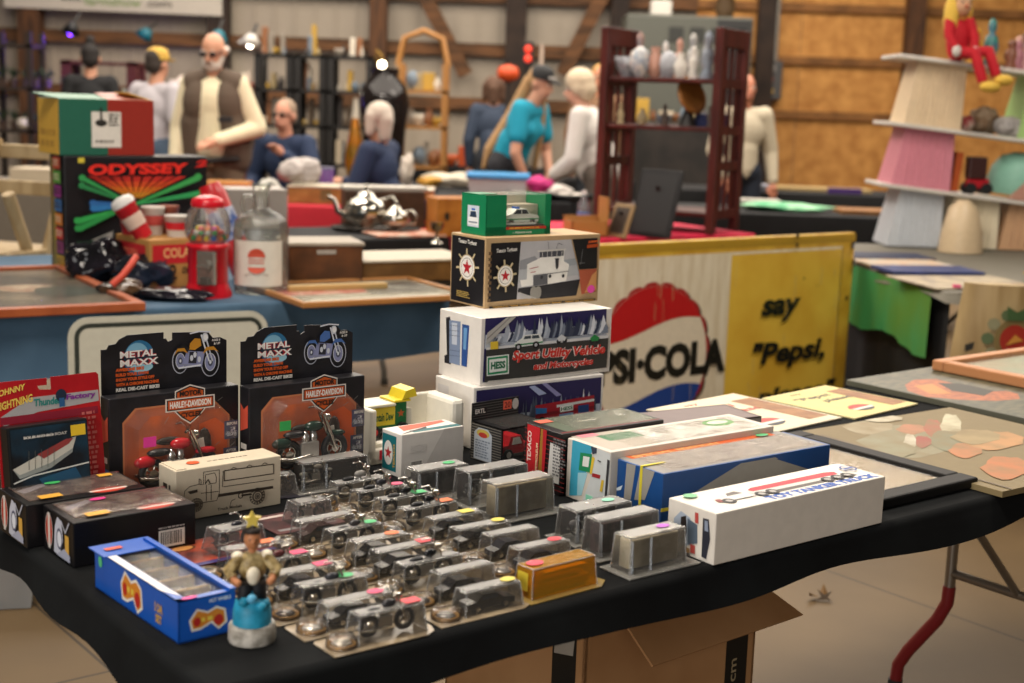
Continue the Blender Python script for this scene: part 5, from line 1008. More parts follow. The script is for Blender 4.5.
# large glazed print by the jug
A_ = on(303, 303, .76); B_ = on(452, 290, .76); framed('framed_print', 'pale framed print with red lettering, on the blue table beside the jug', V3((A_.x, A_.y, .7415)), BAZ, .64, .5, .02, .018, M('#a9743f', .45), M('#b9b2a0', .4, c2='#8d8a7c', scale=6), lambda b: (b.rect(.02, b.h * .42, b.w * .55, b.h * .8, M('#c0504a', .4, c2='#d8a89a', scale=24)), b.poly([(b.w * .5, b.h * .3), (b.w * .98, b.h * .35), (b.w * .98, b.h * .9), (b.w * .6, b.h * .9)], M('#3c3a34', .4, c2='#7d7a70', scale=10)), b.rect(.04, .04, b.w * .9, .09, '#d9d2c2'), b.small(.05, b.h * .82, b.w * .5, b.h * .9, 1, '#b84a44', 3)))
# gumball machine
G = on(208, 296, .74); G.z = ODZ; root = thing('gumball_machine', 'red gumball machine with clear globe of coloured gumballs', 'gumball machine', G, -.25); RDG = M('#c01524', .22)
k = 1.0 / (1400 / G.y) ; u_ = lambda px_: px_ * k
mb = MB(); mb.lathe([(u_(24), 0), (u_(24), u_(4)), (u_(21), u_(10)), (u_(20), u_(14))], RDG, n=32); mb.build('base', root); mb = MB(); mb.lathe([(u_(20), u_(12)), (u_(20), u_(48)), (u_(22), u_(50)), (u_(22), u_(53)), (u_(19), u_(54))], RDG, n=32); mb.build('body', root)
mb = MB(); mb.lathe([(u_(17), u_(54)), (u_(22), u_(62)), (u_(23), u_(72)), (u_(20), u_(84)), (u_(15), u_(91))], CL('#f4f4f2', .16, .03, 'glass_globe', .05), n=32, caps=(False, False)); mb.build('globe', root, 'clear glass globe')
mb = MB(); mb.lathe([(u_(16), u_(90)), (u_(17), u_(93)), (u_(15), u_(98)), (u_(8), u_(101)), (u_(3), u_(102))], RDG, n=32); mb.build('lid', root)
mb = MB(); CH = M('#a8a49c', .25, .9); mb.box(u_(-1), u_(-23), u_(14), u_(19), u_(-18), u_(48), CH, .004); mb.cyl((u_(9), u_(-23), u_(33)), (u_(9), u_(-27), u_(33)), u_(6), CH); mb.box(u_(2), u_(-30), u_(31.5), u_(16), u_(-27), u_(34.5), CH, .002); mb.box(u_(4), u_(-26), u_(14), u_(14), u_(-22), u_(22), M('#6d6a64', .3, .8), .003); mb.build('coin_mechanism', root, 'chrome coin mechanism')
rg = random.Random(9); gc = ('#d8c23a', '#c8302c', '#2f6ab8', '#3a9a4a', '#d87a2c', '#e0ddd4', '#c95a9a')
gum = []
for lv in range(3):
    for i in range(16 - lv * 4): a_ = i * 2 * PI / (16 - lv * 4) + lv; rr_ = u_(18 - lv * 4.5); gum.append((rr_ * math.cos(a_), rr_ * math.sin(a_), u_(60 + lv * 4.2)))
for gx, gy, gz in gum: mb = MB(); mb.ell((gx, gy, gz), u_(3), M(rg.choice(gc), .3), 8); mb.build('gumball', root)
# glass jug with soda label
J = on(261, 292, .74); J.z = ODZ; k = J.y / 1400; root = thing('glass_jug', 'large clear glass syrup jug with white label and red soda emblem', 'jug', J, 0)
GLS = CL('#eef0ea', .22, .04, 'jug_glass', .06); mb = MB(); mb.lathe([(u_(25), 0), (u_(27), u_(3)), (u_(27.5), u_(62)), (u_(26), u_(72)), (u_(19), u_(79)), (u_(10), u_(83)), (u_(8), u_(88)), (u_(8), u_(104)), (u_(9.5), u_(105)), (u_(9.5), u_(109))], GLS, n=32, caps=(True, False)); mb.build('bottle', root)
mb = MB(); rows = []
for z_ in (u_(9), u_(54)): rows.append([(u_(28) * math.cos(t), u_(28) * math.sin(t), z_) for t in [-PI / 2 - 1.0 + i * 2.0 / 16 for i in range(17)]])
mb.ring(rows, M('#cfc8ba', .5), closed=False, caps=(False, False)); 
def arcpoly(c, pts): 
    mb.add([(u_(29.6) * math.sin(x), -u_(29.6) * math.cos(x), u_(z_)) for x, z_ in pts], [tuple(range(len(pts)))], M(c, .5))
th = [i * PI / 10 for i in range(11)]; arcpoly('#c24a30', [(.02 + .3 * math.cos(t), 38 + 9 * math.sin(t)) for t in th]); arcpoly('#c24a30', [(.02 + .3 * math.cos(-t), 28 - 6 * math.sin(t)) for t in th])
for z_ in (32, 35): arcpoly('#c24a30', [(-.26, z_), (.28, z_), (.28, z_ + 1), (-.26, z_ + 1)])
arcpoly('#b8a898', [(-.4, 20), (.42, 20), (.42, 21.5), (-.4, 21.5)]); mb.build('paper_label', root, 'white paper label with red emblem')
mb = MB(); mb.tube([(u_(-8), 0, u_(96)), (u_(-17), 0, u_(96)), (u_(-19), 0, u_(88)), (u_(-17), 0, u_(80))], u_(2), GLS, 8); mb.build('finger_ring', root, 'glass loop handle')
# cola crate of cups
Cq = on(112, 276, .74); Cq.z = ODZ; k = Cq.y / 1400; azC = 68; XC = mtx(Cq, rz(azC))
cb = on(150, 289, .74); cb.z = ODZ; LCr = .2; DCr = .27; hCr = u_(46)
mb, X, f, e, t, fin = carton('cola_crate', 'kraft cardboard carrier with red cola panels, priced in marker', 'crate', cb, 50, LCr, DCr, hCr, M('#a8793f', .7), None, .002)
f.step = e.step = .0005; f.rect(.01, hCr * .5, LCr - .01, hCr * .9, '#b31f26'); f.text('COLA', .05, hCr * .62, .1, .035, '#d8a06a', .03); f.text('$2', .04, hCr * .12, .06, .06, '#1f1a16', .01); f.text('00', .12, hCr * .28, .03, .025, '#1f1a16', .01)
e.rect(.02, hCr * .4, DCr - .03, hCr * .88, '#b31f26'); e.text('ENJOY COLA', .04, hCr * .58, .14, .03, '#d8795a', .03); fin()
XCr = mtx(cb, rz(50)); cz = ODZ + hCr
def cup(x, y, z, label, c, c2, h=.13, r=.035, tilt=0, cat='cup', name='drink_cup', lid=None):
    root = thing(name, label, cat, XCr @ V3((x, y, z - ODZ)), 0); root.rotation_euler = (0, tilt, .3)
    mb = MB(); mb.lathe([(r * .8, 0), (r, h * .9), (r * 1.06, h * .92), (r * 1.06, h)], M(c, .35), n=20); mb.build('cup_body', root)
    mb = MB(); mb.lathe([(r * .88, h * .35), (r * .97, h * .7)], M(c2, .4), n=20, caps=(False, False)); o = mb.build('band', root, 'printed band'); o.scale = (1.04, 1.04, 1)
    if lid: mb = MB(); mb.lathe([(r * 1.1, h), (r * 1.1, h * 1.1), (r * .9, h * 1.2), (r * .4, h * 1.24)], M(lid, .4), n=20); mb.build('lid', root, 'white lid')
cup(.03, .1, cz, 'red cup with white domed lid, leaning in the cola carrier', '#b31f26', '#c9b0a0', .13, .038, -.55, lid='#c9c6c2'); cup(.1, .18, cz, 'white cup with red emblem, rear of the cola carrier', '#c9c4bc', '#b04a44', .1, .04); cup(.15, .09, cz, 'squat red and white cup at the right of the carrier', '#c8c2ba', '#b8202a', .075, .045); cup(.17, .2, cz, 'brown and red can at the rear right of the carrier', '#8a4a3a', '#c9a98a', .1, .035, 0, 'can', 'drink_can'); cup(.03, .22, cz, 'small red can at the rear left of the carrier', '#a01f26', '#7a1a1f', .06, .033, 0, 'can', 'drink_can')
# red thermos leaning behind
Tq = on(248, 280, .74); Tq.z = ODZ; k = Tq.y / 1400; root = thing('soda_thermos', 'red soda can bank with blue and white stripe, leaning behind the jug', 'can', Tq + V3((0, 0, .005)), 0); root.rotation_euler = (0, -.40, 0)
mb = MB(); mb.lathe([(u_(13), 0), (u_(13.5), u_(4)), (u_(13.5), u_(90)), (u_(11), u_(98)), (u_(10), u_(101))], M('#b0161f', .3), n=24); mb.build('can_body', root); mb = MB(); mb.lathe([(u_(13.9), u_(42)), (u_(13.9), u_(74))], M('#b8bcc8', .4, c2='#2a4a8a', scale=26), n=24, caps=(False, False)); mb.build('printed_band', root, 'blue and white band')
# shiny black bags
def lump(name, label, cat, c, r, mat, seed, amp=.25, sub=4, sq=1):
    bm = bmesh.new(); bmesh.ops.create_icosphere(bm, subdivisions=sub, radius=1); rr_ = random.Random(seed); ph = [V3((rr_.uniform(-4, 4), rr_.uniform(-4, 4), rr_.uniform(-4, 4))) for _ in range(7)]
    for v in bm.verts:
        d = 1 + amp * (sum(math.sin(v.co.dot(p) * 1.6 + i) for i, p in enumerate(ph)) / 4 + sum(abs(math.sin(v.co.dot(p) * 3.1 + i * 2)) for i, p in enumerate(ph[:4])) / 4 - .5); v.co = V3((v.co.x * d * r[0], v.co.y * d * r[1], max(0, (v.co.z * d * .5 + .45)) * r[2] * 2))
    mb = MB(); mb.bm(bm, mat, True); o = mb.build(name); o.location = c; return tag(o, label, cat)
SHB = M('#0e0d10', .12, c2='#1c1820', scale=12, bump=.5)
lump('rolled_bag', 'shiny black crumpled bag with red strap, before the video game box', 'bag', on(98, 281, .7405), (.11, .08, .075), SHB, 3); lump('rolled_bag', 'shiny black crumpled bag with blue sheen, before the cola carrier', 'bag', on(143, 287, .7405), (.1, .07, .06), M('#121318', .1, c2='#2a3040', scale=10, bump=.5), 5)
lump('rolled_bag', 'flat black glossy packet with cream label, in front of the other black bags', 'bag', on(170, 300, .7405), (.13, .05, .022), SHB, 8, .15); lump('rolled_bag', 'small dark bag with tan patch, left of the flat glossy packet', 'bag', on(122, 297, .7405), (.07, .05, .03), M('#241a18', .2, c2='#5a4026', scale=14, bump=.4), 9)
o = MB(); o.tube([(0, 0, 0), (.03, .02, .03), (.045, .06, .06), (.05, .1, .08)], .012, M('#b8402c', .5), 8); o = o.build('red_strap'); place(o, on(112, 285, .80)); tag(o, 'red folded strap lying between the two black bags', 'strap')
# boxes and silver behind the print
def simple_box(name, label, cat, px_, Y, az, L, D, h, z, c, c2=None, lid=None, art=None):
    p = at(px_[0], px_[1], Y); O = V3((p.x, Y, z)); X = mtx(O, rz(az)); mb = MB(); m_ = M(c, .55, c2=c2, scale=12); mb.box(0, 0, 0, L, D, h, m_, .004)
    if art: art(Bd(mb, (0, 0, 0), (1, 0, 0), (0, 0, 1), L, h, X, .0008), Bd(mb, (0, 0, h), (1, 0, 0), (0, 1, 0), L, D, X, .0008))
    o = mb.build(name); place(o, O, rz(az)); tag(o, label, cat)
    if lid: mb = MB(); mb.box(-.006, -.006, h - .002, L + .006, D + .006, h + lid[1], M(lid[0], .5), .004); mb.build('lid', o)
    return o
p = bp(1.12, .88); simple_box('wooden_box', 'dark brown wooden box with pale lid, behind the framed print', 'box', (289, 258), p.y, 70, .27, .22, .14, .7415, '#5c3517', '#45270f', ('#9d9282', .012), lambda f, t: f.rect(.1, .11, .17, .125, '#9a948a'))
q = bp(1.5, .78); simple_box('flat_carton', 'flat brown carton with white papers on it, right of the wooden box', 'box', (362, 262), q.y, 62, .46, .3, .075, .7415, '#6a4a24', '#563a1a', ('#b8ad9a', .008))
simple_box('wood_strip', 'pale wooden strip behind the glazed print', 'wood strip', (290, 262), bp(1.1, .60).y, 62, .36, .03, .03, .7415, '#b3925a')
o = simple_box('magazine', 'orange and white papers under the silver tea set', 'papers', (378, 243), 6.75, 64, .36, .3, .012, .741, '#b8603a', '#c9b8a8')
SIL = M('#b0aaa0', .16, 1)
tp = at(368, 228, 7.0); tz = .741
root = thing('serving_tray', 'dark oval tray under the silver teapot', 'tray', (tp.x + .03, 7.1, tz), 0); mb = MB(); rows = [[(r_ * .23 * math.cos(a), r_ * .15 * math.sin(a), z_) for a in [i * 2 * PI / 28 for i in range(28)]] for r_, z_ in ((.9, 0), (1, .02), (.96, .024), (.86, .008))]; mb.ring(rows, M('#3a3632', .25, .6)); mb.build('tray_body', root)
def teapot(label, loc, s, rot, spout=True):
    root = thing('teapot' if spout else 'creamer', label, 'teapot' if spout else 'jug', loc, rot); mb = MB(); mb.lathe([(.05 * s, 0), (.045 * s, .02 * s), (.1 * s, .05 * s), (.12 * s, .09 * s), (.1 * s, .14 * s), (.05 * s, .17 * s)], SIL, n=24); mb.build('pot_body', root)
    mb = MB(); mb.lathe([(.055 * s, .165 * s), (.04 * s, .19 * s), (.01 * s, .2 * s), (.016 * s, .215 * s), (.004 * s, .23 * s)], SIL, n=18); mb.build('lid', root)
    mb = MB(); mb.tube([(-.09 * s, 0, .06 * s), (-.15 * s, 0, .09 * s), (-.17 * s, 0, .15 * s), (-.2 * s, 0, .17 * s)], [.02 * s, .016 * s, .012 * s, .01 * s], SIL, 10); mb.build('spout', root)
    mb = MB(); mb.tube([(.1 * s, 0, .06 * s), (.16 * s, 0, .06 * s), (.18 * s, 0, .12 * s), (.14 * s, 0, .17 * s), (.08 * s, 0, .15 * s)], .01 * s, SIL, 8); mb.build('handle', root)
teapot('large silver teapot on the dark oval tray', (tp.x - .02, 7.08, tz + .012), .95, .2); teapot('small silver creamer beside the teapot', (tp.x + .135, 7.02, tz + .012), .62, -.2, False)
mb = MB(); mb.lathe([(.03, 0), (.028, .004), (.008, .01), (.008, .05), (.03, .07), (.034, .1)], SIL, n=16); o = mb.build('silver_cup'); place(o, at(437, 232, 6.6).xyz); o.location.z = .7415; tag(o, 'small silver cup right of the tea set', 'cup')
simple_box('wooden_crate', 'dark wooden box behind the silver teapot', 'box', (345, 228), 7.22, 74, .42, .15, .19, .741, '#4a2f1c', '#38220f'); p = at(348, 192, 7.2)
simple_box('white_folder', 'white papers lying on the dark wooden box', 'papers', (344, 205), 7.24, 74, .44, .16, .02, .9325, '#b9b3a8'); 
simple_box('amber_wooden_box', 'amber wooden box with dark keyhole plate, right of the tea set', 'box', (437, 240), 6.9, 66, .2, .16, .19, .7415, '#b0702a', '#96581a', None, lambda f, t: f.ell(.05, .1, .014, .022, '#2a1f16')); lump('purple_cloth', 'dark purple cloth heap between the creamer and amber box', 'cloth', on(421, 226, .7405), (.1, .07, .075), M('#2f1c3c', .8), 4); 
o = MB(); o.lathe([(.1, 0), (.16, .03), (.165, .036), (.1, .012)], M('#b01f2a', .35), n=24); o = o.build('red_bowl'); place(o, V3((at(432, 200, 7.45).x, 7.55, .742))); tag(o, 'red dish with white lid, behind the amber wooden box', 'dish')
# long tan carton and folded things on the red table
c8 = at(290, 180, 8.62); simple_box('long_carton', 'long flat tan carton with torn white paper, on the bright red cloth', 'box', (288, 182), 8.72, 88, .9, .3, .1, .7415, '#a5743c', '#8c5f2c', ('#b9ae98', .01), lambda f, t: (f.rect(.2, .02, .27, .09, '#6d5a34'), f.rect(.55, .02, .7, .09, '#6d5a34')))
simple_box('tan_box', 'small plain tan box beside the video game box', 'box', (204, 190), 8.95, 88, .28, .2, .1, .742, '#a8702f'); 
simple_box('white_panel_box', 'pale grey box hidden behind the glass jug', 'box', (228, 230), 6.9, 66, .3, .2, .2, .742, '#a8a09a')
lump('plastic_bag', 'crumpled white plastic bag on the table before the seated man in navy', 'bag', V3((at(300, 150, 8.87).x, 8.87, .8625)), (.1, .08, .075), M('#a89f9a', .5, bump=.3), 6, .5); lump('plastic_bag', 'small grey plastic bag left of the long tan carton', 'bag', V3((at(272, 165, 8.8).x, 8.69, .742)), (.07, .07, .08), M('#a8a59c', .4, bump=.3), 7, .2)
# wooden folding chair at the far left
ch = at(12, 262, 5.9); root = thing('wooden_folding_chair', 'pale wooden folding chair behind the framed picture at far left', 'chair', (ch.x - .02, 5.85, 0), -.35); WC = M('#b59f7a', .6, c2='#9c8560', scale=6, stretch=(3, 3, .5))
for s_ in (-.2, .2):
    mb = MB(); mb.tube([(s_, -.25, .0), (s_, .22, 1.18)], .028, WC, 8); mb.build('leg', root); mb = MB(); mb.tube([(s_ * .85, .28, 0), (s_ * .85, -.16, .98)], .026, WC, 8); mb.build('leg', root)
for z_ in (1.13, .98): mb = MB(); mb.box(-.23, .15 + (z_ - .98) * .4, z_ - .03, .23, .18 + (z_ - .98) * .4, z_ + .03, WC, .006); mb.build('back_slat', root)
mb = MB(); mb.box(-.21, -.22, .72, .21, .16, .745, WC, .006); mb.build('seat', root)
# ---------------------------------------------------------------- red table: curio shelf
cf = at(600, 224, 7.72); azq = 118; root = thing('curio_shelf', 'dark red wooden curio shelf with slatted sides on the crimson cloth', 'shelf', (cf.x, 7.85, .7425), rz(azq)); CW = M('#54201a', .4, c2='#3f1612', scale=5, stretch=(3, 3, .6)); Lq, Dq, hq = .66, .38, 1.09
for x in (0, Lq):
    nm = MB(); 
    for y in (0, Dq): nm.box(x - .022, y - .03, 0, x + .022, y + .03, hq - (.0), CW, .004)
    nm.box(x - .02, .03, hq - .1, x + .02, Dq - .03, hq, CW, .004)
    for z_ in (.1, .36, .55, .8): nm.box(x - .015, .03, z_ - .025, x + .015, Dq - .03, z_ + .025, CW)
    for y in (.1, .19, .28): nm.box(x - .008, y - .012, .1, x + .008, y + .012, hq - .1, CW)
    nm.build('side_panel', root)
for z_ in (.09, .545, .80): mb = MB(); mb.box(.022, -.01, z_, Lq - .022, Dq, z_ + .022, CW, .003); mb.build('shelf_board', root)
XQ = mtx((cf.x, 7.85, .7425), rz(azq)); rq = random.Random(12)
def knick(name, label, cat, loc, prof, c, c2=None, group=None, rough=.3):
    mb = MB(); mb.lathe(prof, M(c, rough, c2=c2, scale=30), n=14); o = mb.build(name); o.location = loc; return tag(o, label, cat, group)
FIG = [(.028, 0), (.03, .01), (.018, .03), (.03, .06), (.022, .09), (.01, .1), (.017, .115), (.014, .135), (.003, .145)]; VAS = [(.025, 0), (.04, .03), (.042, .06), (.02, .09), (.024, .11)]; BOWL = [(.03, 0), (.06, .04), (.068, .07), (.06, .066)]; BALL = [(.02, 0), (.05, .03), (.058, .06), (.045, .095), (.015, .11), (.003, .113)]
for i in range(13):
    x = .10 + (i % 7) * .077; y = .08 + (i // 7) * .17 + rq.uniform(-.02, .02); pr = rq.choice((FIG, VAS, BALL, FIG, BOWL)); s_ = rq.uniform(1.2, 1.75)
    knick('porcelain_figure', 'white and grey porcelain figure on the top board of the curio shelf', 'figurine', XQ @ V3((x, y, .8225)), [(r * s_ * .72, z_ * s_) for r, z_ in pr], rq.choice(('#c9c4ba', '#a9aab0', '#d8d4ca', '#8d99a8', '#b98a78')), rq.choice((None, '#7a7a80', '#d8d0c8')), 'porcelain figures on the curio shelf')
for i in range(7): knick('small_ornament', 'small pale ornament on the middle board of the curio shelf', 'ornament', XQ @ V3((.06 + i * .088, .1 + .1 * (i % 3), .5675)), [(r * .7, z_ * .8) for r, z_ in rq.choice((FIG, VAS, BOWL))], rq.choice(('#b9b2a4', '#8a8d96', '#c9b48a', '#4a3c34')), None, 'small ornaments on the curio shelf')
mm_ = XQ @ V3((.44, .15, .5675)); root = thing('gilt_mirror', 'tilted round gold-faced dish on dark stand, middle of the curio shelf', 'dish', mm_, .3); mb = MB(); mb.tube([(0, 0, 0), (0, 0, .1)], [.05, .02], M('#1f1a18', .4), 12); mb.build('stand', root); mb = MB(); mb.lathe([(.105, 0), (.11, .012), (.085, .02), (.03, .014)], M('#a8703a', .25, .4), X=Matrix.Translation((.01, 0, .165)) @ Matrix.Rotation(1.2, 4, 'X') @ Matrix.Rotation(.4, 4, 'Y'), n=28); mb.build('dish_face', root)
o = MB(); o.box(0, 0, 0, .16, .1, .07, M('#2f3560', .5), .004); o = o.build('blue_box'); place(o, XQ @ V3((.46, .2, .5675)), rz(azq)); tag(o, 'dark blue box on the middle board of the curio shelf', 'box')
# frames and small things before the curio shelf
def standing_frame(label, px_, Y, w_, h, az, tilt, c, face):
    p = at(px_[0], px_[1], Y); root = thing('standing_frame', label, 'picture frame', (p.x, Y, .7435), rz(az)); mb = MB(); X = Matrix.Rotation(-tilt, 4, 'X'); mb.box(0, 0, 0, w_, .015, h, M(c, .4), .003, X=X); mb.build('frame', root); mb = MB(); mb.box(.02, -.002, .02, w_ - .02, .001, h - .02, M(face, .5), X=X); mb.build('backing', root)
    mb = MB(); mb.prism([(-.02, 0), (.02, 0), (.012, h * .75), (-.012, h * .75)], (w_ / 2, h * .36, 0), (1, 0, 0), (0, -math.sin(.25), math.cos(.25)), .004, M('#1a1817', .5)); mb.build('easel_strut', root); return root
standing_frame('black standing picture frame with strut, seen from behind before curio shelf', (628, 226), 7.35, .26, .36, 130, .3, '#141214', '#1c1a1b'); standing_frame('small tan standing frame left of the black frame', (606, 226), 7.25, .14, .18, 140, .35, '#8d7452', '#3a3028')
root = thing('wooden_tray_box', 'small open pinewood box with upright back board on crimson cloth', 'box', (at(572, 228, 7.1).x, 7.12, .7435), rz(72)); PN = M('#a8753f', .5); mb = MB(); mb.box(0, 0, 0, .2, .13, .01, PN); mb.box(0, 0, 0, .2, .01, .08, PN); mb.box(0, .12, 0, .2, .13, .1, PN); mb.box(0, 0, 0, .01, .13, .08, PN); mb.box(.19, 0, 0, .2, .13, .2, PN); mb.build('box_body', root)
bt = V3((at(585, 205, 7.3).x, 7.42, .7435)); root = thing('water_bottle', 'clear water bottle with blue label behind the pinewood box', 'bottle', bt); mb = MB(); mb.lathe([(.032, 0), (.034, .02), (.033, .12), (.03, .15), (.013, .185), (.013, .2)], CL('#e4eaf0', .2, .05, 'bottle_plastic', .15), n=18); mb.build('bottle_body', root); mb = MB(); mb.lathe([(.0345, .06), (.0345, .105)], M('#5a7ab8', .4), n=18, caps=(False, False)); mb.build('label_band', root, 'blue label'); mb = MB(); mb.lathe([(.014, .2), (.014, .218)], M('#dcdcda', .4), n=12); mb.build('cap', root)
# things on black tables at the centre
def tub(label, loc, L, D, h, c, lidc, rot=0):
    root = thing('storage_tub', label, 'tub', loc, rot); mb = MB(); mb.ring([[(-L * .45, -D * .45, 0), (L * .45, -D * .45, 0), (L * .45, D * .45, 0), (-L * .45, D * .45, 0)], [(-L / 2, -D / 2, h), (L / 2, -D / 2, h), (L / 2, D / 2, h), (-L / 2, D / 2, h)]], M(c, .35), smooth=False); mb.build('tub_body', root)
    if lidc: mb = MB(); mb.box(-L / 2 - .015, -D / 2 - .015, h - .01, L / 2 + .015, D / 2 + .015, h + .025, M(lidc, .35), .008); mb.build('lid', root)
    return root
tub('translucent storage tub with blue lid before the woman in teal', (at(497, 180, 9.4).x, 9.95, .742), .42, .3, .14, '#b3b0b0', '#3f8ac0')
lump('plastic_bag', 'white plastic sheet under the hand of the woman in teal', 'bag', V3((at(556, 165, 9.6).x, 10.05, .742)), (.14, .14, .05), M('#bcb4ae', .4, bump=.3), 16, .2)
lump('magenta_cloth', 'magenta cloth ball in the dark pan', 'cloth', V3((at(540, 178, 9.5).x, 9.75, .79)), (.09, .07, .06), M('#b01f6a', .7), 18, .2)
for x, lab in ((530, 'black pan of white things holding the magenta cloth'), (572, 'black pan of white things left of the water bottle')):
    root = thing('black_pan', lab, 'pan', (at(x, 190, 9.5).x, 9.72 if x == 530 else 9.8, .742)); mb = MB(); mb.lathe([(.15, 0), (.17, .05), (.175, .05), (.15, .01)], M('#17171a', .4), n=24); mb.build('pan_body', root)
    mb = MB(); rp = random.Random(x)
    for _ in range(9): mb.ell((rp.uniform(-.1, .1), rp.uniform(-.08, .08), .03), (.04, .035, .025), M('#c4bcb2', .5), 8)
    o = mb.build('white_filling', root); o['kind'] = 'stuff'
# green bundle, trays on the tables at the right
lump('green_cloth_bundle', 'mint and green cloth bundle on the black table behind the big sign', 'cloth', V3((at(797, 218, 9.0).x, 9.5, .742)), (.3, .16, .03), M('#3f9a6a', .7, c2='#8fc29a', scale=9, bump=.3), 21, .2)
simple_box('tan_board', 'flat tan board right of the green cloth bundle', 'board', (840, 225), 9.35, 92, .4, .3, .03, .742, '#8d6236', '#7a5028'); simple_box('white_case', 'white flat case on the black table left of the green bundle', 'case', (735, 210), 9.75, 92, .32, .2, .05, .742, '#aaa59c'); simple_box('tan_tray', 'long tan tray on the black table along the board wall', 'tray', (760, 175), 11.9, 92, .95, .3, .03, .742, '#9c8458'); simple_box('grey_folder', 'grey-blue folders left on the wall table near the cream-shirted man', 'folder', (735, 190), 11.7, 92, .3, .25, .05, .742, '#8d8f9a'); simple_box('purple_strip', 'purple strip of cloth on the front of the wall table', 'cloth', (828, 190), 11.66, 92, .28, .03, .05, .742, '#3f2560')
# ---------------------------------------------------------------- right stall: shelf unit
sp_ = V3((at(880, 243, 7.3).x, 7.3, .742)); tilt = .095
root = thing('shelf_unit', 'white three-tier display shelf raised on pastel tapered tubs', 'shelf', sp_, 0); root.rotation_euler = (0, tilt, 0)
k = 7.3 / 1400; SX = Matrix.Translation(sp_) @ Matrix.Rotation(tilt, 4, 'Y')
WHS = M('#cfc9c0', .4)
tiers = (.30, .61, .945)
for z_, xo in zip(tiers, (-.085, -.095, -.11)): mb = MB(); mb.box(xo, -.16, z_, 1.15, .2, z_ + .02, WHS, .004); mb.build('shelf_board', root)
def taper(x0, x1, z0, z1, c, ins=.03):
    g0, g1 = (z0 + x0 * tilt + .004, z0 + x1 * tilt + .004) if z0 < .01 else (z0, z0); mb = MB(); rows = [[(x0, -.13, g0), (x1, -.13, g1), (x1, .16, g1), (x0, .16, g0)], [(x0 + ins, -.13 + ins, z1), (x1 - ins * .5, -.13 + ins, z1), (x1 - ins * .5, .16 - ins, z1), (x0 + ins, .16 - ins, z1)]]
    m_ = M(c, .35); mb.ring(rows, m_, smooth=False); n = 7
    for i in range(n): xx = x0 + ins + .03 + i * (x1 - x0 - ins * 2 - .05) / (n - 1); mb.tube([(xx, -.132 + .002, (g0 + g1) / 2 + .01), (xx, -.132 + ins, z1 - .01)], .005, m_, 6)
    mb.build('support_tub', root, 'tapered tub support')
for a in ((0, .27, .002, .30, '#c0c5cb'), (.28, .56, .002, .30, '#ddd0b4'), (.57, .9, .002, .30, '#c49c78'), (-.03, .27, .32, .61, '#cc8290'), (.84, 1.06, .32, .61, '#a8736c'), (-.02, .27, .63, .945, '#d6bf9e'), (.56, .85, .63, .945, '#9fc078')): taper(*a)
mb = MB(); mb.lathe([(.11, .002), (.1, .1), (.07, .22), (.03, .26)], M('#cbb492', .4)); o = mb.build('cream_cone'); q_ = SX @ V3((.33, -.285, 0)); o.location = (q_.x, q_.y, .7425); tag(o, 'cream rounded cone leaning before the lowest tier of the white shelf', 'cone')
def sh(x, y, z_): return SX @ V3((x - tilt * z_ - (.05 if z_ > .9 else .02), y, z_))
def dollpart(root, name, fn, lab=None): mb = MB(); fn(mb); return mb.build(name, root, lab)
dl = sh(.33, -.12, .966); root = thing('rag_doll', 'seated rag doll with red limbs, yellow hair and shoes, on top of the white shelf', 'doll', dl, .2); RDc, YEc = M('#b0101f', .8), M('#d8b048', .8)
dollpart(root, 'body', lambda mb: (mb.ell((0, 0, .1), (.06, .05, .11), RDc), mb.tube([(-.03, -.03, .04), (.02, -.14, .04), (.06, -.17, -.1)], [.035, .03, .026], RDc), mb.tube([(.03, -.03, .04), (.1, -.13, .05), (.13, -.17, -.07)], [.035, .03, .026], RDc), mb.tube([(.05, 0, .2), (.06, -.05, .12), (.05, -.08, .06)], [.03, .026, .022], RDc), mb.tube([(-.05, 0, .2), (-.07, -.04, .12), (-.05, -.08, .06)], [.03, .026, .022], RDc)))
dollpart(root, 'head', lambda mb: (mb.ell((0, -.01, .27), (.05, .05, .055), M('#c99a78', .7)), mb.ell((0, -.06, .265), .009, M('#b8502c', .6), 8), mb.ell((-.02, -.054, .285), .006, M('#1a1614', .4), 6), mb.ell((.02, -.054, .285), .006, M('#1a1614', .4), 6))); dollpart(root, 'hair', lambda mb: (mb.ell((-.045, .005, .22), (.035, .045, .11), YEc), mb.ell((.045, .02, .25), (.025, .04, .07), YEc))); dollpart(root, 'hat', lambda mb: (mb.ell((0, 0, .32), (.068, .065, .028), M('#c9c2b8', .8)), mb.lathe([(.052, .33), (.045, .38), (.02, .44), (.004, .46)], RDc, n=16)))
dollpart(root, 'shoe', lambda mb: mb.ell((.085, -.2, -.125), (.055, .04, .028), YEc)); dollpart(root, 'shoe', lambda mb: mb.ell((.155, -.2, -.09), (.05, .04, .028), YEc)); dollpart(root, 'glove', lambda mb: mb.ell((.05, -.09, .045), (.025, .02, .03), M('#c9c4bc', .8), 8)); dollpart(root, 'glove', lambda mb: mb.ell((-.05, -.09, .045), (.025, .02, .03), M('#c9c4bc', .8), 8))
knick('toy_figure', 'yellow toy figure beside the rag doll on the white shelf', 'figurine', sh(.46, 0, .966), [(r * 1.4, z_ * 1.3) for r, z_ in FIG], '#c8962c'); knick('toy_figure', 'green and blue standing doll figure on the white shelf top', 'figurine', sh(.545, .02, .966), [(r * 1.3, z_ * 1.7) for r, z_ in FIG], '#2a8a70', '#4a6a80'); knick('toy_figure', 'grey and tan toy figure directly behind the rag doll', 'figurine', sh(.39, .08, .966), [(r * 1.4, z_ * 1.5) for r, z_ in FIG], '#9c8674', '#b9b2ac')
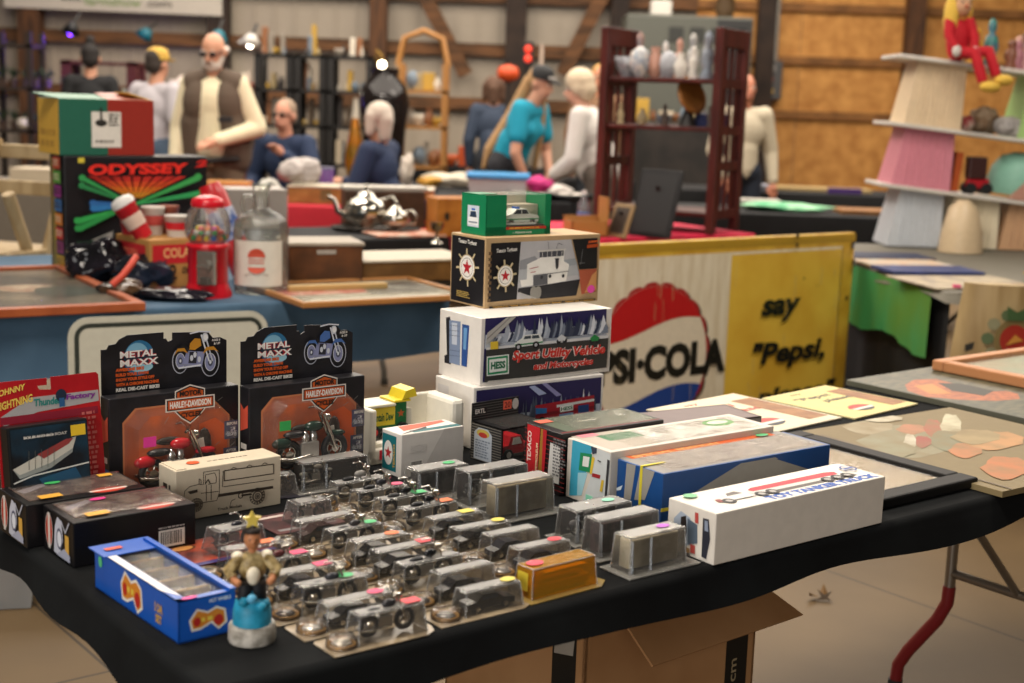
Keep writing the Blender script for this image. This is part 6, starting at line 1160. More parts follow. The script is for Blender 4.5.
for i, (x, c) in enumerate(((.62, '#7a4a34'), (.68, '#b98a78'), (.74, '#3a2a24'), (.70, '#c09a94'), (.80, '#2f4a6a'), (.78, '#8a3a24'), (.65, '#a8707a'), (.86, '#3a2418'))): knick('toy_figure', 'little brown or pink figure in the crowd at the right of shelf top', 'figurine', sh(x, -.08 + .07 * (i % 3), .966), [(r * 1.35, z_ * (1.0 + .22 * (i % 3))) for r, z_ in FIG], c, None, 'crowd of little figures on the white shelf')
def on_shelf(name, label, cat, x, y, z_, r, c, c2=None, seed=1, amp=.1): o = lump(name, label, cat, sh(x, y, z_), r, M(c, .8, c2=c2, scale=20), seed, amp); o.rotation_euler = (0, tilt, 0); return o
on_shelf('red_ball', 'small dark red ball toy on the middle tier of white shelf', 'ball', .40, -.05, .633, (.04, .04, .04), '#8a1f24', '#c9b8a8', 3); on_shelf('teddy_bear', 'brown plush lump beside the red ball on the shelf', 'plush toy', .5, 0, .633, (.07, .06, .07), '#6d5036', '#8d7a64', 5, .3); on_shelf('teddy_bear', 'grey plush lump under the green tub on the shelf', 'plush toy', .6, -.08, .633, (.06, .06, .05), '#8d8886', '#a9a4a0', 6, .3)
o = MB(); o.box(0, 0, 0, .035, .14, .2, M('#b0501f', .6), .003); o = o.build('orange_book'); o.matrix_world = SX @ Matrix.Translation((.29, -.08, .322)); tag(o, 'orange book standing right of the pink tub', 'book')
root = thing('toy_tractor', 'red and black toy tractor with dark cab on the lower shelf tier', 'toy vehicle', sh(.46, -.1, .3225), 0); dollpart(root, 'body', lambda mb: mb.box(-.05, -.03, .03, .06, .03, .08, M('#b01a26', .4), .008)); dollpart(root, 'cab', lambda mb: mb.box(-.05, -.04, .08, .04, .04, .19, M('#3a1f1c', .4), .006))
for x in (-.035, .045):
    for y in (-.045, .035): dollpart(root, 'wheel', lambda mb: mb.cyl((x, y, .03), (x, y + .015, .03), .029, M('#151517', .6)))
root = thing('mint_lamp', 'large mint green domed hat-shaped toy on the lower shelf tier', 'toy', sh(.69, .0, .3225), 0); root.rotation_euler = (0, tilt, 0); dollpart(root, 'dome', lambda mb: mb.lathe([(.135, .02), (.15, .07), (.13, .16), (.09, .215), (.03, .238), (.003, .24)], M('#86b8a4', .5), n=28)); dollpart(root, 'ramp', lambda mb: mb.prism([(-.09, 0), (.09, 0), (.04, .09), (-.02, .1)], (0.02, -.155, 0), (1, 0, 0), (0, .0, 1), .03, M('#b98a78', .6))); dollpart(root, 'ornament', lambda mb: mb.box(.07, -.155, 0, .13, -.115, .06, M('#c9bcb8', .5), .006))
# papers on the right stall table
XG = mtx(gO, rz(gA))
def gpaper(label, x, y, L, D, rot, c, c2=None, h=.006, z_=.7415, name='newspaper', cat='paper', art=None):
    O = XG @ V3((x, y, z_)); o = flat_board(name, label, cat, O, gA + rot, L, D, h, M(c, .6, c2=c2, scale=14), art); return o
gpaper('cream newspaper on the near corner of the right stall table', -.02, .05, .5, .4, -8, '#b9a98c', '#8d8276'); gpaper('dark blue flat book on the left edge of right stall table', -.01, .52, .42, .24, -5, '#1f2c58', '#2c3a70', .014, name='flat_book', cat='book'); gpaper('pale orange magazine behind the dark blue book', -.01, .79, .4, .25, -4, '#c0a080', '#b9b4a8', .01, name='magazine', cat='magazine'); gpaper('navy album behind the pale orange magazine', 0, 1.07, .4, .24, 0, '#232c48', None, .014, name='album', cat='book'); gpaper('greyish newspaper under the yellow cloth', .52, .06, .55, .45, 5, '#a39c92', '#7d776e')
lump('yellow_cloth', 'yellow cloth heaped on papers at the right frame edge', 'cloth', XG @ V3((.78, .34, .748)), (.28, .1, .028), M('#b8922c', .7, bump=.3), 12, .15)
o = MB(); o.box(0, 0, 0, .03, .02, .012, M('#d84a7a', .5), .002); o = o.build('price_tag'); place(o, XG @ V3((.06, .07, .748)), 0); tag(o, 'small hot pink price tag on the newspaper corner', 'price tag')
# barrel-shaped sign board with crest
bq = at(952, 365, 5.0); tq = at(953, 280, 5.05); root = thing('barrel_sign', 'tall cream beer-barrel shaped board with red crest, below the newspapers', 'sign', (bq.x, 5.0, 0.002), rz(84)); Wb = .62; Hb = tq.z - .002
mb = MB(); rows = []
for i in range(11):
    t = i / 10; w_ = .5 * Wb * (1.0 + .09 * math.sin(t * PI) - .06 * t); cx = Wb / 2 + .0; rows.append([(cx - w_ * math.cos(a), -.10 * math.sin(a), Hb * t) for a in [j * PI / 14 for j in range(15)]])
mb.ring(rows, M('#b39a6e', .5, c2='#8f7448', scale=3, stretch=(5, 1, .7)), closed=False, caps=(True, True)); mb.build('barrel_face', root)
mb = MB()
def crest(pts, c, off):
    mb.add([(x, -.10 * math.sin(math.acos(max(-1, min(1, 1 - 2 * x / Wb)))) - off, z_) for x, z_ in pts], [tuple(range(len(pts)))], M(c, .5))
ccx, ccz = .17, Hb - .19; C_ = lambda r, rx=1: [(ccx + r * rx * math.cos(i * PI / 10), ccz + r * math.sin(i * PI / 10)) for i in range(20)]
crest([(0.02, ccz - .1), (.3, ccz + .0), (.3, ccz - .3), (.02, ccz - .3)], '#b9b4aa', .012); crest([(.02, ccz - .03), (.3, ccz + .08), (.3, ccz + .05), (.02, ccz - .055)], '#2b2a26', .014)
for i in range(10): a_ = i * PI / 5; crest([(ccx + .085 * math.cos(a_) + .022 * math.cos(j * PI / 4), ccz + .09 * math.sin(a_) + .022 * math.sin(j * PI / 4)) for j in range(8)], '#5a6a48' if i % 2 else '#8d8a6a', .016 + i * .0004)
crest(C_(.075, .9), '#7d6a40', .024); crest(C_(.055, .9), '#9c2a1c', .027); crest([(ccx - .03, ccz - .02), (ccx + .03, ccz), (ccx, ccz + .02)], '#c98a3a', .03); crest([(ccx - .03, ccz + .07), (ccx + .03, ccz + .07), (ccx + .035, ccz + .12), (ccx, ccz + .1), (ccx - .035, ccz + .12)], '#3f5a34', .03)
mb.build('crest', root, 'red and green crest')
# ---------------------------------------------------------------- under and around the near table
ck = at(578, 683, 2.62); O = V3((.147, 2.33, .002)); azK = 50
root = thing('cardboard_box', 'open brown moving carton with black printed bands under the near table', 'box', O, rz(azK)); KB = M('#b98b5e', .7, c2='#a87a4e', scale=4); LK, DK_, HK = .46, .40, .5; X = mtx(O, rz(azK))
mb = MB(); 
for b_ in ((0, 0, 0, LK, DK_, .006), (0, 0, 0, LK, .006, HK), (0, DK_ - .006, 0, LK, DK_, HK), (0, 0, 0, .006, DK_, HK), (LK - .006, 0, 0, LK, DK_, HK)): mb.box(*b_, KB)
f = Bd(mb, (0, 0, 0), (1, 0, 0), (0, 0, 1), LK, HK, X, .0003); e = Bd(mb, (0, DK_, 0), (0, -1, 0), (0, 0, 1), DK_, HK, X, .0003)
for b_, w_ in ((f, LK), (e, DK_)):
    b_.rect(w_ - .085, 0, w_ - .022, HK, '#141312'); b_.text('24 in x 60.9 cm', w_ - .052, .1, .26, .022, '#a89878', .01, 0, PI / 2); b_.poly([(w_ - .08, HK - .06), (w_ - .03, HK - .05), (w_ - .026, HK - .01), (w_ - .05, HK - .004), (w_ - .078, HK - .02)], '#a8a298')
mb.build('carton_body', root); 
mb = MB(); mb.prism([(.09, 0), (LK, 0), (LK + .06, .085), (.10, .09)], (0, -.002, HK), (1, 0, 0), (0, -.72, -.69), .005, KB); mb.build('flap', root); mb = MB(); mb.prism([(0, 0), (DK_ - .02, 0), (DK_ - .04, .1), (.03, .12)], (.008, DK_ - .01, HK - .004), (0, -1, 0), (.95, 0, -.3), .005, KB); mb.build('flap', root)
lump('green_bag', 'dark green bag on the floor left of the brown carton', 'bag', V3((-.16, 2.34, .002)), (.13, .12, .16), M('#173526', .4, bump=.4), 31, .25)
bq = on(-14, 620, 0); root = thing('plastic_bin', 'clear plastic bin on the floor at the left frame edge', 'bin', (bq.x - .28, bq.y, .002), .25); BN = CL('#d9dcdc', .25, .1, 'bin_plastic', .35); mb = MB(); mb.ring([[(0, 0, 0), (.38, 0, 0), (.38, .3, 0), (0, .3, 0)], [(-.02, -.02, .16), (.40, -.02, .16), (.40, .32, .16), (-.02, .32, .16)]], BN, smooth=False, caps=(True, False)); mb.build('bin_body', root); mb = MB(); mb.box(-.035, -.035, .158, .415, .335, .175, CL('#cdd2d2', .3, .15, 'bin_lid', .5), .008); mb.build('lid', root)
mb = MB(); mb.box(.05, .03, .005, .34, .27, .12, M('#4a3430', .5, c2='#8d7a74', scale=12), .01); mb.build('contents', root)
for i, (dx, dy, a_) in enumerate(((0, 0, .3), (.03, .02, 1.4), (.05, -.01, 2.4), (.015, .035, 4))):
    o = MB(); c0 = on(815, 602, 0); o.add([(0, 0, .004), (.03, .012, .012), (.055, 0, .03), (.03, -.012, .01)], [(0, 1, 2, 3)], M('#6a4a1c' if i % 2 else '#3c2a12', .7)); o = o.build('dry_leaf'); place(o, (c0.x + dx, c0.y + dy, .001), a_); tag(o, 'dry brown leaf of the small cluster on the concrete floor', 'leaf', 'dry leaves on the floor')
# ================================================================ PEOPLE
def remeshed(name, prims, vox, mat, parent, lab=None, smooth=6):
    mb = MB()
    for p in prims:
        if p[0] == 'c': mb.tube([p[1], p[2]], [p[3], p[4]], mat, 12); mb.ell(p[1], p[3], mat, 12); mb.ell(p[2], p[4], mat, 12)
        else: mb.ell(p[1], p[2], mat, 16, rot=p[3] if len(p) > 3 else None)
    o = mb.build(name)
    m = o.modifiers.new('r', 'REMESH'); m.mode = 'VOXEL'; m.voxel_size = vox; m.use_smooth_shade = True
    s = o.modifiers.new('s', 'SMOOTH'); s.iterations = smooth; s.factor = .5
    dg = bpy.context.evaluated_depsgraph_get(); me = bpy.data.meshes.new_from_object(o.evaluated_get(dg)); o.modifiers.clear(); old = o.data; o.data = me; bpy.data.meshes.remove(old)
    me.materials.clear(); me.materials.append(mat)
    for p in me.polygons: p.use_smooth = True
    if parent: o.parent = parent
    if lab: o['label'] = lab
    return o
def person(label, loc, rot, H=1.75, lean=0, arms=None, seated=False, skin='#b98468', shirt='#8a8a8a', sleeve=1, trousers='#26262c', bulk=1.0, head_tilt=0, head_turn=0, female=False, vest=None, hair=None, hat=None, glasses=False, beard=None, broad=None):
    k = H / 1.75; root = thing('person', label, 'person', loc, rot); hz = .93 if not seated else .55
    RX = Matrix.Rotation(lean, 3, 'X')          # + lean bends forward, towards -y
    def U(x, y, z): q = RX @ V3((x, y, z - .93)); return (q + V3((0, 0, hz))) * k
    sw = broad or (.165 if female else .185); B = bulk
    RH = Matrix.Rotation(head_turn, 3, 'Z') @ Matrix.Rotation(head_tilt, 3, 'X'); nk = U(0, .0, 1.50); HC = V3(nk) + (RX.lerp(Matrix.Identity(3), .35) if lean else Matrix.Identity(3)) @ V3((0, -.015, .125)) * k
    def Hd(x, y, z): return HC + RH @ V3((x, y, z)) * k
    SK = M(skin, .5)
    ar = []
    for i, s in enumerate((-1, 1)):
        sh_ = V3(U(s * sw, 0, 1.42)); a = (arms or {}).get(s)
        if a: el, wr = V3(U(*a[0])), V3(U(*a[1]))
        else: el, wr = V3(U(s * (sw + .07 * B), .02, 1.12)), V3(U(s * (sw + .06), -.06, .87))
        ar.append((s, sh_, el, wr))
    lg = []
    for s in (-1, 1):
        hp = V3(U(s * .09, 0, .93)) if not seated else V3((s * .09, 0, .5)) * k
        if seated: kn = V3((s * .12, -.42, .5)) * k; an = V3((s * .12, -.40, .08)) * k
        else: kn = V3((s * .10, -.02, .49)) * k; an = V3((s * .105, .02, .08)) * k
        lg.append((s, hp, kn, an))
    pr = [('c', U(0, .0, .98), U(0, .005, 1.12), .12 * B * k, .115 * B * k), ('e', U(0, -.005, 1.28), (.165 * k * (1 if not female else .92), .11 * k, .17 * k)), ('c', U(-.1, 0, 1.40), U(.1, 0, 1.40), .065 * k, .065 * k), ('c', U(0, .01, 1.42), HC - V3((0, 0, .06 * k)), .062 * k, .054 * k),
          ('e', Hd(0, .012, .03), (.076 * k, .092 * k, .1 * k)), ('e', Hd(0, -.025, -.045), (.056 * k, .062 * k, .068 * k)), ('c', Hd(0, -.088, .012), Hd(0, -.104, -.02), .011 * k, .016 * k), ('e', Hd(-.078, .012, .0), (.014 * k, .022 * k, .032 * k)), ('e', Hd(.078, .012, .0), (.014 * k, .022 * k, .032 * k)), ('e', Hd(0, -.088, -.055), (.022 * k, .01 * k, .01 * k))]
    for s, sh_, el, wr in ar:
        pr += [('c', sh_, el, .054 * k, .043 * k), ('c', el, wr, .042 * k, .028 * k)]
        d = (wr - el).normalized(); sd = V3((s, 0, 0)); sd = (sd - d * sd.dot(d)).normalized(); up = d.cross(sd); pm = wr + d * .05 * k
        pr.append(('c', wr + d * .015 * k, pm, .03 * k, .036 * k))
        for f_, (o_, ln) in enumerate(((-.03, .062), (-.011, .075), (.010, .07), (.028, .052))):
            b0 = pm + sd * o_ * k + d * .02 * k; b1 = b0 + d * ln * .55 * k; b2 = b1 + (d * .7 - up * .7 * s * (1 if True else 1)) * ln * .5 * k
            pr += [('c', b0, b1, .0105 * k, .0095 * k), ('c', b1, b2, .0095 * k, .008 * k)]
        t0 = wr + d * .03 * k - sd * .026 * k * s * s; t1 = t0 + (d * .6 - sd * .7) * .04 * k; pr += [('c', t0, t1, .012 * k, .010 * k), ('c', t1, t1 + d * .03 * k, .010 * k, .008 * k)]
    for s, hp, kn, an in lg: pr += [('c', hp, kn, .085 * B * k, .055 * k), ('c', kn, an, .055 * k, .036 * k), ('c', an - V3((0, 0, .03 * k)), an + V3((0, -.14 * k, -.045 * k)), .036 * k, .03 * k)]
    body = remeshed('body', pr, .0085, SK, root, None, 2)
    g = .014 * k
    tp = [('c', U(0, .0, .97), U(0, .005, 1.14), .125 * B * k + g, .125 * B * k + g), ('e', U(0, -.005, 1.28), (.17 * k * (1 if not female else .95) + g, .115 * k * B + g, .18 * k + g)), ('c', U(-.11, 0, 1.405), U(.11, 0, 1.405), .07 * k + g, .07 * k + g)]
    if B > 1.05: tp.append(('c', U(0, -.035, 1.0), U(0, -.02, 1.27), .125 * B * k, .11 * B * k))
    if female: tp += [('e', U(-.075, -.1, 1.29), (.066 * k, .045 * k, .066 * k)), ('e', U(.075, -.1, 1.29), (.066 * k, .045 * k, .066 * k))]
    for s, sh_, el, wr in ar:
        if sleeve >= 1: tp += [('c', sh_, el, .062 * k + g, .052 * k + g), ('c', el, el.lerp(wr, .92), .05 * k + g, .034 * k + g)]
        else: tp += [('c', sh_, sh_.lerp(el, sleeve), .062 * k + g, .06 * k + g)]
    remeshed('shirt', tp, .011, M(shirt, .8, bump=.15, scale=9), root, 'shirt', 3)
    bt = [('c', U(-.05, 0, .95), U(.05, 0, .95), .115 * B * k + g, .115 * B * k + g)]
    for s, hp, kn, an in lg: bt += [('c', hp, kn, .09 * B * k + g, .062 * k + g), ('c', kn, an, .062 * k + g, .048 * k + g)]
    remeshed('trousers', bt, .012, M(trousers, .8), root, 'trousers', 3)
    for s, hp, kn, an in lg: mb = MB(); mb.ell(an + V3((0, -.06 * k, -.038 * k)), (.05 * k, .125 * k, .042 * k), M('#1d1a18', .5), 12); mb.build('shoe', root, 'dark shoe')
    if vest:
        vp = [('c', U(-.1, .015, .93), U(-.1, .015, 1.16), .12 * B * k + g, .125 * B * k + g), ('c', U(.1, .015, .93), U(.1, .015, 1.16), .12 * B * k + g, .125 * B * k + g), ('e', U(-.1, .01, 1.29), (.11 * k + g, .13 * B * k + g, .19 * k)), ('e', U(.1, .01, 1.29), (.11 * k + g, .13 * B * k + g, .19 * k)), ('c', U(-.14, 0, 1.42), U(-.07, 0, 1.45), .075 * k + g, .06 * k + g), ('c', U(.14, 0, 1.42), U(.07, 0, 1.45), .075 * k + g, .06 * k + g), ('c', U(0, .06, 1.0), U(0, .06, 1.35), .12 * k, .1 * k)]
        remeshed('vest', vp, .011, M(vest, .85), root, 'open brown vest', 3); mb = MB(); mb.box(-.05, -.012, -.02, .05, 0, .02, M('#1c1c1e', .5), .004, X=Matrix.Translation(U(.13, -.18 * B, 1.2))); mb.build('vest_badge', root, 'dark badge on the vest')
        mb = MB(); mb.tube([U(-.17 * B, -.1, .93), U(0, -.19 * B, .92), U(.17 * B, -.1, .93)], .022 * k, M('#1a1614', .5), 8); mb.build('belt', root)
    EY = M('#e6e0d8', .3); PU = M('#241a14', .3)
    for s in (-1, 1): mb = MB(); mb.ell(Hd(s * .03, -.079, .018), (.013 * k, .008 * k, .009 * k), EY, 8); mb.ell(Hd(s * .03, -.0855, .018), (.006 * k, .004 * k, .006 * k), PU, 8); mb.build('eye', root)
    mb = MB(); mb.ell(Hd(0, -.0925, -.056), (.024 * k, .008 * k, .006 * k), M('#8a4a42', .5), 8); mb.build('mouth', root)
    mb = MB()
    for s in (-1, 1): mb.ell(Hd(s * .031, -.084, .036), (.018 * k, .006 * k, .004 * k), M(hair[0] if hair else '#4a3a2c', .8), 8)
    mb.build('eyebrows', root)
    if hair:
        hc, kind = hair; hm = M(hc, .75, bump=.3, scale=50); hp_ = []
        if kind == 'short': hp_ = [('e', Hd(0, .03, .052), (.084 * k, .088 * k, .09 * k)), ('e', Hd(0, .06, .0), (.076 * k, .06 * k, .07 * k))]
        if kind == 'fringe': hp_ = [('c', Hd(-.074, .03, .01), Hd(-.06, .075, .0), .022 * k, .028 * k), ('c', Hd(.074, .03, .01), Hd(.06, .075, .0), .022 * k, .028 * k), ('c', Hd(-.06, .08, .0), Hd(.06, .08, .0), .028 * k, .028 * k)]
        if kind == 'bob': hp_ = [('e', Hd(0, .03, .055), (.1 * k, .1 * k, .092 * k)), ('c', Hd(-.082, .03, .04), Hd(-.085, .02, -.07), .04 * k, .036 * k), ('c', Hd(.082, .03, .04), Hd(.085, .02, -.07), .04 * k, .036 * k), ('c', Hd(0, .09, .02), Hd(0, .08, -.1), .06 * k, .05 * k)]
        if kind == 'puff': hp_ = [('e', Hd(0, .03, .06), (.118 * k, .118 * k, .105 * k)), ('e', Hd(0, .07, -.01), (.105 * k, .075 * k, .09 * k)), ('e', Hd(-.085, .02, .01), (.035 * k, .05 * k, .06 * k)), ('e', Hd(.085, .02, .01), (.035 * k, .05 * k, .06 * k))]
        if kind == 'bun': hp_ = [('e', Hd(0, .03, .052), (.086 * k, .09 * k, .09 * k)), ('e', Hd(0, .06, .0), (.078 * k, .06 * k, .08 * k)), ('e', Hd(0, .02, .165), (.045 * k, .045 * k, .045 * k))]
        if kind == 'long': hp_ = [('e', Hd(0, .035, .04), (.086 * k, .086 * k, .09 * k)), ('c', Hd(0, .1, .0), U(.0, .13, 1.3), .05 * k, .05 * k), ('c', U(0, .13, 1.3), U(-.05, .16, 1.0), .05 * k, .045 * k), ('c', U(-.05, .16, 1.0), U(-.06, .14, .85), .045 * k, .02 * k), ('c', Hd(.07, .0, .0), U(.12, -.1, 1.3), .026 * k, .028 * k), ('c', U(.12, -.1, 1.3), U(.16, -.16, 1.0), .028 * k, .024 * k)]
        remeshed('hair', hp_, .01, hm, root, 'hair', 2)
    if beard: remeshed('beard', [('e', Hd(0, -.05, -.075), (.058 * k, .05 * k, .05 * k)), ('c', Hd(-.062, -.01, -.03), Hd(-.04, -.05, -.08), .02 * k, .026 * k), ('c', Hd(.062, -.01, -.03), Hd(.04, -.05, -.08), .02 * k, .026 * k), ('c', Hd(-.02, -.092, -.042), Hd(.02, -.092, -.042), .011 * k, .011 * k)], .008, M(beard, .8), root, 'short grey beard', 2)
    if glasses:
        mb = MB()
        for s in (-1, 1): mb.ell(Hd(s * .034, -.094, .014), (.026 * k, .005 * k, .017 * k), M('#221d1c', .15), 12); mb.cyl(Hd(s * .06, -.09, .02), Hd(s * .08, .01, .02), .004 * k, M('#221d1c', .3), n=6)
        mb.cyl(Hd(-.012, -.096, .02), Hd(.012, -.096, .02), .004 * k, M('#221d1c', .3), n=6); mb.build('glasses', root, 'dark glasses')
    if hat:
        hc, kind = hat; mb = MB(); hm = M(hc, .7); rows = []
        Xh = Matrix.Translation(HC) @ RH.to_4x4() @ Matrix.Translation((0, .005 * k, .045 * k))
        mb.lathe([(.095 * k, 0), (.094 * k, .04 * k), (.08 * k, .08 * k), (.04 * k, .1 * k), (.004 * k, .103 * k)], hm, n=20, X=Xh)
        mb.prism([(-.075, 0), (.075, 0), (.07, .06), (.04, .095), (-.04, .095), (-.07, .06)], (0, -.06 * k, .004 * k), (1, 0, 0), (0, -1, -.12), .008, hm, X=Xh); mb.build('cap', root, 'cap with a brim')
        if kind == 'logo': mb = MB(); mb.box(-.06 * k, -.099 * k, .02 * k, .06 * k, -.088 * k, .036 * k, M('#c9c4c0', .5), X=Xh); mb.build('cap_lettering', root, 'pale lettering on cap')
    return root
def at0(px_, Y): p = at(px_, 150, Y); return (p.x, Y, .001)
person('man in brown vest and cream shirt, bearded with glasses, looking down at his hand', at0(216, 9.9), -.08, 1.80, .06, {-1: ((-.25, .0, 1.12), (-.25, -.12, .86)), 1: ((.29, .0, 1.13), (.08, -.29, 1.06))}, skin='#bd8a6e', shirt='#d3c8a8', vest='#54463a', trousers='#6a5a48', bulk=1.1, broad=.16, head_tilt=.3, head_turn=-.12, hair=('#b9b0a6', 'fringe'), beard='#b3a89c', glasses=True)
person('person in pale grey t-shirt with yellow cap, back turned, left of the vest man', at0(152, 11.2), PI - .5, 1.72, .1, None, shirt='#aaa4a8', sleeve=.75, trousers='#3a4a5c', bulk=1.15, hair=('#2f2620', 'short'), hat=('#b8923a', 'plain'))
person('person in black top with dark hair bun, facing the purple-lit shelf', at0(92, 12.9), PI + .2, 1.78, 0, None, shirt='#141416', trousers='#17171a', hair=('#1a1412', 'bun'), female=True)
person('seated man in navy with reddish face and glasses, beside the white plastic bag', (at0(278, 10.4)[0], 10.9, .001), -.35, 1.74, .1, {1: ((.3, -.12, 1.16), (.14, -.3, 1.38)), -1: ((-.27, -.05, 1.14), (-.18, -.3, 1.05))}, True, skin='#c08870', shirt='#1d2c48', trousers='#2a2a30', hair=('#8f7a66', 'short'), glasses=True)
person('seated woman in navy with grey bob, seen from behind right, by the large dark vase', (at0(383, 9.9)[0], 10.0, .001), -1.95, 1.74, .08, {-1: ((-.26, -.14, 1.16), (-.14, -.38, 1.2)), 1: ((.26, -.1, 1.12), (.16, -.35, 1.05))}, True, shirt='#182744', trousers='#22242c', hair=('#b3a79a', 'bob'), female=True, head_turn=-.3)
person('woman in teal t-shirt and black cap with long blond hair, leaning over the tub', (at0(506, 10.8)[0], 10.85, .001), 1.1, 1.72, .42, {-1: ((-.24, -.14, 1.12), (-.14, -.32, .9)), 1: ((.24, -.16, 1.14), (.12, -.36, .95))}, skin='#c28e74', shirt='#0f87a0', sleeve=.62, trousers='#1c1c22', hair=('#a8845a', 'long'), hat=('#131315', 'logo'), female=True, head_tilt=.25)
person('white-haired person in white shirt, back partly turned, behind the curio shelf', (at0(604, 10.2)[0], 10.3, .001), -1.25 - .6, 1.66, .32, {-1: ((-.26, -.12, 1.12), (-.12, -.34, 1.05)), 1: ((.26, -.12, 1.12), (.12, -.34, 1.05))}, skin='#c29078', shirt='#c4beb8', trousers='#5a5048', hair=('#c3b095', 'puff'), bulk=1.12, head_tilt=.2)
person('bald man in cream button shirt and dark jeans, standing near the board wall', at0(742, 11.4), .25, 1.68, 0, {1: ((.27, .02, 1.12), (.27, -.06, .86)), -1: ((-.25, 0, 1.12), (-.2, -.12, .9))}, skin='#b5765c', shirt='#b9ad96', sleeve=1, trousers='#1c2330', bulk=1.0, hair=('#8a7060', 'fringe'))
person('distant person in blue-grey top with brown hair, behind the woman in teal', at0(492, 13.15), PI, 1.62, .1, None, shirt='#2f3a4c', trousers='#23262c', hair=('#5a4030', 'bob'), female=True)
person('distant red-faced person behind the white-haired one, mostly hidden by the curio shelf', at0(597, 13.2), 0, 1.76, 0, None, skin='#b87a5c', shirt='#7a5a40', trousers='#23262c', hair=('#b58a4a', 'short'))
# ================================================================ SHELVES AND STALLS ALONG THE BACK WALL
def rack(name, label, px0, px1, Y, ztop, D, shelves, c, post=.035, legs=True, th=.03):
    p0, p1 = at(px0, 100, Y), at(px1, 100, Y); root = thing(name, label, 'shelf', (p0.x, Y, .001)); W_ = p1.x - p0.x; m_ = M(c, .5)
    for x in (0, W_ - post):
        for y in (0, D - post): mb = MB(); mb.box(x, y, 0, x + post, y + post, ztop, m_); mb.build('post', root)
    for z_ in shelves: mb = MB(); mb.box(0, 0, z_, W_, D, z_ + th, m_); mb.build('shelf_board', root)
    return p0.x, Y, W_, root
BOXP = None
def goods(x0, Y, W_, D, zs, n, label, group, cols, seed, hmax=.3):
    r = random.Random(seed)
    for z_ in zs:
        for i in range(n):
            x = x0 + .08 + (W_ - .16) * (i + .5) / n + r.uniform(-.02, .02); y = Y + D * .4 + r.uniform(-.06, .06); s_ = r.uniform(.7, 1.5) * min(1.2, W_ / n / .14); kind = r.random(); c = r.choice(cols); hh = r.uniform(.08, hmax)
            if kind < .4:
                w_ = r.uniform(.04, .065) * s_; mb = MB(); mb.box(-w_, -.05, 0, w_, .05, hh, M(c, .5), .006); o = mb.build('boxed_item'); cat = 'box'
            else:
                pr = r.choice((FIG, VAS, BALL, BOWL)); o = MB(); o.lathe([(q * s_, t * min(1.6, s_ * 1.3)) for q, t in pr], M(c, .4), n=12); o = o.build('ornament'); cat = 'ornament'
            o.location = (x, y, z_ + .001); tag(o, label, cat, group)
DC = ('#8d8478', '#b9aa92', '#5a4a3a', '#c9c0b0', '#3a3432', '#8a5a38', '#a8946a', '#b8923a', '#6d7a86', '#d3c9b8')
for i, (a, b, lab) in enumerate(((254, 292, 'leftmost bay of the black metal rack on the back wall'), (294, 325, 'middle bay of the black metal rack on the back wall'), (327, 372, 'rightmost bay of the black metal rack, left of the tall dark vase'))):
    x0, Y, W_, root = rack('metal_rack', 'black shelf rack, ' + lab, a, b, 13.6, 1.78, .4, (.3, .72, 1.08, 1.42, 1.75), '#1a1817', .06)
    goods(x0, Y, W_, .4, (.75, 1.11, 1.45, 1.78), 6, 'small household item on the ' + lab.split(' of ')[0] + ' of the black rack', 'goods on the ' + lab, DC, 40 + i)
x0, Y, W_, root = rack('bakers_rack', 'tall golden wooden rack with arched top, right of the dark vase', 397, 447, 13.2, 1.72, .4, (.35, .75, 1.12, 1.45), '#9a6a34', .05)
mb = MB(); mb.tube([(0, .03, 1.7), (W_ * .12, .03, 1.95), (W_ * .5, .03, 2.02), (W_ * .88, .03, 1.95), (W_, .03, 1.7)], .03, M('#9a6a34', .5), 8); mb.build('arched_top', root)
goods(x0, Y, W_, .4, (.78, 1.15, 1.48), 4, 'small item on the golden wooden rack', 'goods on the golden wooden rack', DC, 51, .22)
x0, Y, W_, root = rack('garden_shelf', 'dark shelf rack at the far left with plants', -14, 32, 13.4, 1.9, .4, (.4, .95, 1.35, 1.75), '#2a211b', .05)
for i in range(5):
    for zz in (.98, 1.38):
        root2 = thing('potted_plant', 'dark green plant in pot on the far left shelf rack', 'plant', (x0 + .1 + i * .11, Y + .15, zz + .001), i, 'plants on the far left rack'); mb = MB(); mb.lathe([(.03, 0), (.045, .08)], M('#4a3a2e', .6), n=10); mb.build('pot', root2); mb = MB(); rp = random.Random(i)
        for _ in range(9): a_ = rp.uniform(0, 6.28); mb.add([(0, 0, .08), (.04 * math.cos(a_), .04 * math.sin(a_), .16), (.07 * math.cos(a_), .07 * math.sin(a_), .12 + rp.uniform(0, .1)), (.05 * math.cos(a_ + .5), .05 * math.sin(a_ + .5), .13)], [(0, 1, 2, 3)], M('#2c3a24', .6))
        mb.build('leaves', root2)
o = MB(); o.ell((0, 0, .06), (.07, .07, .06), M('#b9b0a4', .5)); o = o.build('white_globe'); place(o, (at(22, 100, 13.4).x, 13.45, .98)); tag(o, 'small pale globe on the far left shelf rack', 'globe')
simple_box('folded_linen', 'folded cream linen on the grey table at far left', 'linen', (8, 135), 9.7, 92, .42, .3, .1, .742, '#b9aa92')
x0, Y, W_, root = rack('red_shelf', 'dark red shelf lit purple, behind the person in black', 61, 137, 13.9, 1.66, .35, (.4, .85, 1.22, 1.62), '#4a1a1c', .1)
goods(x0, Y, W_, .35, (.88, 1.25), 7, 'pale green or lilac glassware on the dark red shelf', 'glassware on the dark red shelf', ('#8fae98', '#a9b8a0', '#8d84a8', '#b0a8c0', '#7a9a8a'), 61, .24)
mb = MB(); mb.box(0, 0, 0, W_ - .2, .02, .34, M('#7d6a94', .6), .004); o = mb.build('lilac_cloth'); place(o, (x0 + .1, Y + .31, .883)); tag(o, 'lilac backing panel on the middle tier of the dark red shelf', 'panel')
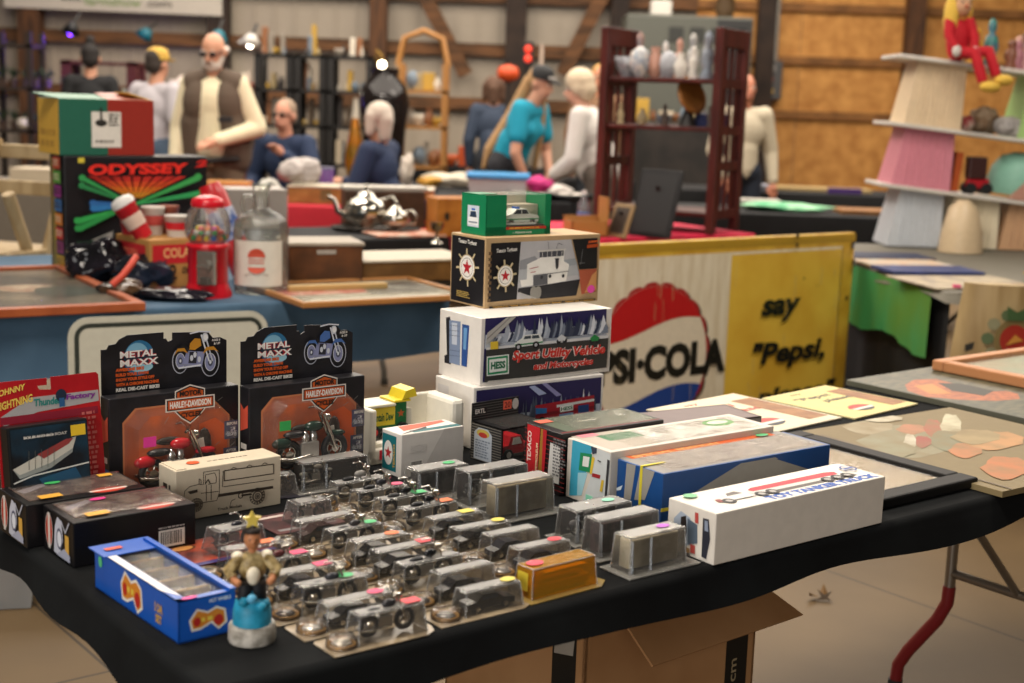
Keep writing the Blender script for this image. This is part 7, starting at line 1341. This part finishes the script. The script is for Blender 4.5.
# clamp lamps
def clamp_lamp(label, px_, py_, Y, c, e=0, ec='#ffe6c0', tiltx=.6, shade=.11):
    p = at(px_, py_, Y); root = thing('clamp_lamp', label, 'lamp', p, 0); Xl = Matrix.Rotation(tiltx, 4, 'Y'); mb = MB(); mb.lathe([(.03, .12), (.05, .1), (shade, 0), (shade * .96, .004), (.045, .096)], M(c, .35), n=18, X=Xl, caps=(False, False)); mb.build('lamp_shade', root)
    mb = MB(); mb.ell((0, 0, .045), (.05, .05, .06), M(ec, .3, emit=e) if e else M('#c9c4ba', .3), 12, X=Xl); mb.build('bulb', root); mb = MB(); mb.cyl((0, 0, .1), (0, .12, .22), .014, M('#2a2826', .4), X=Xl); mb.build('clamp_arm', root)
    if e:
        l = bpy.data.lights.new('bulb_light', 'POINT'); l.energy = 6; l.shadow_soft_size = .05; l.color = lin(ec)[:3]; q = bpy.data.objects.new('bulb_light', l); COL.objects.link(q); q.parent = root; q.location = (0, -.02, -.06)
clamp_lamp('teal clamp lamp left of the timber girt, unlit', 143, 38, 15.6, '#1f6a78'); clamp_lamp('teal clamp lamp behind the vest man head, lit white', 218, 42, 14.2, '#1f6a78', 14, '#fff0d8', .1, .1)
clamp_lamp('bright white lamp right of the vest man head', 250, 46, 13.9, '#c9c6c0', 22, '#fff2de', .2, .13); clamp_lamp('black clamp lamp with purple light above the red shelf', 70, 34, 14.4, '#141316', 16, '#7a3cff', .3, .1); clamp_lamp('low purple lamp at the lower left of the red shelf', 64, 84, 13.4, '#3a2f4a', 12, '#5a3cff', 1.2, .07)
root = thing('brass_lamp', 'curved brass reading lamp with lit tip above the dark vase', 'lamp', at(382, 68, 13.0)); mb = MB(); mb.tube([(0, 0, -.62), (-.02, 0, .0), (-.06, 0, .1), (-.05, 0, .16), (0, 0, .1), (.0, 0, .05)], .012, M('#8a6a30', .3, .8), 8); mb.build('stem', root); mb = MB(); mb.ell((0, 0, .03), .035, M('#ffedc8', .3, emit=18), 10); mb.build('bulb', root)
# tall vase, standing things and far clutter
p = at(383, 120, 12.6); o = MB(); o.lathe([(.14, 0), (.12, .05), (.17, .5), (.2, .85), (.23, 1.05), (.2, 1.2), (.12, 1.28), (.13, 1.36)], M('#17110f', .12), n=28); o = o.build('floor_vase'); place(o, (p.x, 12.7, .3)); tag(o, 'tall glossy dark brown vase behind the seated woman in navy', 'vase')
o = MB(); o.box(-.25, -.25, 0, .25, .25, .3, M('#2a211c', .6), .01); o = o.build('vase_stand'); place(o, (p.x, 12.7, 0)); tag(o, 'low dark stand under the tall brown vase', 'stand')
p = at(355, 130, 12.0); o = MB(); o.lathe([(.1, 0), (.06, .1), (.09, .3), (.05, .5), (.03, .62)], M('#7a5a1c', .2, .5, c2='#a8641c', scale=8), n=18); o = o.build('amber_lamp_base'); place(o, (p.x, 12.0, .6)); tag(o, 'amber glass vase left of the tall dark vase', 'vase'); o = MB(); o.box(-.2, -.2, 0, .2, .2, .6, M('#201a17', .6), .01); o = o.build('side_table'); place(o, (p.x, 12.0, 0)); tag(o, 'small dark stand under the amber glass vase', 'stand')
p = at(327, 145, 9.25); root = thing('purple_tumbler', 'lilac drinking tumbler on the table between the seated pair', 'tumbler', (p.x, 9.25, .742)); mb = MB(); mb.lathe([(.04, 0), (.05, .17), (.05, .19)], M('#6d5a9a', .35), n=16); mb.build('cup_body', root); mb = MB(); mb.lathe([(.052, .19), (.045, .205), (.01, .207)], M('#3a3450', .4), n=16); mb.build('lid', root)
for i, (x, y, Y, c, lab) in enumerate(((408, 140, 11, '#b9aea2', 'white ceramic rabbit-shaped piece right of the seated woman'), (430, 142, 10.8, '#b8862c', 'golden serving pieces on the black table right of the seated woman'), (455, 140, 10.85, '#c3b8a4', 'cream linen heap on the black table left of the woman in teal'))):
    lump('tabletop_item', lab, 'ornament', V3((at(x, y, Y).x, Y - .05 if i else 10.95, .742)), ((.05, .08, .2)[i], .06, (.12, .04, .06)[i]), M(c, .5), 60 + i, .3)
x0 = at(420, 110, 14.1).x; goods(x0, 14.1, 1.1, .4, (.742,), 6, 'small orange or pale item on the far black table at the centre post', 'goods on the far centre table', ('#b8562c', '#c9a08a', '#c9c0b4', '#a86a3a', '#d3b8a8'), 77, .3)
p = at(463, 75, 14.2); simple_box('orange_pumpkin_box', 'orange box on the far table left of the distant person', 'box', (460, 82), 14.25, 92, .14, .12, .2, .742, '#b0481c'); 
o = MB(); o.lathe([(.02, 0), (.09, .03), (.1, .08), (.08, .13), (.02, .15)], M('#c2481c', .5), n=16); o = o.build('orange_hat'); place(o, V3((at(508, 78, 12.6).x, 12.6, at(508, 82, 12.6).z))); 
tag(o, 'bright orange round ornament on a stand beside the distant person', 'ornament'); mb = MB(); mb.cyl((0, 0, 0), (0, 0, at(508, 82, 12.6).z - .742 - .002), .02, M('#2a221c', .5)); q = mb.build('ornament_stand'); place(q, (at(508, 78, 12.6).x, 12.6, .742)); tag(q, 'thin dark stand under the bright orange ornament', 'stand')
o = MB(); o.box(-.3, -.2, 0, .3, .2, .74, M('#1a1817', .7), .01); o = o.build('draped_stand'); place(o, (at(508, 78, 12.6).x + .22, 12.55, 0)); tag(o, 'dark draped stand under the orange ornament', 'stand')
p = at(528, 55, 15.2); root = thing('signal_lamp', 'small red lit signal lamp on dark post near the centre post', 'lamp', (p.x, 15.2, 0)); mb = MB(); mb.cyl((0, 0, 0), (0, 0, p.z - .1), .03, M('#1c1a18', .5)); mb.build('post', root); mb = MB(); mb.box(-.06, -.04, p.z - .12, .06, .04, p.z + .14, M('#241614', .4), .01); mb.build('housing', root)
for dz in (-.04, .06): mb = MB(); mb.ell((0, -.045, p.z + dz), .04, M('#e8402c', .3, emit=1.2), 10); mb.build('red_lens', root)
p = at(541, 75, 14.4); o = MB(); o.lathe([(.05, 0), (.05, .02), (.025, .1), (.02, 1.2), (.005, 1.25)], M('#a89484', .5), n=10); o = o.build('candle_stand'); place(o, (p.x, 14.5, .742)); o.location.z = .742; tag(o, 'slim pale candle stand right of the signal lamp', 'candle stand')
for x, Y, w_, h, c, lab in ((175, 13.8, .5, 1.25, '#6d5138', 'brown wooden display cabinet behind the vest man'), (243, 14.0, .16, 1.5, '#8a3a20', 'narrow red-brown cabinet right of the vest man')):
    p = at(x, 100, Y); root = thing('display_cabinet', lab, 'cabinet', (p.x - w_ / 2, Y, 0)); mb = MB(); m_ = M(c, .5, c2='#4a2f1c', scale=4); mb.box(0, .02, 0, w_, .4, h, m_, .01); mb.build('cabinet_body', root); mb = MB(); mb.box(.02, 0, .05, w_ - .02, .02, h - .05, m_, .006); mb.build('door', root)
    goods(p.x - w_ / 2, Y, w_, .4, (h,), 2, 'pale item on top of the ' + lab.split(' behind')[0].split(' right')[0], 'items on the ' + lab, ('#c9bfb0', '#b9a89a', '#a8b0a0'), int(x), .3)
p = at(172, 75, 13.5); o = lump('white_bag', 'pale hanging bag behind the person in grey t-shirt', 'bag', V3((p.x, 13.86, 1.252)), (.14, .1, .14), M('#b9aaa4', .6), 71, .2)
o = MB(); o.box(0, 0, 0, .8, .5, .68, M('#171618', .7), .01); p = at(555, 140, 13.5); o = o.build('draped_crate'); place(o, (p.x, 13.6, .002)); tag(o, 'dark draped crate between the woman in teal and the white-haired person', 'crate')

def stool(label, x, y, rot):
    root = thing('stool', label, 'stool', (x, y, .001), rot); mb = MB(); mb.box(-.19, -.19, .42, .19, .19, .45, M('#2a2624', .5), .008); mb.build('seat', root)
    for sx_ in (-.16, .16):
        for sy_ in (-.16, .16): mb = MB(); mb.cyl((sx_, sy_, 0), (sx_ * .9, sy_ * .9, .42), .014, M('#4a4642', .4, .6), n=8); mb.build('leg', root)
stool('low dark stool under the seated man in navy', at0(278, 10.4)[0], 10.9, -.35); stool('low dark stool under the seated woman in navy', at0(383, 9.9)[0], 10.0, -1.9)
o = MB(); p = at(632, 100, 14.2); o.box(0, 0, 0, 1.0, .5, 1.25, M('#1d1a18', .75, c2='#2c2622', scale=5), .03); o = o.build('draped_crate'); place(o, (p.x, 14.2, .002)); tag(o, 'tall dark draped stack of crates in front of the grey cabinet unit', 'crate')
goods(p.x, 14.2, 1.0, .4, (1.254,), 8, 'small item on the dark draped crates behind the curio shelf', 'goods on the dark draped crates', DC, 91, .25)
# ================================================================ LIGHT AND CAMERA
w = bpy.data.worlds.new('barn_ambient'); SC.world = w; w.use_nodes = True
bg = w.node_tree.nodes['Background']; bg.inputs[0].default_value = (1, .93, .84, 1); bg.inputs[1].default_value = .12
def area(name, loc, tgt, sx, sy, e, col=(1, .9, .78)):
    l = bpy.data.lights.new(name, 'AREA'); l.shape = 'RECTANGLE'; l.size = sx; l.size_y = sy; l.energy = e; l.color = col
    o = bpy.data.objects.new(name, l); COL.objects.link(o); o.location = loc; o.rotation_euler = (V3(tgt) - V3(loc)).to_track_quat('-Z', 'Y').to_euler(); return o
area('overhead_light', (-1.0, 2.2, 4.3), (-.4, 2.6, .7), 2.4, .6, 165)
area('overhead_light', (2.2, 4.6, 4.4), (1.6, 4.8, .5), 2.4, .6, 110)
area('overhead_light', (-2.0, 7.0, 4.4), (-2, 7, .5), 2.4, .6, 165)
area('overhead_light', (2.5, 10.0, 4.4), (2.5, 10.5, .5), 2.4, .6, 60)
area('overhead_light', (-.3, 11.6, 4.4), (-.3, 11.7, .5), 10, 6.5, 950)  # oversized unseen panel, added to put bright reflections in the pack tops
area('doorway_daylight', (-2.2, -2.4, 1.7), (.4, 3.0, .7), 2.6, 2.8, 150, (1, .96, .92))
cam = bpy.data.cameras.new('camera'); co = bpy.data.objects.new('camera', cam); COL.objects.link(co); SC.camera = co
cam.sensor_width = 36; cam.lens = F * 36 / 1024; cam.clip_start = .05
fw = ray(512, 341.5); up = (ray(512, 241.5) - ray(512, 341.5)).normalized(); rt = fw.cross(up).normalized()
co.matrix_world = Matrix(((rt.x, up.x, -fw.normalized().x, 0), (rt.y, up.y, -fw.normalized().y, 0), (rt.z, up.z, -fw.normalized().z, HCAM), (0, 0, 0, 1)))
cam.dof.use_dof = True; cam.dof.focus_distance = 2.45; cam.dof.aperture_fstop = 3.8; cam.dof.aperture_blades = 9
SC.view_settings.view_transform = 'Standard'; SC.view_settings.look = 'None'; SC.view_settings.gamma = 1; SC.view_settings.exposure = 0.0; SC.view_settings.use_curve_mapping = False
SC.cycles.use_denoising = True; SC.cycles.max_bounces = 8; SC.cycles.transparent_max_bounces = 24; SC.cycles.diffuse_bounces = 3; SC.cycles.glossy_bounces = 3; SC.cycles.caustics_reflective = False; SC.cycles.caustics_refractive = False; SC.cycles.sample_clamp_indirect = 4
